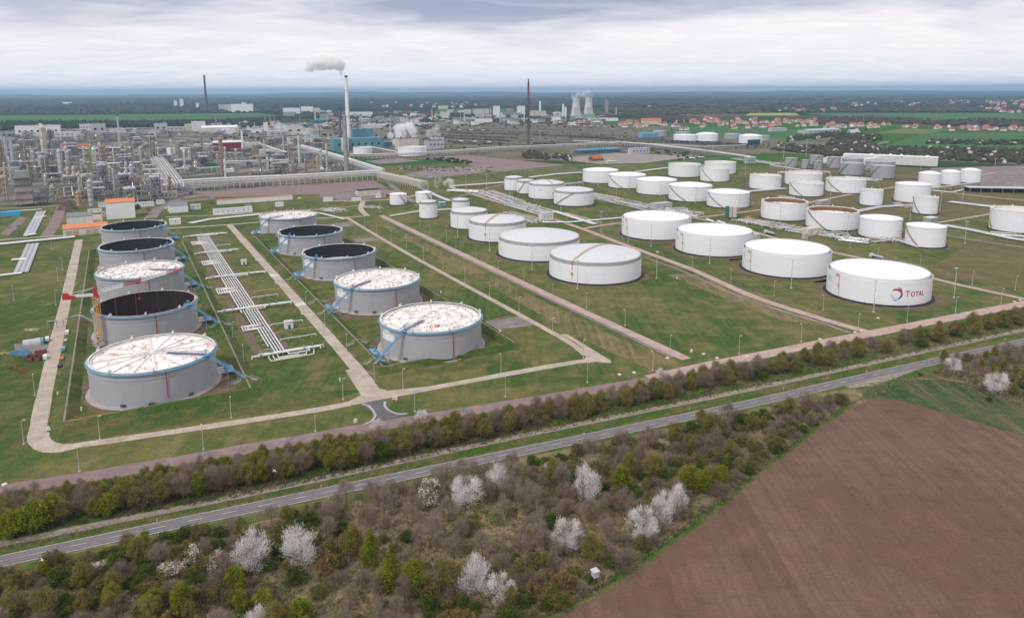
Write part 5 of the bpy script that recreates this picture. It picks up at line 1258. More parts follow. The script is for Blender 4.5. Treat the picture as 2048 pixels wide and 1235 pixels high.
def tank_truck(p, rz, lab, col=None):
    t = thing('tank_truck', lab, 'tank truck', p, rz, 'tank trucks'); mb = MB()
    mb.box(6.6, 0, .7, 2.4, 2.5, 2.6); mb.box(6.3, 0, 3.3, 1.8, 2.3, .5); put(mb.build('cab', M_carw), t)
    g = MB(); g.box(7.82, 0, 2.0, .06, 2.2, 1.0); g.box(6.9, 0, 2.1, 1.1, 2.54, .8); put(g.build('window', M_glass), t)
    mb = MB(); mb.tube((5.0, 0, 2.25), (-6.6, 0, 2.25), 1.2, n=18); mb.tube((5.0, 0, 2.25), (5.35, 0, 2.25), 1.2, .7, n=18); mb.tube((-6.6, 0, 2.25), (-6.95, 0, 2.25), 1.2, .7, n=18); mb.box(-.8, 0, 3.4, 9, .7, .2); put(mb.build('tank', col or M_silver), t)
    mb = MB(); mb.box(-.3, 0, .8, 13.5, 1.2, .35); mb.box(.5, 1.1, .6, 3, .3, .6); mb.box(.5, -1.1, .6, 3, .3, .6); put(mb.build('chassis', M_dgrey), t)
    for x in (6.4, 3.6, -3.4, -4.7, -6.0):
        for s_ in (-1, 1): q = MB(); q.tube((x, s_ * .9, .5), (x, s_ * 1.25, .5), .5, n=14); put(q.build('wheel', M_tyre), t)
    return t
TD = math.atan2(*(reversed((G(1690, 505) - G(1770, 527)).to_2d()[:])))
tank_truck(G(1757, 519) + Vector((0, 3, .1)), TD, 'white tank truck driving on the gravel road behind the logo tank')
tank_truck(G(1420, 445) + Vector((0, 0, .1)), TD, 'tank truck queuing first beside the silos', M_carw); tank_truck(G(1443, 449) + Vector((0, 0, .1)), TD, 'tank truck queuing right behind another beside the silos'.replace('right behind another', 'second'), M_carw)
tank_truck(G(1539, 469) + Vector((0, 0, .1)), TD, 'white tank truck waiting beside the valve manifold')
tank_truck(G(1362, 320), .2, 'dark and white tank truck on the far works road', M_dgrey); tank_truck(G(1384, 318), .2, 'white tank truck second in line on the far works road', M_carw); tank_truck(G(1402, 316), .2, 'white tank truck last in line on the far works road', M_carw)
# fire engine and yard clutter
q = MB(); q.box(0, 0, .6, 8, 2.5, 2.6, 0, 0); q.box(3.2, 0, 1.9, 1.2, 2.56, .9, 0, 1); q.box(-1, 0, 3.2, 5, 1.2, .3, 0, 2)
t = thing('fire_engine', 'red fire engine standing beside the small white tank', 'fire engine', G(778, 392), YAW); put(q.build('body', [M_red, M_glass, M_lgrey]), t)
for x in (-2.6, 2.6):
    for s_ in (-1, 1): w = MB(); w.tube((x, s_ * .9, .5), (x, s_ * 1.28, .5), .5, n=12); put(w.build('wheel', M_tyre), t)
def skip(x, y, sx, sy, h, m, lab, rz=NA, name='skip', cat='skip', ribs=True):
    t = thing(name, lab, cat, G(x, y), rz); mb = MB(); mb.box(0, 0, .12, sx, sy, .2, 0, 0)
    for s_ in (-1, 1): mb.box(s_ * sx / 2, 0, .12, .15, sy, h, 0, 0); mb.box(0, s_ * sy / 2, .12, sx + .15, .15, h, 0, 0)
    put(mb.build('body', m), t)
    if ribs:
        rb = MB()
        for i in range(7): xx = (i + .5) / 7 * sx - sx / 2; rb.box(xx, -sy / 2 - .15, .2, .18, .14, h - .1); rb.box(xx, sy / 2 + .15, .2, .18, .14, h - .1)
        put(rb.build('rib', m), t)
    return t
M_skipr = plain('rust_red_paint', (.27, .10, .08), .4, .6, .8)
skip(60, 719, 7, 2.6, 2.3, M_skipr, 'rust red skip, the one farther from the white van'); skip(75.5, 718, 7, 2.6, 2.3, M_skipr, 'rust red skip next to the white van'); skip(82, 706, 6, 2.4, 1.6, M_skipr, 'rust red skip up against the concrete road edge', YAW)
skip(40, 708, 9, 3.0, 2.0, M_blue, 'long blue waste skip on the grey gravel pad', YAW)
skip(52, 713, 3, 2, 1.4, M_blue, 'small blue bin tucked beside the long skip', YAW)
t = thing('site_shelter', 'rounded grey site shelter with blue open end on the gravel pad', 'shelter', G(66, 690), YAW + .1)
mb = MB(); n = 12; vs = []
for i in range(n + 1): a = math.pi * i / n; vs += [(-5, 3 * math.cos(a), 1.6 + 2.4 * math.sin(a)), (4, 3 * math.cos(a), 1.6 + 2.4 * math.sin(a))]
mb.add(vs, [(2 * i, 2 * i + 1, 2 * i + 3, 2 * i + 2) for i in range(n)], 0, True); mb.add([vs[2 * i] for i in range(n + 1)], [tuple(range(n + 1))]); mb.box(-.5, 3, 0, 9, .1, 1.6); mb.box(-.5, -3, 0, 9, .1, 1.6); mb.box(-5, 0, 0, .1, 6, 1.7); put(mb.build('cover', M_lgrey), t)
mb = MB(); mb.box(4.8, 0, 0, 1.5, 5.6, 3.2, 0, 0); mb.box(5.0, -.4, .2, 1.3, 2.2, 2.6, 0, 1); put(mb.build('end_unit', [M_blue, M_black]), t)
for i, (x, y, m, lab) in enumerate(((30, 735, M_rust, 'heap of rusty scrap beams on the lawn'), (46, 742, M_rust, 'smaller scattering of rusty scrap on the lawn'), (8, 708, M_ochre, 'ochre heap of steel offcuts on the lawn'), (62, 660, M_cream, 'stack of pale planks on the lawn'))):
    mb = MB(); r = random.Random(i)
    for k in range(26): a = r.uniform(0, 6.28); x0, y0 = r.gauss(0, 1.8), r.gauss(0, 1.4); l = r.uniform(.8, 2.4); mb.bar((x0, y0, r.uniform(.1, .7)), (x0 + l * math.cos(a), y0 + l * math.sin(a), r.uniform(.1, .7)), r.uniform(.15, .4))
    tag(mb.build('scrap_heap', m, None, G(x, y)), lab, 'scrap heap')
# pipe gantry over the concrete road by the crane
g0 = G(97, 657); g1 = G(190, 647); t = thing('pipe_gantry', 'grey pipe gantry bridging the concrete road toward the crane', 'pipe gantry', g0); mb = MB(); d = g1 - g0
ps = [Vector((0, 0, 0)), Vector((0, 0, 5)), d * .40 + Vector((0, 0, 5)), d * .62 + Vector((0, 0, 7.0)), d * .72 + Vector((0, 0, 6.6)), d + Vector((0, 0, 1))]
for k in (-.4, .4): mb.path([p + Vector((k, k, 0)) for p in ps], .22, 6)
put(mb.build('pipe', M_lgrey), t); mb = MB()
for f in (0, .18, .33, .62): c = d * f; mb.bar(c, c + Vector((0, 0, 5 if f < .5 else 7)), .3); mb.bar(c + Vector((0, -1, 4.8)), c + Vector((0, 1, 4.8)), .25)
mb.bar((0, -.8, 5.0), d * .35 + Vector((0, -.8, 5.0)), .25); mb.bar(d * .33 + Vector((0, -.8, 4.9)), d * .62 + Vector((0, -.8, 6.9)), .25); put(mb.build('gantry_frame', M_grey), t)
# hand rails and stiles over the bunds
for i, (u, v) in enumerate(((117.5, 385), (117.5, 491), (49, 391), (49, 497), (49, 602), (117.5, 597), (117.5, 420), (117.5, 520))):
    mb = MB(); o0 = UV(u, v); 
    for s_ in (-1, 1):
        for k in (-1.0, 1.0):
            mb.bar(UV(u, v + k, 3.7) - o0, UV(u + s_ * 7.5, v + k, .9) - o0, .12); mb.bar(UV(u + s_ * 2.5, v + k, 2.2) - o0, UV(u + s_ * 2.5, v + k, 3.1) - o0, .1); mb.bar(UV(u + s_ * 6, v + k, .2) - o0, UV(u + s_ * 6, v + k, 1.5) - o0, .1)
        for j in range(8): q = (j + .5) / 8 * 6; mb.bar(UV(u + s_ * q, v - 1, 2.7 - q * .42) - o0, UV(u + s_ * q, v + 1, 2.7 - q * .42) - o0, .4, .1)
    want(tag(mb.build('bund_steps', M_lgrey, None, o0), cat='steps', group='steps over the grass bunds'), 'grey railed steps over the grass bund')
# ochre and red hose rails at the tank feet
for i, (pix, m) in enumerate((([(733, 744), (748, 752), (762, 742)], M_ochre), ([(102, 838), (120, 836), (123, 833), (160, 838), (330, 812)], M_caro), ([(395, 700), (440, 694), (470, 696)], M_caro), ([(1020, 634), (990, 640)], M_ochre), ([(430, 632), (490, 620), (585, 610)], M_ochre))):
    P = [G(*p) for p in pix]; mb = MB()
    for a, b in zip(P, P[1:]):
        mb.bar(a - P[0] + Vector((0, 0, 1)), b - P[0] + Vector((0, 0, 1)), .16)
        for k in range(int((b - a).length / 5) + 1): c = a.lerp(b, min(1, k * 5 / max(.1, (b - a).length))) - P[0]; mb.bar(c, c + Vector((0, 0, 1)), .12)
    tag(mb.build('hose_rail', m, None, P[0]), ['ochre guard rail zigzag beside the concrete junction', 'orange hydrant pipe round the front grey tank', 'orange hydrant pipe between pipe bundle and front tank', 'ochre pipe beside the grey gravel pad', 'ochre water pipe on posts crossing the pipe bundle'][i], 'pipe')
# ------------------------------------------------------------------ refinery
def column(x, yb, yt, wpx, m, label, bands=5, cap=None, pm=None, cat='column', name='distillation_column', taper=1.0, plats=True):
    p = G(x, yb); h = height_at(p, yt); r = max(.5, wpx * mpp(p) / 2); t = thing(name, label, cat, p, rnd.uniform(0, 6), None)
    mb = MB(); mb.tube((0, 0, 0), (0, 0, h * .55), r, r * (1 - (1 - taper) * .55), 18); mb.tube((0, 0, h * .55), (0, 0, h - (r if cap is None else 0)), r * (1 - (1 - taper) * .55) * (.99), r * taper, 18)
    if cap is None: mb.dome(r * taper, h - r, r * .9, 18, 4)
    put(mb.build('shell', m), t)
    if plats:
        for i in range(bands):
            z = h * (i + 1) / (bands + .6); q = MB(); q.ring(r, r + 1.3, z, z + .2, 18)
            for k in range(12): a = k * .524; q.bar(((r + 1.25) * math.cos(a), (r + 1.25) * math.sin(a), z), ((r + 1.25) * math.cos(a), (r + 1.25) * math.sin(a), z + 1.1), .1)
            q.lathe([(r + 1.2, z + 1.05), (r + 1.3, z + 1.05), (r + 1.3, z + 1.15), (r + 1.2, z + 1.15)], 18)
            put(q.build('platform', pm or M_ochre), t)
        q = MB(); a = 2.0; q.path([((r + .6) * math.cos(a), (r + .6) * math.sin(a), 0), ((r + .6) * math.cos(a), (r + .6) * math.sin(a), h + .8), (0, 0, h + .8), (0, 0, h - .5)], max(.3, r * .18), 7); put(q.build('overhead_pipe', M_pipe), t)
        q = MB(); q.bar(((r + .4) * math.cos(4), (r + .4) * math.sin(4), 0), ((r + .4) * math.cos(4), (r + .4) * math.sin(4), h * .95), .5, .15); put(q.build('ladder', M_grey), t)
    elif cap is not None:
        q = MB(); q.ring(r * taper * .98, r * taper * 1.06, h - h * .05, h + .3, 18); put(q.build('rim', cap), t)
    return t
S_ = dict(plats=False, name='chimney_stack', cat='chimney')
for a in ((16.5, 340, 268, 5, M_silver, 'twin silver stack, the shorter one beside the rusty column'), (28, 344, 269, 5.5, M_silver, 'taller silver stack rising from the rusty furnace'), (240, 291, 230, 3.6, M_lgrey, 'very slim pale stack piercing the green field line'), (486, 305, 257, 4, M_white, 'slim white stack beside the maroon hall'), (568, 309, 266, 3.6, M_silver, 'slim silver stack in front of the steaming plant'), (599, 325, 267, 4, M_white2, 'white stack with rust beside the teal power station road'), (549, 253, 232, 1.6, M_ochre, 'thin ochre mast between the white works and the green shed'), (640, 284, 232, 1.6, M_rust, 'thin rust brown mast left of the power station'.replace('left of', 'before'))):
    column(*a, cap=M_dgrey, taper=.75, **S_)
for a in ((3, 338, 275, 9, M_rusty, 'rust stained column with orange platforms at the picture edge', 7), (90, 306, 249, 9.5, M_cream, 'tan column with an ochre pipe beside the white hall', 3), (104, 305, 257, 4.5, M_grey, 'grey twin column beside the tan one', 6), (110, 305, 259, 4, M_grey, 'slimmer grey twin column', 6), (124, 359, 297, 8, M_lgrey, 'grey column with an orange cap above pipe frames', 5),
          (193, 356, 293, 8, M_silver, 'silver column beside the yellow green stair tower', 5), (206, 336, 289, 7, M_rusty, 'rust banded column behind the silver one', 5), (247, 322, 289, 5, M_rusty, 'short rusty column under the slim pale stack', 4), (158, 411, 381, 6, M_ochre, 'short ochre column at the plant road', 3), (183, 411, 358, 8, M_lgrey, 'stout banded column at the plant road', 5),
          (106, 402, 369, 6.5, plain('pale_green', (.34, .42, .36), .2, .4), 'pale green column with yellow skirt', 2), (88, 360, 312, 6, M_grey, 'grey column inside tall pipe frames', 5), (96, 358, 310, 5, M_grey, 'second grey column inside tall pipe frames', 5), (445, 350, 273, 6.5, M_rusty, 'tall brown column with many rings next to white pipes', 8), (451, 356, 318, 3, M_white, 'white pipe column at the foot of a brown one', 2),
          (404, 298, 264, 5, M_rusty, 'tall brown column behind the frames', 6), (392, 343, 321, 8, M_silver, 'wide silver column above the green roofed unit', 3), (536, 343, 314, 4.5, M_white2, 'white column, first of a pair in the paved yard', 2), (545, 345, 316, 5, M_white2, 'white column, second of a pair in the paved yard', 2), (60, 366, 330, 5, M_rusty, 'rusty column behind the grey furnace', 4),
          (70, 352, 300, 6, M_lgrey, 'light grey column standing before the tan one', 5), (140, 372, 335, 5, M_rusty, 'rusty column among pipe frames', 4), (165, 352, 318, 4, M_lgrey, 'grey column near the yellow green tower', 4), (226, 366, 335, 5, M_lgrey, 'grey column beside the white pipe shelves', 4), (258, 352, 322, 4, M_ochre, 'ochre column beside the white pipe shelves', 3), (268, 405, 380, 5, M_yell, 'yellow vessel column behind the orange roofed block', 2),
          (612, 345, 318, 4, M_rusty, 'rusty column in the low unit before the power station', 4), (635, 340, 312, 4, M_ochre, 'ochre column in the low unit before the power station', 4), (508, 312, 286, 4, M_rusty, 'brown column behind the cream hall', 4), (655, 360, 335, 4, M_lgrey, 'grey column behind the long pipe rack', 3), (12, 398, 350, 7, M_rusty, 'rusty column at the picture edge before the furnace', 4), (425, 318, 285, 4, M_lgrey, 'grey column beside the maroon hall', 4)):
    column(*a[:6], bands=a[6])
# yellow green stair tower
p = G(184, 335); t = thing('stair_tower', 'yellow green stair tower beside the silver column', 'stair tower', p, YAW); h = height_at(p, 291); mb = MB(); lattice(mb, (0, 0, 0), (0, 0, h), 7, 7, 12, (0, 1, 0), ch=.9, br=.5); put(mb.build('frame', M_yell), t)
mb = MB()
for i in range(10): mb.box(0, 0, (i + 1) * h / 11, 7, 7, .3); mb.bar((-3, 3 if i % 2 else -3, i * h / 11), (3, 3 if i % 2 else -3, (i + 1) * h / 11), 1.4, .3)
put(mb.build('floor', M_yell), t)
# the big grey furnace
p = G(42, 414); hf = height_at(p, 371); h2 = height_at(p, 343); w = 24 * mpp(p)
t = thing('furnace', 'big rust streaked grey furnace block on legs', 'furnace', p + Vector((0, 10, 0)), YAW)
mb = MB(); mb.box(0, 0, 4, w, 18, hf - 4); put(mb.build('casing', plain('furnace_casing', (.40, .41, .42), .3, .08, .7, col2=(.28, .19, .15))), t)
mb = MB(); mb.box(-1, 2, hf, w * .9, 13, h2 - hf - 3); mb.box(-1, 2, h2 - 3, w * .8, 11, 3); put(mb.build('convection_bank', plain('weathered_green_grey', (.30, .36, .34), .3, .15, .7)), t)
for z in (hf * .35, hf * .68, hf - .2, (hf + h2) / 2): mb = MB(); mb.box(0, 0, z, w + 2.4, 20.4, .4); put(mb.build('platform', M_rust), t)
mb = MB()
for x in (-.45, -.15, .15, .45):
    for y in (-7, 7): mb.box(x * w, y, 0, .9, .9, 4)
put(mb.build('leg_frame', M_dgrey), t)
# process units: steel frames with floors, vessels, coolers and pipework
FR = [M_grey, M_lgrey, plain('galvanised_frame', (.42, .40, .35), .4, .3), M_ochre, M_rusty, plain('olive_frame', (.34, .35, .24), .4, .3)]
def unit_proto(w, d, h, seed, single=False):
    r = random.Random(seed); t = None if single else thing('process_unit', None, 'process unit'); nx, ny, nl = max(2, int(w / 7)), max(2, int(d / 7)), max(1, int(h / 5.5))
    fm, fl, vs, pp, tp = MB(), MB(), [], MB(), MB(); f_ = FR[seed % len(FR)]
    X = [w * (i / nx - .5) for i in range(nx + 1)]; Y = [d * (i / ny - .5) for i in range(ny + 1)]; dz = h / nl
    for x in X:
        for y in Y: fm.bar((x, y, 0), (x, y, h + r.choice((0, 0, 1.2))), .55)
    for l in range(1, nl + 1):
        for x in X: fm.bar((x, Y[0], l * dz), (x, Y[-1], l * dz), .4, .55)
        for y in Y: fm.bar((X[0], y, l * dz), (X[-1], y, l * dz), .4, .55)
        a, b = sorted((r.uniform(-.5, .5) * w, r.uniform(-.5, .5) * w))
        if b - a < w * .4: a, b = -w / 2, w / 2
        fl.box((a + b) / 2, 0, l * dz + .3, b - a, d * r.uniform(.6, 1.05), .18)
        for y in (Y[0], Y[-1]): fl.bar((a, y, l * dz + 1.3), (b, y, l * dz + 1.3), .1)
        for _ in range(r.randint(1, 3)):
            m = MB(); x, y, rr = r.uniform(-.35, .35) * w, r.uniform(-.35, .35) * d, r.uniform(.8, 1.9)
            if r.random() < .6: L_ = r.uniform(5, 11); m.tube((x - L_ / 2, y, (l - 1) * dz + rr + .8), (x + L_ / 2, y, (l - 1) * dz + rr + .8), rr, n=12); m.box(x - L_ * .3, y, (l - 1) * dz, .6, rr * 1.6, .9); m.box(x + L_ * .3, y, (l - 1) * dz, .6, rr * 1.6, .9)
            else: hh = r.uniform(4, 9); m.tube((x, y, (l - 1) * dz + .5), (x, y, (l - 1) * dz + hh), rr, n=12); m.dome(rr, (l - 1) * dz + hh, rr * .6, 12, 3)
            vs.append((m, r.choice((M_silver, M_lgrey, M_pipe, M_rusty, M_silver, M_cream))))
        for _ in range(int(w / 2.5)):
            y, x0, z = r.uniform(-.5, .5) * d, r.uniform(-.5, .1) * w, (l - r.uniform(.2, .8)) * dz; x1 = x0 + r.uniform(.2, .6) * w
            pp.path([(x0, y, max(.2, z - r.uniform(1, dz))), (x0, y, z), (x1, y, z), (x1, y + r.uniform(-3, 3), z), (x1, y, max(.2, z - r.uniform(1, 5)))], r.uniform(.16, .4), 5, r.randrange(2))
    if seed % 2 == 0:
        for i in range(nx): tp.box(X[i] + w / nx / 2, 0, h + .8, w / nx - .8, d * .9, 1.2); tp.tube((X[i] + w / nx / 2, 0, h + 2), (X[i] + w / nx / 2, 0, h + 2.6), min(w / nx, d) * .38, n=14)
    else:
        for i in range(3): x = r.uniform(-.4, .4) * w; tp.tube((x, r.uniform(-.3, .3) * d, h), (x, 0, h + r.uniform(2, 7)), r.uniform(.3, .9), n=8)
    tp.bar((X[0] - 1, Y[0] - .8, .2), (X[-1], Y[0] - .8, dz), 1, .25)
    if single:
        R_ = MB(); ms = [f_, M_dgrey, M_pipe, M_white2, M_silver]
        for q, k in ((fm, 0), (fl, 1), (pp, None), (tp, 4)): R_.add(q.v, q.f, 0); R_.m[-len(q.f):] = [k if k is not None else 2 + mm for mm in q.m]
        for q, m in vs: R_.add(q.v, q.f, 4 if m is M_silver else 3, True)
        return R_.build('process_unit', ms)
    put(fm.build('frame', f_), t); put(fl.build('floor', M_dgrey), t); put(pp.build('pipework', [M_pipe, M_white2]), t); put(tp.build('cooler_bank' if seed % 2 == 0 else 'vent_stack', M_silver), t)
    for q, m in vs: put(q.build('vessel', m), t)
    return t
UD = [(26, 16, 18), (32, 18, 11), (20, 18, 27), (38, 14, 9), (28, 20, 22), (34, 15, 14), (22, 14, 33), (30, 22, 16)]
UP = [unit_proto(*d, i) for i, d in enumerate(UD)]; US = [unit_proto(*d, i + 8, True) for i, d in enumerate(UD)]
def drum_proto(l, rr, m, name='pressure_vessel'):
    t = thing(name, None, 'vessel'); b = MB(); b.tube((-l / 2, 0, rr + 1.5), (l / 2, 0, rr + 1.5), rr, n=14)
    for s_ in (-1, 1): b.tube((s_ * l / 2, 0, rr + 1.5), (s_ * (l / 2 + rr * .6), 0, rr + 1.5), rr, rr * .4, n=14)
    put(b.build('shell', m), t); b = MB(); b.box(-l * .3, 0, 0, .8, rr * 1.7, 1.9); b.box(l * .3, 0, 0, .8, rr * 1.7, 1.9); put(b.build('saddle', M_conc), t)
    b = MB(); b.path([(0, 0, rr * 2 + 1.4), (0, 0, rr * 2 + 3), (l * .4, 0, rr * 2 + 3), (l * .4, rr + 2, rr * 2 + 3), (l * .4, rr + 2, .3)], .35, 6); put(b.build('pipe', M_pipe), t); return t
DP = [drum_proto(14, 2.0, M_silver), drum_proto(9, 1.6, M_rusty), drum_proto(18, 2.4, M_white2)]
used = set(); fresh = set()
def place(proto, p, rz, look, cat, group, s=1.0, sz=1.0):
    if id(proto) not in used: used.add(id(proto)); o = proto; o.location = p; o.rotation_euler = (0, 0, rz); o.scale = (s, s, sz)
    else: o = dup(proto, p, rz, scale=(s, s, sz))
    o['category'] = cat; o['group'] = group; want(o, look); return o
LOOK = ['steel frame unit with cooler bank', 'low light frame unit with vents', 'tall frame unit with coolers on top', 'long ochre frame unit', 'massive rust toned frame unit', 'olive frame unit with vents', 'slender tower frame with coolers', 'broad light frame unit']
r5 = random.Random(55)
def infr(p, m=30): q = PJ(p); return -m < q[0] < 2048 + m
RACKS = []
def seg_d(p, a, b):
    ab = b - a; t = max(0, min(1, (p - a).dot(ab) / ab.length_squared)); return (p - a - ab * t).length
AVOID = [(G(318, 330), G(352, 386), 26), (G(365, 382), G(760, 360), 22), (G(620, 312), G(765, 352), 20), (G(760, 362), G(850, 382), 16), (G(330, 405), G(300, 436), 14), (G(405, 365), G(440, 350), 10)]
KEEP = [(-420, 95, 1105, 2420), (95, 415, 1400, 2420), (415, 560, 1900, 2420), (-520, 330, 2420, 3150)]
PXCLEAR = [(395, 520, 333, 349), (600, 640, 320, 338), (655, 780, 255, 304), (700, 900, 270, 318), (425, 500, 288, 312), (300, 380, 296, 312), (20, 62, 368, 416), (160, 250, 286, 306), (519, 560, 296, 312)]
nun = 0
v = 1105.0
while v < 3150:
    u = -400.0
    while u < 560:
        uu, vv = u + r5.uniform(-5, 5), v + r5.uniform(-6, 6); p = UV(uu, vv); u += 37
        if not any(a <= uu <= b and c <= vv <= d for a, b, c, d in KEEP) or not infr(p): continue
        if any(seg_d(p, a, b) < w for a, b, w in AVOID): continue
        q = PJ(p)
        if q[1] > 408 or any(a < q[0] < b and c < q[1] < d for a, b, c, d in PXCLEAR): continue
        if q[0] > 365 and q[1] > 350: continue
        k = r5.random(); far_ = vv > 1560
        dens = .92 if uu < 95 else .72
        if k > dens: continue
        if far_ and vv > 1900 and r5.random() < (.35 if vv < 2420 else .5): continue
        i = r5.randrange(8); rz = YAW + r5.choice((0, 0, math.pi / 2, math.pi)); sz = r5.uniform(.7, 1.15) * (1 if uu < 95 else .8)
        if k < .16: place(DP[r5.randrange(3)], p, rz, ('silver horizontal drum', 'rusty horizontal drum', 'white horizontal drum')[i % 3] if False else 'horizontal pressure drum on saddles', 'vessel', 'horizontal drums of the refinery', r5.uniform(.9, 1.4), 1.2)
        else:
            nun += 1; pr = (US if far_ else UP)[i]
            place(pr, p, rz, LOOK[i] if not far_ else 'distant ' + LOOK[i], 'process unit', 'refinery process units', 1, sz)
    v += 44 if v < 1600 else 58 if v < 2400 else 85
for pr in UP + US + DP:
    if id(pr) not in used:
        for c in list(pr.children): bpy.data.objects.remove(c)
        bpy.data.objects.remove(pr)
rc = random.Random(12); CM = (M_silver, M_lgrey, M_rusty, M_cream, M_grey, M_silver, M_pipe)
for i in range(64):
    for _ in range(40):
        uu, vv = (rc.uniform(-330, 85), rc.uniform(1160, 1900)) if i < 46 else (rc.uniform(100, 400), rc.uniform(1420, 1900)); p = UV(uu, vv); q = PJ(p)
        if infr(p, -10) and q[1] < 398 and not any(seg_d(p, a, b) < w for a, b, w in AVOID) and not any(a < q[0] < b and c < q[1] < d for a, b, c, d in PXCLEAR): break
    h = rc.uniform(24, 50); yt = PJ((p.x, p.y, h))[1]; k = rc.randrange(7)
    o = column(q[0], q[1], yt, rc.uniform(2.6, 5.0) / mpp(p), CM[k], None, bands=rc.randint(2, 5)); o['group'] = 'columns of the refinery'; want(o, ('silver', 'light grey', 'rust streaked', 'cream', 'grey', 'bright silver', 'white')[k] + ' process column')
# pipe racks on trestles
def rack(pix, h, w, n, label, m=M_white2, step=9.0, decks=2, fm=M_lgrey):
    P = [G(*p) for p in pix]; o0 = P[0].copy(); t = thing('pipe_rack', label, 'pipe rack', o0, 0, 'pipe racks on trestles'); fr = MB(); r = random.Random(len(label))
    for a, b in zip(P, P[1:]):
        l = (b - a).length; d = (b - a).normalized(); nrm = Vector((-d.y, d.x, 0)); k = max(1, int(l / step))
        for i in range(k + 1):
            c = a + d * (l * i / k) - o0
            for s_ in (-1, 1): fr.bar(c + nrm * w / 2 * s_, c + nrm * w / 2 * s_ + Vector((0, 0, h)), .6)
            for j in range(decks): fr.bar(c - nrm * w / 2 + Vector((0, 0, h - j * 3.5 - .3)), c + nrm * w / 2 + Vector((0, 0, h - j * 3.5 - .3)), .5)
            if i % 5 == 2: fr.bar(c + nrm * w / 2, c + d * l / k + nrm * w / 2 + Vector((0, 0, h - 1)), .3)
        for s_ in (-1, 1):
            for j in range(decks): fr.bar(a - o0 + nrm * w / 2 * s_ + Vector((0, 0, h - j * 3.5 - .5)), b - o0 + nrm * w / 2 * s_ + Vector((0, 0, h - j * 3.5 - .5)), .35, .5)
    put(fr.build('trestle', fm), t)
    for i in range(n):
        mb = MB(); off = ((i % max(1, n // decks)) + .5) / max(1, n // decks) * w - w / 2; j = min(decks - 1, i // max(1, n // decks)); rr = r.uniform(.3, .75); pts = []
        for k, p in enumerate(P):
            d = (P[min(k + 1, len(P) - 1)] - P[max(k - 1, 0)]).normalized(); nrm = Vector((-d.y, d.x, 0)); q = p + nrm * off - o0; q.z = h - j * 3.5 + rr; pts.append(q)
        mb.path(pts, rr, 7); put(mb.build('pipe', r.choice((M_white2, M_pipe, M_silver, M_white, M_cream))), t)
    return t
rack([(362, 381), (480, 374), (560, 370.5), (680, 364), (764, 358.5)], 15.5, 12, 12, 'long two storey pipe rack along the red gravel yard', decks=3, fm=M_cream)
rack([(762, 362), (805, 372), (848, 382.5)], 15, 13, 12, 'stepped pipe rack slanting down toward the small white tank', decks=3, fm=M_cream, step=6)
rack([(600, 302), (680, 327), (762, 356)], 15, 16, 12, 'pipe rack slanting back from the rack corner to the power station', decks=2)
rack([(700, 318), (780, 317), (860, 313), (1000, 303), (1150, 296), (1240, 291)], 11, 10, 9, 'pipe bridge passing in front of the two white works tanks', decks=2)
rack([(1242, 291), (1300, 295), (1400, 307), (1495, 321)], 9, 9, 8, 'long pipe bridge slanting down behind the flat topped tanks', decks=1)
rack([(1260, 291), (1400, 299), (1490, 296)], 8, 8, 5, 'low pipe bridge in front of the dark wagon train', decks=1)
rack([(314, 326), (324, 340), (338, 360), (354, 386)], 14, 27, 13, 'broad white pipe rack running between two refinery blocks', decks=2)
for i, (x0, x1, y) in enumerate(((285, 316, 331), (282, 320, 341), (286, 326, 350), (290, 332, 360), (296, 338, 371), (302, 346, 384))):
    rack([(x0, y + 1), (x1, y)], 11, 6, 5, 'white pipe shelf joining the broad rack' + (' beside the small white tanks', ', second away from the small tanks', ' above the grey paved court', ' below the grey paved court', ' level with the yellow frame', ' next to the pump shelter')[i], decks=1)
rack([(352, 347), (400, 346), (445, 343)], 9, 6, 5, 'low rack above the green roofed unit', decks=1)
rack([(452, 333), (520, 331), (578, 329)], 10, 7, 6, 'white pipe rack behind the paved yard with containers', decks=2)
rack([(512, 290), (545, 303), (575, 312)], 9, 7, 4, 'slanting rack before the steaming white works', decks=1)
rack([(190, 340), (240, 338), (285, 336)], 12, 9, 6, 'white pipe deck beside the rust banded column', decks=1)
rack([(0, 352), (40, 350), (66, 348)], 14, 7, 5, 'high pipe bridge over the rusty furnace roof', decks=2)
rack([(120, 366), (190, 362), (235, 359)], 13, 8, 7, 'ochre stained pipe deck below the silver column', decks=2, fm=M_ochre)
rack([(120, 384), (180, 380), (232, 377)], 11, 7, 6, 'rust stained pipe deck above the plant road', decks=2, fm=M_rust)
rack([(84, 318), (118, 316)], 20, 4, 3, 'tall white pipe portal before the tan column', decks=1)
rack([(655, 282), (740, 300), (800, 312)], 9, 6, 4, 'thin rack at the foot of the teal power station', decks=1)
rack([(1130, 376), (1165, 372)], 6, 4, 3, 'short pipe trestle at the foot of the first domed tank', decks=1)
rack([(1835, 386), (1900, 378), (1960, 370)], 5, 3, 2, 'thin railing rack below the three domed tanks', decks=1, step=14)
rack([(1540, 335), (1600, 345), (1660, 350)], 5, 4, 3, 'thin pipe trestle before the steel tanks', decks=1)
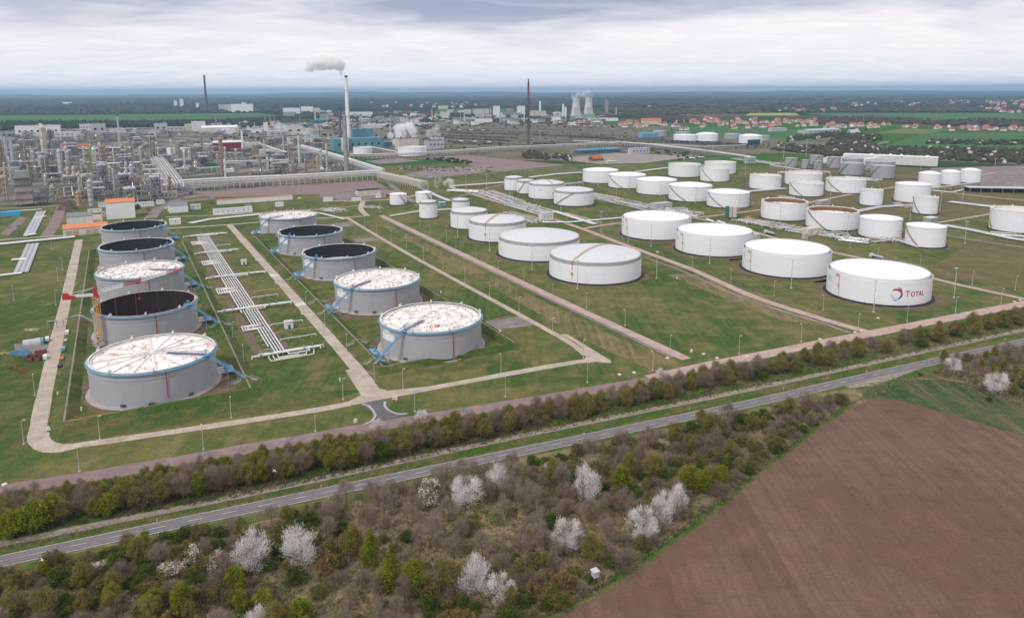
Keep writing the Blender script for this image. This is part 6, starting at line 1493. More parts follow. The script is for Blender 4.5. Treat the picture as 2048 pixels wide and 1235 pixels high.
# ------------------------------------------------------------------ works buildings placed by their picture extents
def bl(x0, x1, yt, yb, dp, mw, mr, label, kind='flat', name='building', cat='building', rise=.3, rz=YAW, wins=0, group=None):
    p = G((x0 + x1) / 2, yb); k = mpp(p); vis = (x1 - x0) * k; c, s = abs(math.cos(rz)), abs(math.sin(rz)); dp = min(dp, vis * .6); w = max(2, (vis - dp * s) / c); p = p + Vector((p.x, p.y, 0)).normalized() * (dp * c + w * s) * .35; h = max(2.0, height_at(p, yt))
    if kind == 'gable': h *= 1 - rise
    t = thing(name, label, cat, p, rz, group); mb = MB()
    mb.box(0, 0, 0, w, dp, h)
    if kind == 'gable':
        rs = h * rise / (1 - rise); mb.add([(-w / 2, -dp / 2, h), (-w / 2, dp / 2, h), (-w / 2, 0, h + rs), (w / 2, -dp / 2, h), (w / 2, dp / 2, h), (w / 2, 0, h + rs)], [(0, 2, 1), (3, 4, 5)])
    put(mb.build('wall', mw), t); mb = MB()
    if kind == 'gable': mb.gable(0, 0, h - .03, w, dp, .02, rs, 0, 0, 0, .6)
    else:
        mb.box(0, 0, h, w + .8, dp + .8, .5); r = random.Random(int(x0 * 7))
        for i in range(int(w / 14)): mb.box(r.uniform(-.4, .4) * w, r.uniform(-.3, .3) * dp, h + .5, r.uniform(2, 5), r.uniform(2, 4), r.uniform(1, 3))
    put(mb.build('roof', mr), t)
    if wins:
        for i in range(wins):
            g = MB(); g.box((i + .5) / wins * w * .94 - w * .47, -dp / 2 - .1, h * .42, w / wins * .34, .25, h * .20); put(g.build('window', M_glass), t)
    return t
bl(664, 765, 276, 301, 40, M_teal, M_teal, 'long lower block of the teal power station', name='power_station', cat='power station', wins=7)
bl(696, 748, 258, 295, 45, M_teal, plain('teal_roof', (.10, .22, .28), .2), 'tall teal boiler house behind the lower teal block', name='power_station', cat='power station')
bl(683, 698, 276, 302, 14, M_white2, M_white2, 'white stair block in front of the teal power station')
bl(767, 785, 284, 294, 20, plain('deep_teal', (.06, .17, .22), .2), M_teal, 'small dark teal hall beside the power station')
bl(790, 838, 276, 300, 30, M_cream, M_dgrey, 'cream cooling building wrapped in steam', name='cooling_house'); bl(848, 889, 280, 298, 34, M_lgrey, M_dgrey, 'grey cooling building with dark openings below faint steam', name='cooling_house', wins=4); bl(861, 888, 274, 282, 16, M_cream, M_dgrey, 'pair of cream fan cells on the grey cooling building', name='fan_cell')
bl(428, 486, 281, 303, 30, M_maroon, M_white2, 'maroon hall with pale roof beside the slim white stack', 'gable', rise=.15)
bl(463, 488, 298, 306, 16, plain('brick_red', (.30, .07, .06), .25), M_roofgr, 'low brick red annex below the maroon hall', wins=3)
bl(390, 430, 288, 296, 20, M_lgrey, M_white2, 'pale hall beside the maroon one'); bl(487, 515, 285, 292, 20, M_white2, M_white, 'white roofed hall behind the slim white stack')
bl(46, 110, 251, 274, 30, M_white, M_lgrey, 'big white hall with dark vertical window strips', wins=7); bl(108, 154, 264, 274, 22, M_white2, M_white2, 'long pale hall joined to the big white one', wins=6); bl(151, 166, 268, 280, 12, M_white, M_lgrey, 'white cube with one dark window', wins=1)
bl(160, 256, 296, 303, 24, M_maroon, M_white2, 'long low maroon building with white roof'); bl(128, 175, 288, 300, 26, M_cream, M_roofred, 'cream hall with dull red roof', 'gable')
bl(187, 210, 247, 270, 16, M_lgrey, M_grey, 'grey plant tower with chimneys before the green field', wins=2); bl(225, 268, 258, 266, 24, M_cream, M_white2, 'long cream shed below the green field'); bl(163, 181, 248, 262, 10, M_white2, M_lgrey, 'row of pale silos joined in one block', wins=4)
bl(298, 312, 261, 277, 10, M_cream, M_lgrey, 'tall cream block with dark slit', wins=1); bl(311, 334, 247, 265, 20, M_lgrey, M_white2, 'pale green grey tower block', wins=2); bl(334, 372, 254, 262, 22, M_lgrey, M_white2, 'long grey hall joined to a tower block', wins=5)
bl(371, 388, 248, 262, 14, M_cream, M_cream, 'buff block beside the white boiler tower'); bl(386, 410, 243, 263, 18, M_white2, M_white, 'white boiler tower with a stack behind', wins=0); bl(408, 470, 251, 263, 34, M_white2, M_white, 'wide white roofed hall beside the boiler tower', 'gable', rise=.3)
bl(520, 556, 299, 310, 22, M_cream, M_cream, 'cream windowless hall in the refinery yard'); bl(452, 468, 338, 344, 8, M_white, M_white, 'white container on the paved yard'); bl(546, 560, 334, 341, 8, M_white2, M_white, 'pale container beside two white columns')
bl(537, 575, 262, 272, 24, M_lgrey, M_white2, 'pale works hall in steam', wins=3); bl(570, 606, 252, 270, 24, M_white2, M_lgrey, 'white works block with pipes in steam', wins=2); bl(528, 536, 245, 263, 8, M_white, M_white, 'slim white tower block with dark windows', wins=0); bl(575, 612, 275, 288, 20, M_white2, M_lgrey, 'white works hall below the steam', wins=3); bl(612, 642, 275, 286, 18, M_white, M_blue, 'white hall with blue roof edge', wins=3); bl(625, 655, 240, 252, 18, plain('sea_green', (.06, .18, .18), .2), M_teal, 'sea green shed before the distant silos')
bl(366, 382, 386, 393, 8, M_cream, M_white2, 'cream block under the rack') if False else None
bl(328, 354, 383, 397, 10, M_cream, M_silver, 'cream switch block on stilts beside the paved court', wins=3, name='switch_block'); bl(414, 432, 326, 334, 9, M_green, M_green, 'green roofed compressor shelter', wins=2, name='compressor_shelter')
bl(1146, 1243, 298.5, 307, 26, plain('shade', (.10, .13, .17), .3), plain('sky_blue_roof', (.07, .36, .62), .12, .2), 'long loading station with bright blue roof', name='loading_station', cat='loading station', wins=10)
bl(1177, 1207, 311, 322, 16, plain('brick_brown', (.25, .12, .08), .3), M_roofred, 'small gatehouse with hipped red roof', 'gable', name='gatehouse', rise=.55, wins=3)
bl(1211, 1235, 322, 327, 9, M_lgrey, M_white2, 'low grey kiosk beside the red roofed gatehouse'); bl(1255, 1300, 296, 308, 14, M_lgrey, M_silver, 'grey loading gantry beside the blue roofed station', wins=5); bl(1488, 1511, 314, 327, 12, M_silver, M_white2, 'grey pipe transfer block at the pipe bridge end', wins=4)
bl(1706, 1850, 311, 331, 30, M_white2, M_white, 'very long white hall behind the steel tanks', rz=YAW - 1.05, name='warehouse', cat='warehouse'); bl(1645, 1660, 316, 326, 8, M_white, M_white, 'small white shed among the steel tanks'); bl(1680, 1700, 313, 326, 9, M_white, M_white2, 'white shed behind the domed steel tank'); bl(1720, 1760, 317, 330, 12, M_white, M_white, 'white shed at the start of the long white hall')
p = G(2020, 384); t = thing('covered_yard', 'long open sided yard roof on grey posts at the dark yard', 'shelter', p, -.18); mb = MB(); mb.box(0, 0, 6.4, 120, 22, .6); put(mb.build('roof', M_lgrey), t)
for k in range(9): mb = MB(); mb.bar((-58 + k * 14.5, -10.5, 0), (-58 + k * 14.5, -10.5, 6.4), .7); mb.bar((-58 + k * 14.5, 10.5, 0), (-58 + k * 14.5, 10.5, 6.4), .7); mb.bar((-58 + k * 14.5, -10.5, 6), (-58 + k * 14.5, 10.5, 6), .5); put(mb.build('post_frame', M_grey), t)
mb = MB(); mb.box(0, 9, 0, 118, .4, 5.6); put(mb.build('shade_panel', M_dgrey), t)  # dark upright sheet: shade beneath the roof put in as colour
bl(1275, 1320, 266, 275, 22, M_blue, plain('pale_blue_roof', (.22, .48, .62), .15), 'pale blue shed beside a grey flat tank'); bl(1495, 1520, 279, 290, 14, plain('dark_green', (.03, .09, .08), .3), M_lgrey, 'dark green shed next to the pale blue domed tank')
bl(1594, 1683, 257, 266, 45, M_lgrey, plain('pale_grey_roof', (.42, .46, .52), .15), 'long farm hall with pale grey roof beyond the fields', 'gable', wins=8); bl(1692, 1720, 259, 267, 22, M_white2, plain('pale_grey_roof', (.42, .46, .52)), 'pyramid roofed pale shed beside the long farm hall', 'gable', rise=.7); bl(1535, 1575, 256, 263, 20, M_lgrey, plain('pale_grey_roof', (.42, .46, .52)), 'pale farm hall nearer the village')
for i in range(22):
    x = 806 + (i % 11) * 17 + r5.uniform(-4, 4); y = 336 + (i // 11) * 5 + r5.uniform(-1, 1)
    if x > 990: continue
    mb = MB()
    for k in range(7): mb.box(r5.uniform(-6, 6), r5.uniform(-4, 4), 0, r5.uniform(1, 4), r5.uniform(1, 3), r5.uniform(.6, 2.6), r5.uniform(0, 3), r5.randrange(3))
    want(tag(mb.build('material_heap', [M_rust, M_lgrey, M_dgrey], None, G(x, y)), cat='material heap', group='stored material on the paved yard'), 'heap of stored scrap and crates')
# great chimneys and masts
def chimney(x, yb, yt, wb, wt, m, cap, label, name='chimney', topm=None, top_frac=.06):
    p = G(x, yb); h = height_at(p, yt); k = mpp(p); t = thing(name, label, 'chimney', p); hb = h * (1 - top_frac); rb, rt = wb * k / 2, wt * k / 2
    mb = MB(); mb.tube((0, 0, 0), (0, 0, hb), rb, rt, 28, caps=False); put(mb.build('shaft', m), t)
    mb = MB(); mb.tube((0, 0, hb), (0, 0, h), rt, rt * .97, 28); put(mb.build('crown_band', cap), t)
    for f in (.45, .8): mb = MB(); mb.ring(rt + (rb - rt) * (1 - f), rt + (rb - rt) * (1 - f) + 1.2, h * f, h * f + .5, 28); put(mb.build('gallery', M_grey), t)
    return p, h
WC = chimney(698, 297, 151, 9.5, 5.6, M_white, M_black, 'tall white power station chimney with black mouth under the steam plume', top_frac=.025)
chimney(693.5, 341, 231, 9.8, 7.0, plain('raw_concrete', (.36, .32, .28), .25, .06, .9), M_rusty, 'bare concrete chimney with white upper band before the teal station', top_frac=.10)
chimney(682, 290, 215, 5.5, 5.2, plain('dark_slate', (.13, .15, .19), .2), M_dgrey, 'dark slate stack just behind the white chimney')
chimney(413.6, 223, 150, 5.6, 3.6, plain('old_brick', (.13, .11, .115), .3, .02), plain('banded_top', (.16, .07, .07), .3, .05), 'lone dark brick chimney on the far horizon', top_frac=.25)
p = G(1057, 290); h = height_at(p, 158); t = thing('flare_mast', 'lattice flare mast with red banded tip standing above the rail yard', 'mast', p)
mb = MB(); lattice(mb, (0, 0, 0), (0, 0, h * .72), 8.5, 8.5, 22, (0, 1, 0), ch=1.1, br=.6); mb.tube((0, 0, 0), (0, 0, h * .9), 1.5, n=10); put(mb.build('lattice_frame', plain('mast_steel', (.16, .12, .11), .3)), t)
mb = MB(); lattice(mb, (0, 0, h * .72), (0, 0, h * .95), 4.5, 4.5, 8, (0, 1, 0), ch=.9, br=.5); put(mb.build('upper_frame', plain('mast_steel', (.16, .12, .11))), t)
mb = MB(); mb.tube((0, 0, h * .80), (0, 0, h * .90), 2.4, n=12); put(mb.build('warning_band', M_red), t); mb = MB(); mb.tube((0, 0, h * .9), (0, 0, h), 1.9, n=12); put(mb.build('flare_tip', M_dgrey), t)
for x, w_, lab in ((1152, 1.0, 'cooling tower with dark arched opening, the one next to the thin white stacks'), (1177, 1.0, 'cooling tower with lettered side, the one farther from the white stacks')):
    p = G(x, 233.5); k = mpp(p); h = height_at(p, 196); t = thing('cooling_tower', lab, 'cooling tower', p); rb = 10.6 * k; prof = []
    for i in range(15): f = i / 14; prof.append((rb * (.62 + .38 * (1 - f) ** 1.7 + .03 * max(0, f - .8) * 5), 6 + (h - 6) * f))
    mb = MB(); mb.lathe(prof, 40); mb.lathe([(prof[-1][0], h), (prof[-1][0] - 2, h), (prof[-1][0] - 3, h - 12)], 40); put(mb.build('shell', plain('tower_concrete', (.60, .58, .55), .2, .03, .9)), t)
    mb = MB(); n = 24
    for i in range(n): a = 6.283 * i / n; b = a + 6.283 / n; mb.bar((rb * 1.03 * math.cos(a), rb * 1.03 * math.sin(a), 0), (prof[0][0] * math.cos(b), prof[0][0] * math.sin(b), 6.2), 1.0); mb.bar((rb * 1.03 * math.cos(b), rb * 1.03 * math.sin(b), 0), (prof[0][0] * math.cos(a), prof[0][0] * math.sin(a), 6.2), 1.0)
    put(mb.build('column_ring', M_conc), t)
    mb = MB(); ca = cam_angle(p)
    for i in range(3): a = ca + (.35 - i * .3); mb.bar((prof[1][0] * math.cos(a), prof[1][0] * math.sin(a), 8), (prof[8][0] * 1.0 * math.cos(a), prof[8][0] * math.sin(a), h * .5), 4, 1.2)
    put(mb.build('dark_opening', M_dgrey), t)
# ------------------------------------------------------------------ far country: woods, villages, railway, works on the horizon
def leafmat(name, c1, c2, s=.5, inst=True):
    m, t, b = new_mat(name); v = coords(t, True); n = nz(t, v, s, 3, .6); f = rmp(t, n, .35, .65)
    if inst:
        oi = t.nodes.new('ShaderNodeObjectInfo'); f = mt(t, 'ADD', mt(t, 'MULTIPLY', f, .55), mt(t, 'MULTIPLY', oi.outputs['Random'], .45))
    c = mixc(t, f, c1, c2)
    t.links.new(c, b.inputs['Base Color']); b.inputs['Roughness'].default_value = .9; b.inputs['Specular IOR Level'].default_value = .08
    if inst:      # thin leaves, petals and twigs let part of the light through
        tr = t.nodes.new('ShaderNodeBsdfTranslucent'); ad = t.nodes.new('ShaderNodeMixShader'); ad.inputs[0].default_value = .48
        t.links.new(c, tr.inputs[0]); t.links.new(b.outputs[0], ad.inputs[1]); t.links.new(tr.outputs[0], ad.inputs[2]); t.links.new(ad.outputs[0], t.nodes['Material Output'].inputs['Surface'])
    return m
def inpoly(x, y, P):
    c = False
    for i in range(len(P)):
        a, b = P[i], P[i - 1]
        if (a[1] > y) != (b[1] > y) and x < (b[0] - a[0]) * (y - a[1]) / (b[1] - a[1]) + a[0]: c = not c
    return c
def scatter(poly, n, r):
    xs = [p[0] for p in poly]; ys = [p[1] for p in poly]; o = []; k = 0
    while len(o) < n and k < n * 60:
        k += 1; x, y = r.uniform(min(xs), max(xs)), r.uniform(min(ys), max(ys))
        if inpoly(x, y, poly): o.append((x, y))
    return o
WOODM = [leafmat('wood_dark', (.020, .036, .020), (.042, .056, .028), .03, False), leafmat('wood_brown', (.060, .045, .036), (.10, .075, .055), .04, False), leafmat('wood_olive', (.045, .055, .022), (.085, .088, .035), .04, False), leafmat('wood_blossom', (.40, .36, .34), (.55, .50, .48), .05, False)]
def wood(poly, n, h, w, seed, mix=(1, 0, 0, 0), name='woodland'):
    r = random.Random(seed); mb = MB()
    for x, y in scatter(poly, n, r):
        p = G(x, y); hh = h * r.uniform(.6, 1.2); ww = w * r.uniform(.7, 1.3); m = r.choices((0, 1, 2, 3), mix)[0]; k = 7; vs = []
        for (rr, zz) in ((.75, 0), (1.0, .42), (.72, .8)):
            for i in range(k): a = 6.283 * i / k + r.uniform(-.2, .2); q = rr * ww / 2 * r.uniform(.8, 1.2); vs.append((p.x + q * math.cos(a), p.y + q * math.sin(a), zz * hh * r.uniform(.9, 1.1)))
        vs.append((p.x, p.y, hh))
        mb.add(vs, [(l * k + i, l * k + (i + 1) % k, (l + 1) * k + (i + 1) % k, (l + 1) * k + i) for l in (0, 1) for i in range(k)] + [(2 * k + i, 2 * k + (i + 1) % k, 3 * k) for i in range(k)], m)
    return tag(mb.build(name, WOODM), kind='stuff')
wood([(-40, 264), (-40, 247), (200, 246), (400, 245), (560, 240), (545, 258), (420, 252), (300, 254), (60, 258)], 1500, 17, 22, 1, (1, .1, .1, 0))
wood([(-40, 230), (560, 225), (610, 236), (640, 230), (560, 212), (-40, 214)], 1100, 14, 34, 2, (.6, .35, .3, 0))
wood([(560, 240), (700, 236), (880, 246), (880, 232), (620, 226)], 260, 11, 20, 3, (.4, .5, .3, 0))
wood([(-60, 206), (2110, 198), (2110, 191), (-60, 198)], 1500, 26, 150, 4, (1, .15, .2, 0))
wood([(-60, 212), (560, 208), (560, 202), (-60, 206)], 420, 20, 80, 5, (1, .4, .2, 0))
wood([(880, 214), (1500, 214), (1700, 208), (2110, 206), (2110, 199), (880, 204)], 900, 18, 70, 6, (.8, .4, .4, 0))
wood([(1240, 232), (1500, 226), (1500, 214), (1200, 216)], 420, 13, 36, 7, (.35, .7, .4, 0))
wood([(1290, 247), (1380, 245), (1375, 233), (1300, 232)], 260, 13, 18, 8, (.1, 1, .1, 0))
wood([(1500, 226), (1750, 224), (2110, 224), (2110, 207), (1500, 210)], 700, 12, 40, 9, (.4, .7, .5, 0))
wood([(1630, 250), (1740, 246), (1862, 250), (1862, 243), (1740, 235), (1640, 238)], 420, 14, 17, 10, (.15, 1, .2, 0))
wood([(1860, 251), (2100, 256), (2100, 242), (1960, 240), (1860, 244)], 420, 13, 18, 11, (.25, 1, .35, 0))
wood([(1574, 284), (1650, 276), (1762, 280), (1762, 271), (1660, 266), (1574, 276)], 330, 8, 11, 12, (.8, .5, .4, .12))
wood([(1642, 312), (1700, 313), (1760, 304), (1746, 278), (1660, 280)], 420, 9, 10, 13, (.25, 1, .3, .04))
wood([(1740, 316), (1850, 318), (2110, 333), (2110, 302), (1960, 297), (1770, 296)], 800, 8, 10, 14, (.55, .6, .6, .10))
wood([(1850, 288), (2110, 292), (2110, 283), (1860, 279)], 260, 6, 9, 15, (.6, .7, .3, .05))
wood([(1540, 300), (1650, 312), (1700, 312), (1640, 292), (1560, 290)], 200, 6, 9, 16, (.3, .8, .3, .05))
wood([(1636, 269), (1760, 258), (1640, 262)], 40, 7, 10, 17, (.7, .4, .5, .05), 'shrubbery')
wood([(1040, 312), (1056, 318), (1100, 321), (1096, 309), (1060, 304)], 50, 8, 9, 18, (0, 1, .1, 0), 'shrubbery')
wood([(1106, 316), (1140, 324), (1144, 313), (1112, 309)], 34, 7, 8, 19, (0, 1, .1, .1), 'shrubbery')
wood([(1285, 300), (1360, 316), (1420, 318), (1380, 305)], 30, 5, 7, 20, (.6, .3, .5, 0), 'shrubbery')
wood([(880, 256), (1240, 256), (1240, 232), (880, 232)], 110, 7, 12, 31, (.6, .7, .5, 0), 'shrubbery'); wood([(420, 285), (660, 285), (900, 300), (900, 236), (600, 236), (430, 262)], 220, 6, 10, 32, (.4, .7, .7, 0), 'shrubbery'); wood([(880, 300), (1240, 290), (1560, 300), (1560, 262), (1240, 254), (880, 256)], 150, 4, 7, 33, (.3, .8, .8, .02), 'shrubbery')
wood([(560, 262), (700, 250), (880, 262), (880, 250), (640, 240)], 120, 8, 14, 22, (.5, .6, .4, 0), 'shrubbery')
wood([(845, 320), (885, 322), (960, 332), (940, 322), (880, 316)], 40, 4, 9, 23, (1, .2, .3, 0), 'shrubbery')
# houses
ROOFS = [M_roofred, plain('roof_bright', (.46, .15, .09), .25, .2), plain('roof_brown', (.26, .12, .09), .3, .2), plain('roof_dark', (.12, .11, .12), .3, .2)]
WALLS = [M_white, M_cream, plain('wall_pale', (.66, .62, .56), .2, .1), plain('wall_grey', (.45, .43, .41), .2, .1)]
HP = []
for i in range(12):
    r = random.Random(i); mb = MB(); w, d, h = r.uniform(11, 17), r.uniform(8.5, 11), r.uniform(4, 7); mb.gable(0, 0, 0, w, d, h, r.uniform(3.6, 5.4), 0, 0, 1, .5)
    mb.box(r.uniform(-.3, .3) * w, .6, h + 2.4, 1, 1, 3.2, 0, 2)
    for s_ in (-1, 1):
        for k in range(3): mb.box((k - 1) * w * .3, s_ * d / 2, h * .4, 1.3, .12, 1.4, 0, 3)
    o = mb.build('house', [WALLS[i % 4 if i % 3 else 0], ROOFS[(0, 1, 0, 2, 1, 0, 3, 1, 0, 2, 0, 1)[i]], M_roofred, M_glass]); HP.append(o)
HLOOK = ['white', 'cream', 'pale', 'grey']; RLOOK = ['red', 'bright red', 'red', 'brown', 'bright red', 'red', 'dark', 'bright red', 'red', 'brown', 'red', 'bright red']
hu = set(); rh = random.Random(9); VILL = []
def village(poly, n, place_, s=1.0, pick=None):
    for x, y in scatter(poly, n, rh):
        i = rh.choice(pick) if pick else rh.randrange(12); p = G(x, y)
        if i in hu: o = HP[i].copy(); COL.objects.link(o)
        else: o = HP[i]; hu.add(i)
        o.location = p; o.rotation_euler = (0, 0, rh.uniform(0, 6.28)); q = s * rh.uniform(.85, 1.2); o.scale = (q, q, q)
        o['category'] = 'house'; o['group'] = 'village houses'
        want(o, f"{HLOOK[i % 4 if i % 3 else 0]} house with {RLOOK[i]} roof", place_); VILL.append(o)
village([(1240, 256), (1316, 256), (1316, 246), (1240, 246)], 16, None, 1.5, (0, 1, 4, 5, 7)); village([(1318, 252), (1338, 252), (1338, 248), (1318, 248)], 4, None, 1.2)
village([(1346, 254), (1395, 252), (1395, 238), (1360, 240)], 16, None, 1.2); village([(1404, 256), (1560, 260), (1560, 240), (1470, 238), (1404, 236)], 62, None, 1.2, (0, 1, 2, 4, 5, 7, 8, 11))
village([(1545, 255), (1632, 254), (1632, 240), (1545, 240)], 34, None, 1.2, (0, 1, 2, 4, 5, 7)); village([(1646, 258), (1780, 257), (1780, 250), (1646, 249)], 26, None, 1.25, (0, 1, 4, 5, 7)); village([(1780, 258), (1880, 258), (1880, 253), (1780, 252)], 8, None, 1.1)
village([(1896, 262), (2046, 264), (2046, 256), (1896, 254)], 18, None, 1.2); village([(1362, 261), (1386, 262), (1386, 259), (1362, 258)], 2, None, 1.3, (1, 4))
village([(1540, 226), (1670, 224), (1670, 217), (1540, 218)], 10, None, 1.6); village([(1900, 208), (2048, 212), (2048, 202), (1900, 201)], 26, None, 2.2, (0, 1, 4)); village([(1700, 214), (1900, 212), (1900, 204), (1700, 206)], 12, None, 2.0); village([(1960, 226), (2046, 228), (2046, 216), (1960, 214)], 12, None, 1.7)
village([(740, 214), (960, 216), (960, 205), (740, 206)], 22, None, 2.2, (2, 3, 8, 9))
p = G(1625, 252); t = thing('church', 'village church with pointed dark spire', 'church', p, .4); mb = MB(); mb.gable(12, 0, 0, 26, 13, 10, 8, 0, 0, 1, .5); put(mb.build('nave', [WALLS[1], M_roofred]), t); mb = MB(); mb.box(-5, 0, 0, 9, 9, 24); put(mb.build('tower', WALLS[2]), t); mb = MB(); mb.tube((-5, 0, 24), (-5, 0, 46), 6, .2, 8, sm=False); put(mb.build('spire', ROOFS[3]), t)
p = G(1302, 248); t = thing('manor_house', 'long cream building with bright red hipped roof in the village', 'building', p, -.1); mb = MB(); mb.gable(0, 0, 0, 88, 24, 15, 11, 0, 0, 1, .6); put(mb.build('body', [WALLS[1], ROOFS[1]]), t)
# works and blocks on the horizon: extents, tone, label
far = [(440, 466, 209, 222, 1, 'pale hall group beside the lone dark chimney'), (466, 505, 208, 224, 0, 'white stepped works hall beside the lone chimney'), (484, 492, 205, 214, 0, 'white box raised on the stepped works hall'), (349, 354, 201, 213, 0, 'slim white block, the first of a pair beneath the chimney'), (361, 367, 198, 213, 0, 'taller slim white block of a pair'), (393, 398, 206, 215, 0, 'small white block before the dark chimney'), (128, 142, 204, 210, 0, 'far white works building over the dark wood'),
       (568, 600, 216, 230, 0, 'row of white flats, lower block'), (603, 626, 213, 225, 0, 'tall white block with ribbed front'), (626, 640, 216, 226, 1, 'cream block joined to a ribbed white one'), (568, 592, 224, 232, 3, 'low sage green hall before white flats'), (640, 656, 228, 240, 2, 'grey silos beyond the sea green shed'), (656, 664, 229, 239, 2, 'second grey silo group beyond the sea green shed'), (810, 818, 217, 230, 4, 'dark red works tower on the horizon'), (820, 834, 226, 232, 0, 'white hall beside the dark red tower'), (854, 866, 222, 232, 4, 'rust brown works block'),
       (880, 900, 224, 232, 1, 'cream works halls beside the dark village wood'), (928, 942, 219, 228, 1, 'buff works block near the white cube'), (946, 978, 218, 228, 1, 'long buff works hall'), (986, 1000, 212, 231, 0, 'white cube of a works on the horizon'), (1012, 1026, 217, 230, 2, 'grey block beside the white cube'), (1034, 1050, 212, 228, 0, 'white chemical plant before the flare mast'), (1078, 1082, 202, 226, 0, 'thin white tower near the flare mast'), (1060, 1092, 222, 232, 1, 'pale works halls behind the flare mast'), (1124, 1128, 208, 236, 0, 'slim white column beside the cooling towers'), (1129, 1133, 214, 236, 0, 'shorter white column beside the cooling towers'), (1102, 1121, 234, 244, 0, 'round white hall before the cooling towers'), (1092, 1104, 236, 244, 4, 'brick red works beside a round white hall'), (1140, 1162, 232, 240, 2, 'grey pump hall at the foot of the first cooling tower'), (1165, 1190, 228, 238, 3, 'sage green plant at the foot of the second cooling tower'),
       (905, 940, 236, 242, 2, 'low grey halls in the far works'), (950, 985, 238, 244, 0, 'low white halls in the far works'), (1000, 1040, 236, 243, 2, 'low grey roofs in front of the white plant'), (1200, 1235, 236, 242, 0, 'pale flat hall beyond the dark wagons'), (760, 800, 236, 242, 2, 'low grey roofs behind the steam'), (700, 745, 224, 230, 0, 'white roofs behind the tall chimney'), (815, 857, 246, 252, 1, 'long cream hall behind the steam cloud'), (720, 765, 250, 256, 1, 'buff roofs behind the teal station'), (876, 896, 212, 218, 1, 'pale far building on the green rise'), (1897, 1918, 176.5, 180, 0, 'distant white logistics hall on the skyline'), (1928, 1950, 176, 181, 0, 'second distant white logistics hall on the skyline'), (1850, 1970, 180, 182.5, 0, 'very long low white hall on the skyline'), (1296, 1303, 212, 215, 0, 'single white roof among far woods'), (1210, 1216, 198, 226, 2, 'thin grey mast tower beyond the cooling towers')]
FM = [WALLS[0], M_cream, M_grey, plain('sage', (.28, .36, .30), .2, .02), plain('dull_red', (.22, .08, .07), .3, .02)]
for x0, x1, yt, yb, m, lab in far: bl(x0, x1, yt, yb, 40, FM[m], M_lgrey if m in (0, 1) else FM[m], lab, rz=YAW * .3, name='works_building', group='works buildings on the horizon')
fr_ = random.Random(3)
for i in range(210):
    x = fr_.uniform(640, 1240) if i > 150 else fr_.uniform(880, 1235) if i < 50 else fr_.uniform(640, 900) if i < 95 else fr_.uniform(430, 660); y = fr_.uniform(222, 246) if i > 150 else fr_.uniform(232, 252) if i < 95 else fr_.uniform(250, 268)
    if 690 < x < 840 and y > 262: continue
    p = G(x, y); mb = MB(); w, d, h = fr_.uniform(16, 60), fr_.uniform(12, 26), fr_.uniform(4, 15); k = fr_.randrange(5)
    mb.box(0, 0, 0, w, d, h); mb.box(0, 0, h, w + 1, d + 1, .6, 0, 1)
    for q in range(3): mb.box(fr_.uniform(-.4, .4) * w, fr_.uniform(-.3, .3) * d, h + .6, 4, 4, fr_.uniform(1, 6), 0, 1)
    o = mb.build('works_hall', [FM[k], M_lgrey if k % 2 else M_white2], None, p, YAW); tag(o, cat='hall', group='low halls of the far works'); want(o, ('white', 'cream', 'grey', 'sage green', 'dull red')[k] + ' flat works hall')
# railway: tracks as dark beds, tank wagons standing on them
M_rail = ground('track_bed', [(.085, .068, .062), (.11, .09, .08), (.07, .055, .05)], .01, .1, .4, None, bump=0)
for q in ([(880, 262), (1060, 268), (1250, 280), (1520, 296)], [(870, 272), (1060, 281), (1240, 292), (1330, 300)], [(1060, 264), (1250, 272), (1350, 280), (1520, 292)], [(860, 256), (1060, 258), (1240, 262)], [(880, 284), (1000, 288), (1070, 290)], [(870, 264), (1060, 271), (1350, 283)], [(860, 259), (1000, 262.5), (1100, 266)]): road('railway_bed', q, 26, .12, M_rail)
def wagon_proto(m, name='tank_wagon'):
    mb = MB(); mb.tube((-6.6, 0, 2.8), (6.6, 0, 2.8), 1.5, n=10); mb.box(0, 0, .9, 14.6, 1.6, .5, 0, 1); mb.tube((0, 0, 4.2), (0, 0, 4.9), .8, n=8)
    for x in (-5, -3.3, 3.3, 5):
        for s_ in (-1, 1): mb.tube((x, s_ * .6, .5), (x, s_ * .85, .5), .5, n=8, m=1)
    return mb.build(name, [m, M_dgrey])
WP = {'black': wagon_proto(plain('wagon_black', (.035, .036, .045), .3, .1)), 'blue grey': wagon_proto(plain('wagon_bluegrey', (.10, .12, .17), .3, .1)), 'white': wagon_proto(M_white2), 'green': wagon_proto(plain('wagon_green', (.14, .24, .14), .3, .1)), 'pink': wagon_proto(plain('wagon_pink', (.6, .42, .38), .2, .1)), 'rust': wagon_proto(plain('wagon_rust', (.16, .08, .06), .3, .1))}
wu = set()
def train(a, b, kinds, lab):
    A, B = G(*a), G(*b); L_ = (B - A).length; d = (B - A).normalized(); n = int(L_ / 16.4); an = math.atan2(d.y, d.x)
    for i in range(n):
        k = kinds[i % len(kinds)]; o = WP[k]
        if k in wu: o = o.copy(); COL.objects.link(o)
        wu.add(k); q = A + d * (i + .5) * 16.4; q.z = .15; o.location = q; o.rotation_euler = (0, 0, an)
        tag(o, f"{ordw(i)} {k} wagon from the chimney end of {lab}", 'tank wagon', 'tank wagons in the rail yard')
train((1330, 284.5), (1500, 293.5), ['black', 'black', 'blue grey'], 'the dark train before the pale domes'); train((1340, 282.5), (1500, 290.5), ['blue grey', 'black'], 'the train behind that dark one')
train((1065, 287.5), (1145, 291), ['black', 'rust'], 'the dark train beside the flare mast'); train((1146, 283.5), (1240, 288), ['white'], 'the white train above the blue roof'); train((1318, 295), (1372, 299), ['pink'], 'the pinkish short train'); train((1376, 297), (1425, 300), ['green'], 'the green short train')
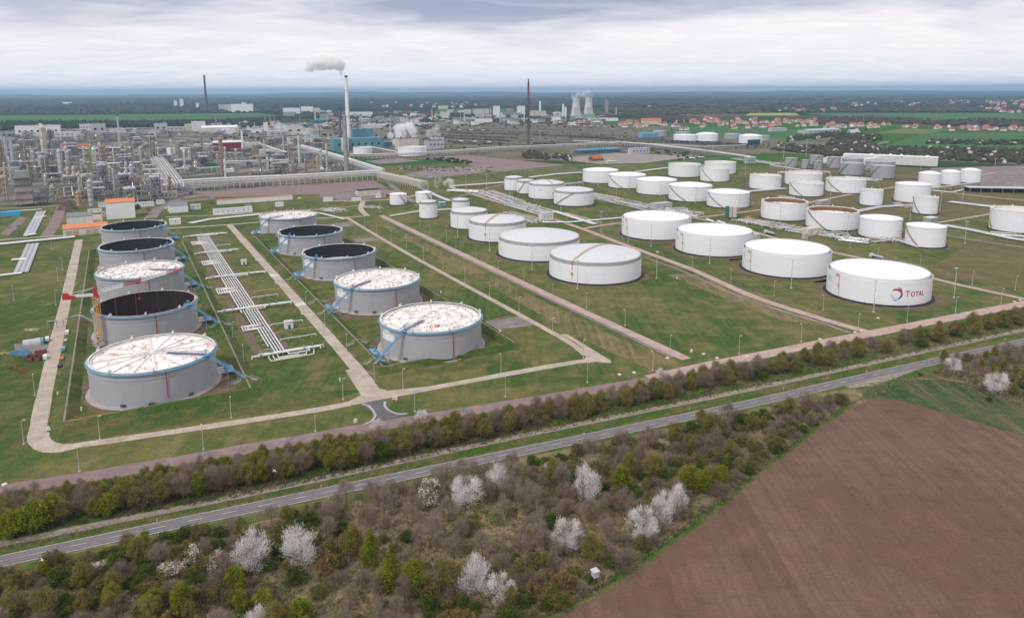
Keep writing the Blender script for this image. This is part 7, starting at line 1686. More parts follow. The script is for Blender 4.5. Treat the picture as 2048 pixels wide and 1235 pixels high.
train((888, 277), (1020, 283), ['blue grey', 'black', 'black'], 'the train below the far works'); train((895, 272), (1040, 277), ['black', 'rust', 'blue grey'], 'the mixed heath train'); train((900, 283), (1010, 287), ['rust', 'blue grey', 'white'], 'the train nearest the pipe bridge'.replace('nearest', 'along')); train((895, 266), (1040, 270), ['blue grey', 'blue grey', 'black'], 'the upper heath train'); train((1065, 270), (1240, 277), ['black', 'blue grey', 'rust'], 'the train behind the flare mast'); train((905, 287), (1015, 290.5), ['black', 'black', 'green'], 'the works tank train'); train((1250, 277), (1335, 281), ['rust', 'blue grey'], 'the pale shed train'); train((870, 260), (985, 262), ['white', 'blue grey', 'black'], 'the cream hall train'); train((1160, 253), (1215, 255), ['blue grey', 'white'], 'the short train at the village edge')
for k, o in WP.items():
    if k not in wu: bpy.data.objects.remove(o)
for i in range(12):
    if i not in hu: bpy.data.objects.remove(HP[i])
fs_ = random.Random(8)
for i in range(46):      # thin stacks and columns of the far works
    x = fs_.uniform(880, 1235) if i < 22 else fs_.uniform(430, 880); y = fs_.uniform(228, 246) if i < 22 else fs_.uniform(238, 266); p = G(x, y); h = fs_.uniform(22, 62); r = fs_.uniform(1.4, 3.2); mb = MB(); mb.tube((0, 0, 0), (0, 0, h), r, r * .8, 10); mb.ring(r * .9, r * 1.3, h * .7, h * .72, 10, 1); mb.ring(r * .85, r * 1.25, h * .95, h * .97, 10, 1)
    k = fs_.randrange(4); o = mb.build('works_stack', [(M_white, M_lgrey, M_rusty, M_grey)[k], M_dgrey], None, p); tag(o, cat='chimney', group='thin stacks of the far works'); want(o, ('white', 'pale grey', 'rust streaked', 'grey')[k] + ' thin stack')
# power pylon and rail yard light masts
for i, (x, yb, yt) in enumerate(((1873, 240, 215), (1727, 244, 229), (1425, 303, 281), (1382, 318, 300), (1290, 310, 294), (1213, 216, 196), (1612, 312, 280), (1567, 318, 290), (1990, 332, 316), (880, 268, 252), (960, 258, 240), (1080, 282, 262))):
    p = G(x, yb); h = height_at(p, yt); mb = MB(); mb.tube((0, 0, 0), (0, 0, h), .5, .3, 6); mb.bar((-3, 0, h), (3, 0, h), .5); mb.bar((-2, 0, h * .85), (2, 0, h * .85), .4)
    want(tag(mb.build('yard_mast', M_lgrey, None, p), cat='mast', group='thin masts about the rail yard'), 'thin grey mast with cross arm')
# ------------------------------------------------------------------ steam
def steam(pts, dens, lab, thr=.44, scale=.05, seed=0):
    """pts: (point, radius) puffs; a billowing volume with ragged edges"""
    bm = bmesh.new()
    for p, r in pts: bmesh.ops.create_icosphere(bm, subdivisions=2, radius=r * 1.12, matrix=Matrix.Translation(p))
    me = bpy.data.meshes.new('tmp'); bm.to_mesh(me); bm.free(); o = bpy.data.objects.new('steam', me); COL.objects.link(o)
    md = o.modifiers.new('r', 'REMESH'); md.mode = 'VOXEL'; md.voxel_size = max(.7, min(r for _, r in pts) * .35)
    me2 = bpy.data.meshes.new_from_object(o.evaluated_get(bpy.context.evaluated_depsgraph_get())); o.modifiers.clear(); o.data = me2; o['kind'] = 'stuff'
    m = bpy.data.materials.new('steam_vapour'); m.use_nodes = True; t = m.node_tree; t.nodes.remove(t.nodes['Principled BSDF'])
    pv = t.nodes.new('ShaderNodeVolumePrincipled'); pv.inputs['Color'].default_value = (1, 1, 1, 1)
    v = coords(t, True); f = None
    for p, r in pts:      # each puff thins out toward its edge
        d = t.nodes.new('ShaderNodeVectorMath'); d.operation = 'DISTANCE'; t.links.new(v, d.inputs[0]); d.inputs[1].default_value = p
        q = t.nodes.new('ShaderNodeMapRange'); q.inputs[1].default_value = r * 1.1; q.inputs[2].default_value = r * .25; t.links.new(d.outputs['Value'], q.inputs[0])
        f = q.outputs[0] if f is None else mt(t, 'MAXIMUM', f, q.outputs[0])
    n = nz(t, mapping(t, v, 0, (1, 1, 1), (seed * 13.7, 0, 0)), scale, 5, .65, .5)
    e = rmp(t, mt(t, 'ADD', f, mt(t, 'MULTIPLY', mt(t, 'SUBTRACT', n, .5), 3.0)), .26, .26 + thr)
    t.links.new(mt(t, 'MULTIPLY', e, dens), pv.inputs['Density']); t.links.new(pv.outputs[0], t.nodes['Material Output'].inputs['Volume'])
    me2.materials.clear(); me2.materials.append(m); return o
rs = random.Random(4); wp, wh = WC; k = mpp(wp)
def at_depth(x, y, p0):     # point above the ground spot p0's distance showing at picture x, y
    q = G(x, 300); d = math.hypot(p0[0], p0[1]); v = Vector((q.x, q.y, 0)).normalized() * d; return Vector((v.x, v.y, height_at(v, y)))
pl = [((692, 148), 3.0), ((690, 142), 5), ((687, 137), 7), ((682, 131), 10), ((676, 126), 12), ((668, 123), 13), ((660, 122), 13), ((652, 123), 13), ((645, 125), 12), ((638, 128), 11), ((632, 132), 9.5), ((627, 137), 7), ((622, 141), 5), ((660, 117), 9), ((650, 117), 9), ((640, 119), 8), ((672, 117), 8), ((681, 122), 9), ((688, 130), 6), ((634, 124), 8), ((690, 136), 5)]
steam([(at_depth(x, y, wp) + Vector((rs.uniform(-4, 4), rs.uniform(-8, 8), 0)), r * k * 1.32) for (x, y), r in pl], .17, '', .36, .05, 1)
def cloud(x0, x1, y0, y1, base, dens, n, seed, thr=.44, scale=.05):
    r = random.Random(seed); g = G(*base); kk = mpp(g); P = []
    for i in range(n): f = (i + .5) / n; x = x0 + (x1 - x0) * (.5 + .5 * r.uniform(-1, 1) * (1 - abs(f - .45) * .8)); y = y1 + (y0 - y1) * f; P.append((at_depth(x, y, g) + Vector((0, r.uniform(-6, 6), 0)), (x1 - x0) * kk * r.uniform(.13, .24)))
    steam(P, dens, '', thr, scale, seed)
cloud(780, 834, 250, 286, (800, 292), .08, 18, 2, .35, .03); cloud(778, 806, 272, 288, (795, 292), .09, 8, 6, .35, .035); cloud(800, 834, 244, 262, (800, 292), .02, 8, 8, .6, .03); cloud(852, 886, 254, 278, (868, 294), .03, 12, 3, .5, .03)
cloud(534, 568, 244, 266, (548, 270), .03, 12, 4, .5, .03); cloud(606, 642, 252, 274, (620, 284), .03, 12, 5, .5, .03)
cloud(866, 886, 354, 374, (880, 379), .06, 12, 7, .4, .09); cloud(884, 910, 358, 378, (896, 379), .11, 14, 9, .35, .09)
cloud(1138, 1160, 187, 196, (1152, 233.5), .03, 10, 10, .4, .016); cloud(1164, 1188, 183, 196, (1177, 233.5), .03, 12, 11, .4, .016); cloud(1150, 1174, 184, 191, (1164, 233.5), .02, 8, 12, .5, .016)
# ------------------------------------------------------------------ haze: one closed box of even, thin air round camera and scene
HAZE_D = 4.6e-5
mb = MB(); mb.box(0, 22000, -6, 80000, 54000, 292)
hz_ = mb.build('haze', bpy.data.materials.new('haze_air')); hz_['kind'] = 'stuff'; m = hz_.data.materials[0]; m.use_nodes = True; t = m.node_tree; t.nodes.remove(t.nodes['Principled BSDF'])
pv = t.nodes.new('ShaderNodeVolumePrincipled'); pv.inputs['Color'].default_value = (.46, .71, 1, 1); pv.inputs['Density'].default_value = HAZE_D; pv.inputs['Anisotropy'].default_value = .25
t.links.new(pv.outputs[0], t.nodes['Material Output'].inputs['Volume'])
# ------------------------------------------------------------------ trees and shrubs
def crown_mesh(name, mats, n, rx, rz, zc, seed, kind='leaf', size=.35, clumps=26, wts=None, top=1.0):
    r = np.random.default_rng(seed); C = []
    while len(C) < clumps:
        q = r.uniform(-1, 1, 3)
        if .25 < np.linalg.norm(q) < 1: C.append(q)
    C = np.array(C); V, F, M = [], [], []; wts = wts or [1] * len(mats); cm = r.choice(len(mats), clumps, p=np.array(wts) / sum(wts))
    for i in range(n):
        k = r.integers(clumps); p = C[k] + r.normal(0, .17, 3)
        tp = 1 - .35 * max(0, p[2]) * top
        p = np.array((p[0] * rx * tp, p[1] * rx * tp, zc + p[2] * rz)); b = len(V)
        if kind == 'leaf':
            a = r.normal(0, 1, 3); a /= np.linalg.norm(a); c = np.cross(a, r.normal(0, 1, 3)); c /= np.linalg.norm(c); s = size * r.uniform(.6, 1.4)
            V += [p - a * s, p + c * s * .6, p + a * s, p - c * s * .6]; F.append((b, b + 1, b + 2, b + 3))
        else:   # twig or blossom spray: points up and outward
            d = np.array((p[0] / rx, p[1] / rx, (p[2] - zc) / rz + 1.1)); d = d / (np.linalg.norm(d) + 1e-6) + r.normal(0, .32, 3); d /= np.linalg.norm(d); L_ = size * r.uniform(2.2, 5.0); c = np.cross(d, r.normal(0, 1, 3)); c /= np.linalg.norm(c); w = size * (.085 if kind == 'twig' else .24)
            V += [p - c * w, p + c * w, p + d * L_ + c * w * .4, p + d * L_ - c * w * .4]; F.append((b, b + 1, b + 2, b + 3))
        M.append(cm[k] if r.random() < .8 else r.integers(len(mats)))
    me = bpy.data.meshes.new(name); me.from_pydata([tuple(v) for v in V], [], F)
    for q in mats: me.materials.append(q)
    me.polygons.foreach_set('material_index', [int(x) for x in M]); me.update(); return me
def trunk_mb(h, r0, spread, seed, stems=1, limbs=7, zs=.35):
    r = random.Random(seed); mb = MB()
    for s_ in range(stems):
        bx, by = (0, 0) if stems == 1 else (r.uniform(-.8, .8), r.uniform(-.8, .8)); tx, ty = bx + r.uniform(-.4, .4) * (1 + stems * .4), by + r.uniform(-.4, .4) * (1 + stems * .4); mid = Vector(((bx + tx) / 2 + r.uniform(-.2, .2), (by + ty) / 2, h * .5)); tp = Vector((tx, ty, h * .9))
        mb.tube((bx, by, -.2), mid, r0, r0 * .65, 7); mb.tube(mid, tp, r0 * .65, r0 * .15, 6)
        for i in range(limbs):
            f = zs + (.9 - zs) * (i + r.random()) / limbs; c = Vector((bx, by, 0)).lerp(mid, f * 2) if f < .5 else mid.lerp(tp, f * 2 - 1); a = r.uniform(0, 6.28); l = spread * r.uniform(.6, 1.0) * (1.15 - f * .6)
            e = c + Vector((math.cos(a) * l, math.sin(a) * l, l * r.uniform(.6, 1.3))); mb.tube(c, e, r0 * .35 * (1.2 - f), r0 * .08, 5)
            for _ in range(2): c2 = c.lerp(e, r.uniform(.35, .8)); mb.tube(c2, c2 + Vector((r.uniform(-1, 1), r.uniform(-1, 1), r.uniform(.5, 1.2))) * l * .45, r0 * .12, r0 * .04, 4)
    return mb
L_tw = [leafmat('twigs_brown', (.25, .185, .135), (.34, .26, .195)), leafmat('twigs_grey', (.31, .255, .205), (.40, .335, .275))]
L_ol = [leafmat('buds_olive', (.28, .24, .055), (.36, .305, .08)), leafmat('buds_brown', (.21, .155, .085), (.27, .21, .115)), leafmat('buds_green', (.18, .205, .035), (.25, .265, .05))]
L_fr = [leafmat('fresh_yellow_green', (.25, .27, .025), (.34, .34, .04)), leafmat('fresh_green', (.15, .19, .022), (.21, .235, .034))]
L_gr = [leafmat('shrub_green', (.075, .12, .022), (.12, .165, .034)), leafmat('shrub_deep', (.055, .085, .022), (.08, .11, .032)), leafmat('shrub_lime', (.14, .19, .028), (.20, .24, .045))]
L_bl = [leafmat('blossom_white', (.88, .85, .84), (.93, .91, .90)), leafmat('blossom_shade', (.72, .66, .64), (.82, .77, .75)), L_tw[1]]
L_tan = [leafmat('tan_twigs', (.26, .21, .14), (.34, .28, .19)), L_tw[1]]
L_ru = [leafmat('russet_buds', (.22, .13, .045), (.28, .175, .065)), L_ol[1], L_ol[0]]
TP = {}
def tree_proto(key, name, h, rx, rz, zc, crown, bark, r0, stems, spread, limbs=7, zs=.35):
    t = thing(name, None, 'tree' if 'tree' in name else 'shrub'); put(trunk_mb(h, r0, spread, hash(key) % 1000 if False else len(TP) * 7 + 3, stems, limbs, zs).build('trunk', bark), t)
    for nm, me in crown: o = bpy.data.objects.new(nm, me); COL.objects.link(o); o.parent = t
    TP.setdefault(key, []).append(t)
for i in range(4):
    tree_proto('bare', 'bare_tree', 10, 2.5, 3.9, 6.2, [('crown', crown_mesh('crown', L_tw, 2300, 2.5, 3.9, 5.6, i, 'twig', .28, 46))], M_bark, .17, 1, 2.2, 9)
    tree_proto('olive', 'budding_tree', 9.5, 2.5, 3.8, 5.6, [('crown', crown_mesh('crown', L_ol, 5200, 2.5, 3.8, 5.4, 20 + i, 'leaf', .145, 52, (3, 1, 2))), ('twigs', crown_mesh('twigs', L_tw, 450, 2.4, 3.7, 4.8, 60 + i, 'twig', .28, 30))], M_bark2 if i == 0 else M_bark, .15, 1 + i % 2, 2.0, 8)
for i in range(3):
    tree_proto('fresh', 'green_tree', 8.5, 2.3, 3.7, 4.9, [('crown', crown_mesh('crown', L_fr, 4600, 2.3, 3.7, 4.7, 40 + i, 'leaf', .155, 50, (3, 1)))], M_bark, .15, 1, 1.8, 7)
    tree_proto('blossom', 'blossom_tree', 8, 4.0, 3.5, 4.6, [('blossom', crown_mesh('blossom', L_bl, 4600, 3.9, 3.4 + .3 * i, 4.2, 80 + i, 'spray', .17, (34, 58, 44)[i], (6, 2, .8), .5))], M_bark, .2, 3, 3.0, 6, .2)
    tree_proto('green', 'green_shrub', 4.5, 2.6, 2.1, 2.2, [('foliage', crown_mesh('foliage', L_gr, 4200, 2.7, 2.1, 2.1, 100 + i, 'leaf', .145, 44, (3, 1.4, 1.6)))], M_bark, .09, 4, 1.6, 4, .2)
    tree_proto('brownshrub', 'bare_shrub', 4.8, 2.6, 2.3, 2.4, [('twigs', crown_mesh('twigs', L_tw, 1900, 2.7, 2.3, 1.5, 120 + i, 'twig', .25, 44))], M_bark, .09, 5, 1.7, 4, .2)
    tree_proto('oliveshrub', 'budding_shrub', 4.6, 2.6, 2.2, 2.3, [('foliage', crown_mesh('foliage', [L_ol[0], L_ol[1], L_gr[0]], 3600, 2.7, 2.2, 2.2, 140 + i, 'leaf', .14, 44)), ('twigs', crown_mesh('twigs', L_tw, 600, 2.6, 2.2, 1.5, 160 + i, 'twig', .26, 30))], M_bark, .09, 4, 1.6, 4, .2)
for i in range(2):
    tree_proto('cone', 'columnar_tree', 9.5, 1.9, 4.2, 4.8, [('crown', crown_mesh('crown', L_fr, 4600, 2.0, 4.5, 4.7, 180 + i, 'leaf', .15, 54, (2, 2), 1.9))], M_bark, .15, 1, 1.2, 8, .15)
    tree_proto('russet', 'russet_shrub', 5, 2.4, 2.4, 2.6, [('foliage', crown_mesh('foliage', L_ru, 2000, 2.5, 2.4, 2.4, 200 + i, 'leaf', .18, 30))], M_bark, .09, 3, 1.6, 4, .2)
    tree_proto('thin', 'sparse_tree', 9, 2.2, 3.2, 6, [('crown', crown_mesh('crown', [L_tw[0], L_tw[1]], 1300, 2.4, 3.2, 5.4, 220 + i, 'twig', .30, 26))], M_bark, .13, 1, 2.4, 10, .3)
    tree_proto('pale', 'pale_stemmed_tree', 12, 1.8, 4.4, 7.2, [('crown', crown_mesh('crown', L_tan, 1100, 1.7, 4.6, 6.0, 240 + i, 'twig', .34, 24))], M_bark2, .12, 3, .9, 6, .4)
    tree_proto('paleblossom', 'pale_blossom_shrub', 5.5, 2.4, 2.5, 3, [('blossom', crown_mesh('blossom', [L_bl[1], L_ol[0], L_tan[0]], 2000, 2.4, 2.5, 2.8, 260 + i, 'leaf', .19, 34))], M_bark, .1, 3, 1.6, 4, .2)
TLOOK = dict(bare='bare brown tree', olive='olive budding tree', fresh='fresh yellow green tree', blossom='white blossoming cherry tree', green='leafy green shrub', brownshrub='bare twiggy shrub', oliveshrub='olive budding shrub', cone='pointed bright green tree', russet='russet budding shrub', thin='sparse leafless tree', pale='tall pale stemmed tree', paleblossom='pale blossoming shrub')
tu = set(); rt = random.Random(21)
def plant(kind, p, s, sw=None, zone='', lab=None):
    pr = rt.choice(TP[kind]); sc = (s * (sw or 1), s * (sw or 1), s)
    if pr.name in tu: o = dup(pr, p, rt.uniform(0, 6.28), scale=sc)
    else: tu.add(pr.name); kids(pr); o = pr; o.location = p; o.rotation_euler = (0, 0, rt.uniform(0, 6.28)); o.scale = sc
    o['category'] = 'shrub' if 'shrub' in kind or kind in ('green', 'russet', 'paleblossom') else 'tree'; o['group'] = zone
    if lab: o['label'] = lab
    else: want(o, ('big ' if s > 1.12 else 'small ' if s < .8 else '') + TLOOK[kind], zone)
    return o
PL = []
def far_enough(p, d): return all((p.x - q[0]) ** 2 + (p.y - q[1]) ** 2 > (d * q[2]) ** 2 for q in PL)
# named trees, seen singly in the photograph: kind, x, base y, top y, width
for kind, x, yb, yt, w in (('blossom', 934, 1012, 941, 72), ('blossom', 999, 980, 928, 60), ('paleblossom', 861, 1008, 958, 48), ('blossom', 600, 1124, 1048, 74), ('blossom', 504, 1140, 1064, 82), ('blossom', 949, 1184, 1113, 72), ('blossom', 1000, 1204, 1143, 64), ('blossom', 1172, 1003, 932, 64), ('blossom', 1133, 1096, 1033, 70), ('blossom', 1284, 1076, 1008, 66), ('blossom', 1322, 1050, 985, 54), ('blossom', 1356, 1026, 969, 52), ('blossom', 520, 1262, 1214, 60), ('paleblossom', 389, 1122, 1088, 40), ('paleblossom', 438, 1146, 1098, 32), ('blossom', 757, 862, 838, 36), ('blossom', 842, 838, 818, 32), ('blossom', 1321, 750, 736, 22), ('blossom', 1905, 742, 713, 34), ('blossom', 1992, 786, 737, 42), ('paleblossom', 340, 1150, 1126, 50), ('paleblossom', 205, 1140, 1122, 44), ('paleblossom', 762, 995, 977, 18),
    ('cone', 742, 1130, 1057, 38), ('olive', 703, 1118, 1050, 44), ('cone', 781, 1178, 1100, 46), ('fresh', 826, 1186, 1116, 52), ('fresh', 1243, 980, 931, 42), ('fresh', 1381, 988, 927, 52), ('fresh', 1413, 985, 936, 30), ('fresh', 1440, 972, 927, 34), ('fresh', 527, 1228, 1180, 44), ('fresh', 602, 1246, 1198, 52), ('fresh', 306, 1226, 1176, 42), ('fresh', 366, 1230, 1166, 40), ('fresh', 72, 1058, 1002, 56), ('fresh', 28, 1072, 1022, 50), ('fresh', 105, 1040, 990, 44), ('russet', 655, 1152, 1106, 40), ('russet', 1130, 1182, 1142, 50), ('russet', 1105, 1172, 1146, 40), ('paleblossom', 1325, 896, 878, 30), ('paleblossom', 1100, 948, 928, 40)):
    p = G(x, yb); h = height_at(p, yt); w_ = w * mpp(p); H0 = dict(blossom=8.8, paleblossom=5.5, cone=9.6, fresh=8.6, olive=9.6, russet=5)[kind]; W0 = dict(blossom=10.6, paleblossom=5.2, cone=4.2, fresh=5.2, olive=5.6, russet=5.4)[kind]
    zone = 'hedge' if yb < 870 or x < 110 else 'brush'
    if x > 1850: zone = 'clump'
    s = h / H0; o = plant(kind, p, s, (w_ / W0) / s, zone); PL.append((p.x, p.y, 1.0 if kind == 'blossom' else .75))
# the hedge belt between perimeter road and path
FB = smooth([G(*p) for p in ((-90, 1084), (0, 1066), (250, 1022), (500, 972), (750, 922), (1000, 868), (1250, 814), (1500, 762), (1750, 712), (2048, 648), (2140, 630))], 12)
BB = smooth([G(*p) for p in ((-90, 1022), (0, 1008), (250, 976), (500, 928), (750, 884), (1000, 842), (1250, 794), (1500, 734), (1750, 684), (2048, 625), (2140, 607))], 12)
nh = 0
for i in range(len(FB)):
    pass
tot = sum((b - a).length for a, b in zip(FB, FB[1:])); s = 0.0
def lerp_line(L_, f): k = f * (len(L_) - 1); i = min(int(k), len(L_) - 2); return L_[i].lerp(L_[i + 1], k - i)
rowf = (.05, .32, .62, .92)
while s < tot:
    f = s / tot
    for rw, q in enumerate(rowf):
        a, b = lerp_line(FB, f), lerp_line(BB, f); wdt = (b - a).length
        if wdt < 7 and rw == 1: continue
        p = a.lerp(b, min(1, max(0, q + rt.uniform(-.12, .12)))) + Vector((rt.uniform(-1.2, 1.2), rt.uniform(-1.2, 1.2), 0)); px_ = PJ(p)[0]
        if px_ < -70 or px_ > 2110: continue
        if rt.random() < .10: continue
        tallf = .90 + .10 * math.exp(-((px_ - 950) / 520) ** 2)
        if px_ < 300: tallf = .9
        if px_ > 1450: kinds, wts = ('olive', 'bare', 'green', 'oliveshrub', 'brownshrub'), (6, 1.4, .6, 3, 1.4)
        else: kinds, wts = ('bare', 'olive', 'fresh', 'brownshrub', 'oliveshrub', 'green'), (4, 5.4, .8, .4, .9, .4)
        k = rt.choices(kinds, wts)[0]; sz = tallf * rt.uniform(.85, 1.15) * (1.4 if 'shrub' in k or k == 'green' else 1) * (.76 if rw == 3 else 1)
        if not far_enough(p, 2.0): continue
        plant(k, p, sz, rt.uniform(1.25, 1.6), 'hedge'); PL.append((p.x, p.y, .5)); nh += 1
    s += 6.4
# brushwood between the country road and the ploughed field
BP = [(-60, 1168), (250, 1098), (500, 1052), (760, 992), (1000, 942), (1250, 886), (1500, 834), (1640, 800), (1690, 800), (1690, 812), (1600, 872), (1510, 940), (1390, 1038), (1290, 1104), (1200, 1170), (1090, 1236), (1000, 1300), (-80, 1300)]
CLEAR = [(640, 1030, 30, 14, .35), (860, 1060, 170, 75, .50), (700, 1180, 150, 70, .45), (1220, 1040, 80, 60, .6), (1000, 1060, 60, 45, .3)]
r7 = random.Random(77); nb = 0
for _ in range(14000):
    p = Vector((r7.uniform(-190, 175), r7.uniform(165, 350), 0)); x, y = PJ(p)
    if not inpoly(x, y, BP): continue
    d = 3.7 if x > 1040 and y < 1000 else 3.5
    if x < 640 and y > 1020: kinds, wts = ('green', 'oliveshrub', 'brownshrub', 'fresh', 'olive', 'thin', 'russet'), (3.4, 3.6, 2.2, .7, 1.2, .8, .4)
    elif x > 1040 and y < 1000: kinds, wts = ('brownshrub', 'oliveshrub', 'green', 'bare', 'olive'), (2.4, 3.4, 1.6, .9, 1.3)
    elif y > 1120 and x > 820: kinds, wts = ('green', 'oliveshrub', 'brownshrub', 'olive', 'russet'), (2.6, 3.2, 1.6, .8, .9)
    elif 968 < x < 1085 and 1000 < y < 1120: kinds, wts = ('pale', 'thin', 'brownshrub'), (3, .6, .6)
    else: kinds, wts = ('thin', 'brownshrub', 'bare', 'oliveshrub', 'pale', 'green'), (3.6, 1.8, 1.6, 1.2, .8, .35)
    dens = 1.0
    for cx_, cy_, rx_, ry_, q in CLEAR:
        if ((x - cx_) / rx_) ** 2 + ((y - cy_) / ry_) ** 2 < 1: dens = min(dens, q)
    if r7.random() > dens or not far_enough(p, d * (1.0 if dens == 1 else 1.5)): continue
    k = r7.choices(kinds, wts)[0]; big_ = k in ('thin', 'bare', 'olive', 'fresh', 'pale')
    sz = r7.uniform(.55, 1.08) if big_ else r7.uniform(.5, 1.25)
    if x > 1040 and y < 1000: sz *= 1.1
    plant(k, p, sz, r7.uniform(1.1, 1.45), 'brush'); PL.append((p.x, p.y, 1.0)); nb += 1
    if nb > 520: break
# clump beyond the farm track
CPY = [(1862, 752), (1885, 722), (2000, 700), (2110, 676), (2110, 806), (2048, 800), (1985, 790), (1930, 762)]; nc = 0
for _ in range(2500):
    x, y = r7.uniform(1860, 2110), r7.uniform(672, 810)
    if not inpoly(x, y, CPY): continue
    p = G(x, y)
    if not far_enough(p, 4.6): continue
    k = r7.choices(('bare', 'olive', 'brownshrub', 'fresh', 'oliveshrub'), (3, 2, 2.4, .7, 2))[0]; plant(k, p, r7.uniform(.6, .85) * (1.25 if 'shrub' in k else 1), 1.15, 'clump'); PL.append((p.x, p.y, 1.0)); nc += 1
    if nc > 60: break
# lone shrubs
for x, y, s_ in ((140, 412, 1.9), (128, 414, 1.6), (148, 418, 1.7), (135, 422, 1.4), (120, 420, 1.2)): plant('brownshrub', G(x, y), s_, 1.1, 'lawn')
for k, x, y, s in (('green', 1978, 802, .55), ('green', 275, 418, 1.5), ('green', 268, 421, 1.2), ('brownshrub', 297, 422, 1.1), ('green', 1840, 752, .4), ('brownshrub', 1640, 618, .4)): plant(k, G(x, y), s, 1, 'lawn')
print('hedge', nh, 'brush', nb, 'clump', nc)
# tangled undergrowth and grass too fine to count
def tufts(name, poly, n, mats, seed, h=(.4, 1.1), w=.12, wts=None):
    r = random.Random(seed); V, F, M = [], [], []
    for x, y in scatter(poly, n, r):
        p = G(x, y)
        m = r.choices(range(len(mats)), wts)[0]
        for _ in range(5):
            a = r.uniform(0, 6.28); b = len(V); hh = r.uniform(*h); q = Vector((p.x + r.gauss(0, .35), p.y + r.gauss(0, .35), 0)); d = Vector((math.cos(a), math.sin(a), 0))
            V += [tuple(q - d * w), tuple(q + d * w), (q.x + r.gauss(0, .3), q.y + r.gauss(0, .3), hh)]; F.append((b, b + 1, b + 2)); M.append(m)
    me = bpy.data.meshes.new(name); me.from_pydata(V, [], F)
    for q in mats: me.materials.append(q)
    me.polygons.foreach_set('material_index', M); me.update(); o = bpy.data.objects.new(name, me); COL.objects.link(o); o['kind'] = 'stuff'
G_tan = leafmat('dry_stalks', (.22, .175, .105), (.30, .24, .14), .2, False); G_gr = leafmat('grass_blades', (.045, .095, .016), (.075, .12, .03), .2, False); G_br = leafmat('bramble', (.12, .09, .065), (.17, .13, .095), .2, False); G_ol = leafmat('weeds', (.08, .085, .03), (.12, .12, .05), .2, False)
tufts('undergrowth', BP, 19000, [G_tan, G_gr, G_br, G_ol], 5, (.35, 1.3), .10, (5, 1.5, 2.4, 2))
tufts('undergrowth', [(-80, 1090), (500, 990), (1000, 882), (1500, 778), (2110, 648), (2110, 612), (1500, 740), (1000, 830), (500, 915), (-80, 1008)], 9000, [G_br, G_ol, G_gr], 6, (.4, 1.5), .14, (4, 2, 1.4))
tufts('undergrowth', CPY, 2600, [G_br, G_tan, G_ol], 7, (.4, 1.4), .14)
tufts('grass', [(-60, 1112), (500, 1006), (1000, 901), (1500, 797), (2048, 674), (2048, 665), (1500, 784), (1000, 886), (500, 993), (-60, 1099)], 4200, [G_gr, G_tan, G_ol], 8, (.15, .45), .08, (2, 2, 2))
tufts('grass', [(1100, 1232), (1215, 1172), (1300, 1112), (1400, 1042), (1520, 944), (1610, 874), (1700, 808), (1700, 800), (1500, 935), (1390, 1036), (1290, 1102), (1200, 1168), (1080, 1236)], 2600, [G_gr, G_tan], 9, (.2, .6), .1, (4, 1))
tufts('grass', [(1700, 780), (1790, 752), (1880, 738), (1960, 770), (2050, 800), (2050, 812), (1940, 782), (1850, 765), (1740, 792)], 1800, [G_gr, G_tan], 10, (.2, .6), .1, (2, 3))
for ps in TP.values():
    for o in ps:
        if o.name not in tu:
            for c in list(o.children): bpy.data.objects.remove(c)
            bpy.data.objects.remove(o)
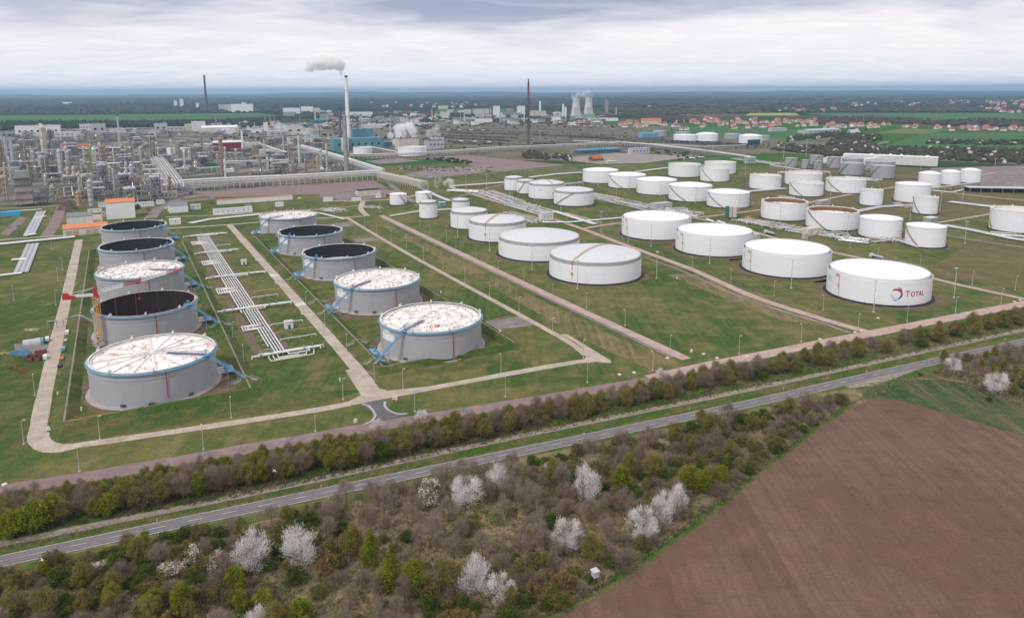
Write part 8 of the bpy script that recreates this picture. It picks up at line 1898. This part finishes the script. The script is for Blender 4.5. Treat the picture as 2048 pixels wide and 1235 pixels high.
# ------------------------------------------------------------------ finish the labels
LM = {'road': [('the asphalt junction', (745, 825)), ('the concrete bend', (1200, 720)), ('the pink road fork', (1390, 730)), ('the second gravel fork', (1745, 664)), ('the logo tank', (1750, 610)), ('the front dome with walkway', (1190, 570)), ('the rafter roofed tank', (306, 815)), ('the studded roof tank', (860, 724)), ('the tower crane', (202, 690)), ('the orange garage', (172, 469)), ('the skips', (70, 715)), ('the far concrete crossroads', (455, 450)), ('the small white hut', (579, 657)), ('the rusty open tanks', (1640, 455)), ('the silos', (1460, 437)), ('the pump house on stilts', (1096, 441)), ('the widest banded tank', (1078, 524)), ('the red roofed gatehouse', (1190, 322)), ('the plain domed tank', (1570, 556)), ('the grey pads', (1020, 645)), ('the three domed tanks', (1900, 370)), ('the last stair tank', (1848, 496)), ('the tan valve house', (1630, 470)), ('the outermost concrete corner', (75, 890)), ('the wide tank at the edge', (2020, 466)), ('the steel tanks', (1700, 345)), ('the far white roofed tank', (576, 471)), ('the dark open shed', (740, 391)), ('the tall chimneys', (694, 341)), ('the grey furnace', (42, 414)), ('the silver column', (193, 356)), ('the tan column', (90, 306)), ('the maroon hall', (457, 303)), ('the broad white rack', (335, 355)), ('the brown ringed column', (445, 350)), ('the teal power station', (730, 300)), ('the cooling towers', (1165, 233.5)), ('the flare mast', (1057, 290)), ('the slim pale stack', (240, 291)), ('the cream hall', (538, 310)), ('the slim white stack', (486, 305)), ('the small white tanks', (343, 310)), ('the wide silver column', (392, 343)), ('the white boiler tower', (398, 263)), ('the orange capped column', (124, 359)), ('the yellow vessel', (268, 405)), ('the pale green column', (106, 402)), ('the steam cloud', (806, 290)), ('the pipe bridge end', (1495, 321)), ('the blue loading roof', (1195, 307)), ('the pale blue domes', (1414, 283)), ('the white cube works', (993, 231)), ('the grey pylon', (1873, 240)), ('the dark village wood', (1340, 240)), ('the church', (1625, 252)), ('the farm hall', (1640, 266)), ('the manor roof', (1302, 248)), ('the rape field', (1545, 229)), ('the bright green field', (1960, 275)), ('the pyramid shed', (1706, 267)), ('the hedge end', (2040, 262)), ('the skyline halls', (1940, 190)), ('the distant red estate', (1960, 205)), ('the village middle', (1480, 250)), ('the village green', (1570, 250)), ('the long red row', (1720, 255))],
      'hedge': [('the asphalt junction', (760, 880)), ('the concrete bend', (1190, 800)), ('the pink road fork', (1370, 760)), ('the second gravel fork', (1740, 690)), ('the lower road end', (30, 1050)), ('the outermost concrete corner', (160, 1010)), ('the studded roof tank', (930, 860)), ('the pair of bright trees', (90, 1030)), ('the rafter roofed tank', (400, 980)), ('the striped lawn', (1560, 730)), ('the logo tank', (1880, 670)), ('the picture edge road', (2040, 640)), ('the grey lamp between bend and fork', (1280, 780)), ('the white huts lawn', (580, 930)), ('the cherry at the kerb', (850, 850))],
      'brush': [('the cherry pair by the road', (965, 1000)), ('the lone roadside cherry', (1172, 1000)), ('the cherry trio at the field', (1320, 1050)), ('the clearing cherry', (1133, 1096)), ('the low cherry pair', (975, 1195)), ('the pink cherries', (550, 1130)), ('the pointed green tree', (742, 1125)), ('the lime tree trio', (1410, 980)), ('the lone lime tree', (1243, 980)), ('the field gate', (1690, 806)), ('the pale stems', (1030, 1080)), ('the road marker posts', (330, 1085)), ('the bottom lime trees', (560, 1235)), ('the lower lime pair', (336, 1228)), ('the grey hunting stand', (1190, 1160)), ('the bottom corner', (40, 1225)), ('the white splash of shrubs', (205, 1140)), ('the narrowing wedge', (1560, 870)), ('the bare clearing', (840, 1080)), ('the bend in the field edge', (1480, 950)), ('the layby side bushes', (1620, 830)), ('the dark thicket', (120, 1190)), ('the russet bushes', (1120, 1178)), ('the roadside thicket', (1330, 890)), ('the tan blossom shrub', (861, 1008)), ('the dry grass patch', (720, 1190))],
      'clump': [('the farm track', (1880, 735)), ('the round cherry', (1992, 786)), ('the upper cherry', (1905, 742)), ('the road verge', (2000, 700)), ('the picture edge', (2090, 740))],
      'lawn': [('the orange roofed block', (270, 420)), ('the green crop', (1930, 790)), ('the striped lawn', (1640, 618)), ('the silver pipe track', (90, 430))]}
ZN = {'hedge': ' in the roadside hedge', 'brush': ' in the brushwood', 'clump': ' in the corner thicket', 'lawn': '', 'road': ''}
ZG = {'hedge': 'trees of the roadside hedge', 'brush': 'shrubs and trees of the brushwood', 'clump': 'trees of the corner thicket', 'lawn': 'lone shrubs on the lawns'}
def finish_labels():
    groups = {}
    for o, look, zone in PEND:
        z = zone if zone in LM else 'road'; p = o.location; q = PJ((p.x, p.y, 0)); best = None
        for nm, xy in LM[z]:
            g = G(*xy); d = math.hypot(g.x - p.x, g.y - p.y) / (1 if z != 'road' else max(120, math.hypot(g.x, g.y)) ** .5)
            if best is None or d < best[0]: best = (d, nm)
        groups.setdefault((look, z, best[1]), []).append((best[0], o))
        if zone in ZG: o['group'] = ZG[zone]
    for (look, z, nm), lst in groups.items():
        lst.sort(key=lambda e: e[0])
        for i, (d, o) in enumerate(lst):
            a = f"{look}{ZN[z]} next to {nm}" if len(lst) == 1 else f"{ordw(i)} {look}{ZN[z]} outward from {nm}"
            o['label'] = a if len(a.split()) <= 16 else a.replace(ZN[z], '')
finish_labels()
# a small hunting stand and shed at the field edge, a gull over the trees, another over the works
t = thing('hunting_stand', 'weathered grey hunting stand at the edge of the ploughed field', 'hunting stand', G(1190, 1164), .5); mb = MB(); mb.box(0, 0, 2.2, 1.8, 1.8, 1.9); put(mb.build('cabin', M_lgrey), t); mb = MB(); mb.box(0, 0, 4.1, 2.3, 2.3, .2); put(mb.build('roof', plain('tin_roof', (.55, .53, .60), .2, 1)), t); mb = MB()
for sx in (-.8, .8):
    for sy in (-.8, .8): mb.bar((sx * 1.3, sy * 1.3, 0), (sx, sy, 2.2), .16)
put(mb.build('leg_frame', M_bark), t)
def gull(p, lab, s=1.0):
    t = thing('gull', lab, 'bird', p, .8); mb = MB(); mb.lathe([(.01, -.42), (.07, -.3), (.12, -.05), (.10, .15), (.05, .30), (.06, .36), (.01, .46)], 8); mb.v = [(v[2] * s, v[0] * s, v[1] * s) for v in mb.v]
    for s_ in (-1, 1):
        A = [(.12, .08 * s_, .02), (-.12, .08 * s_, .02), (-.06, .42 * s_, .22), (.14, .42 * s_, .24), (-.16, 1.0 * s_, .10), (-.10, .98 * s_, .12)]
        vs = [(a * s, b * s, c * s) for a, b, c in A] + [(a * s, b * s, (c + .03) * s) for a, b, c in A]; mb.add(vs, [(0, 1, 2, 3), (3, 2, 4, 5), (9, 8, 7, 6), (11, 10, 8, 9), (0, 3, 9, 6), (3, 5, 11, 9), (1, 7, 8, 2), (2, 8, 10, 4), (5, 4, 10, 11)])
    mb.add([(-.4 * s, -.05, 0), (-.4 * s, .05, 0), (-.6 * s, .13 * s, .01), (-.6 * s, -.13 * s, .01)], [(0, 1, 2, 3)]); put(mb.build('body', M_white), t)
gull(G(549, 941, 14), 'white gull flying low over the hedge trees', 1.2); gull(G(84, 1119, 8), 'white gull gliding over the roadside bushes', 1.1)
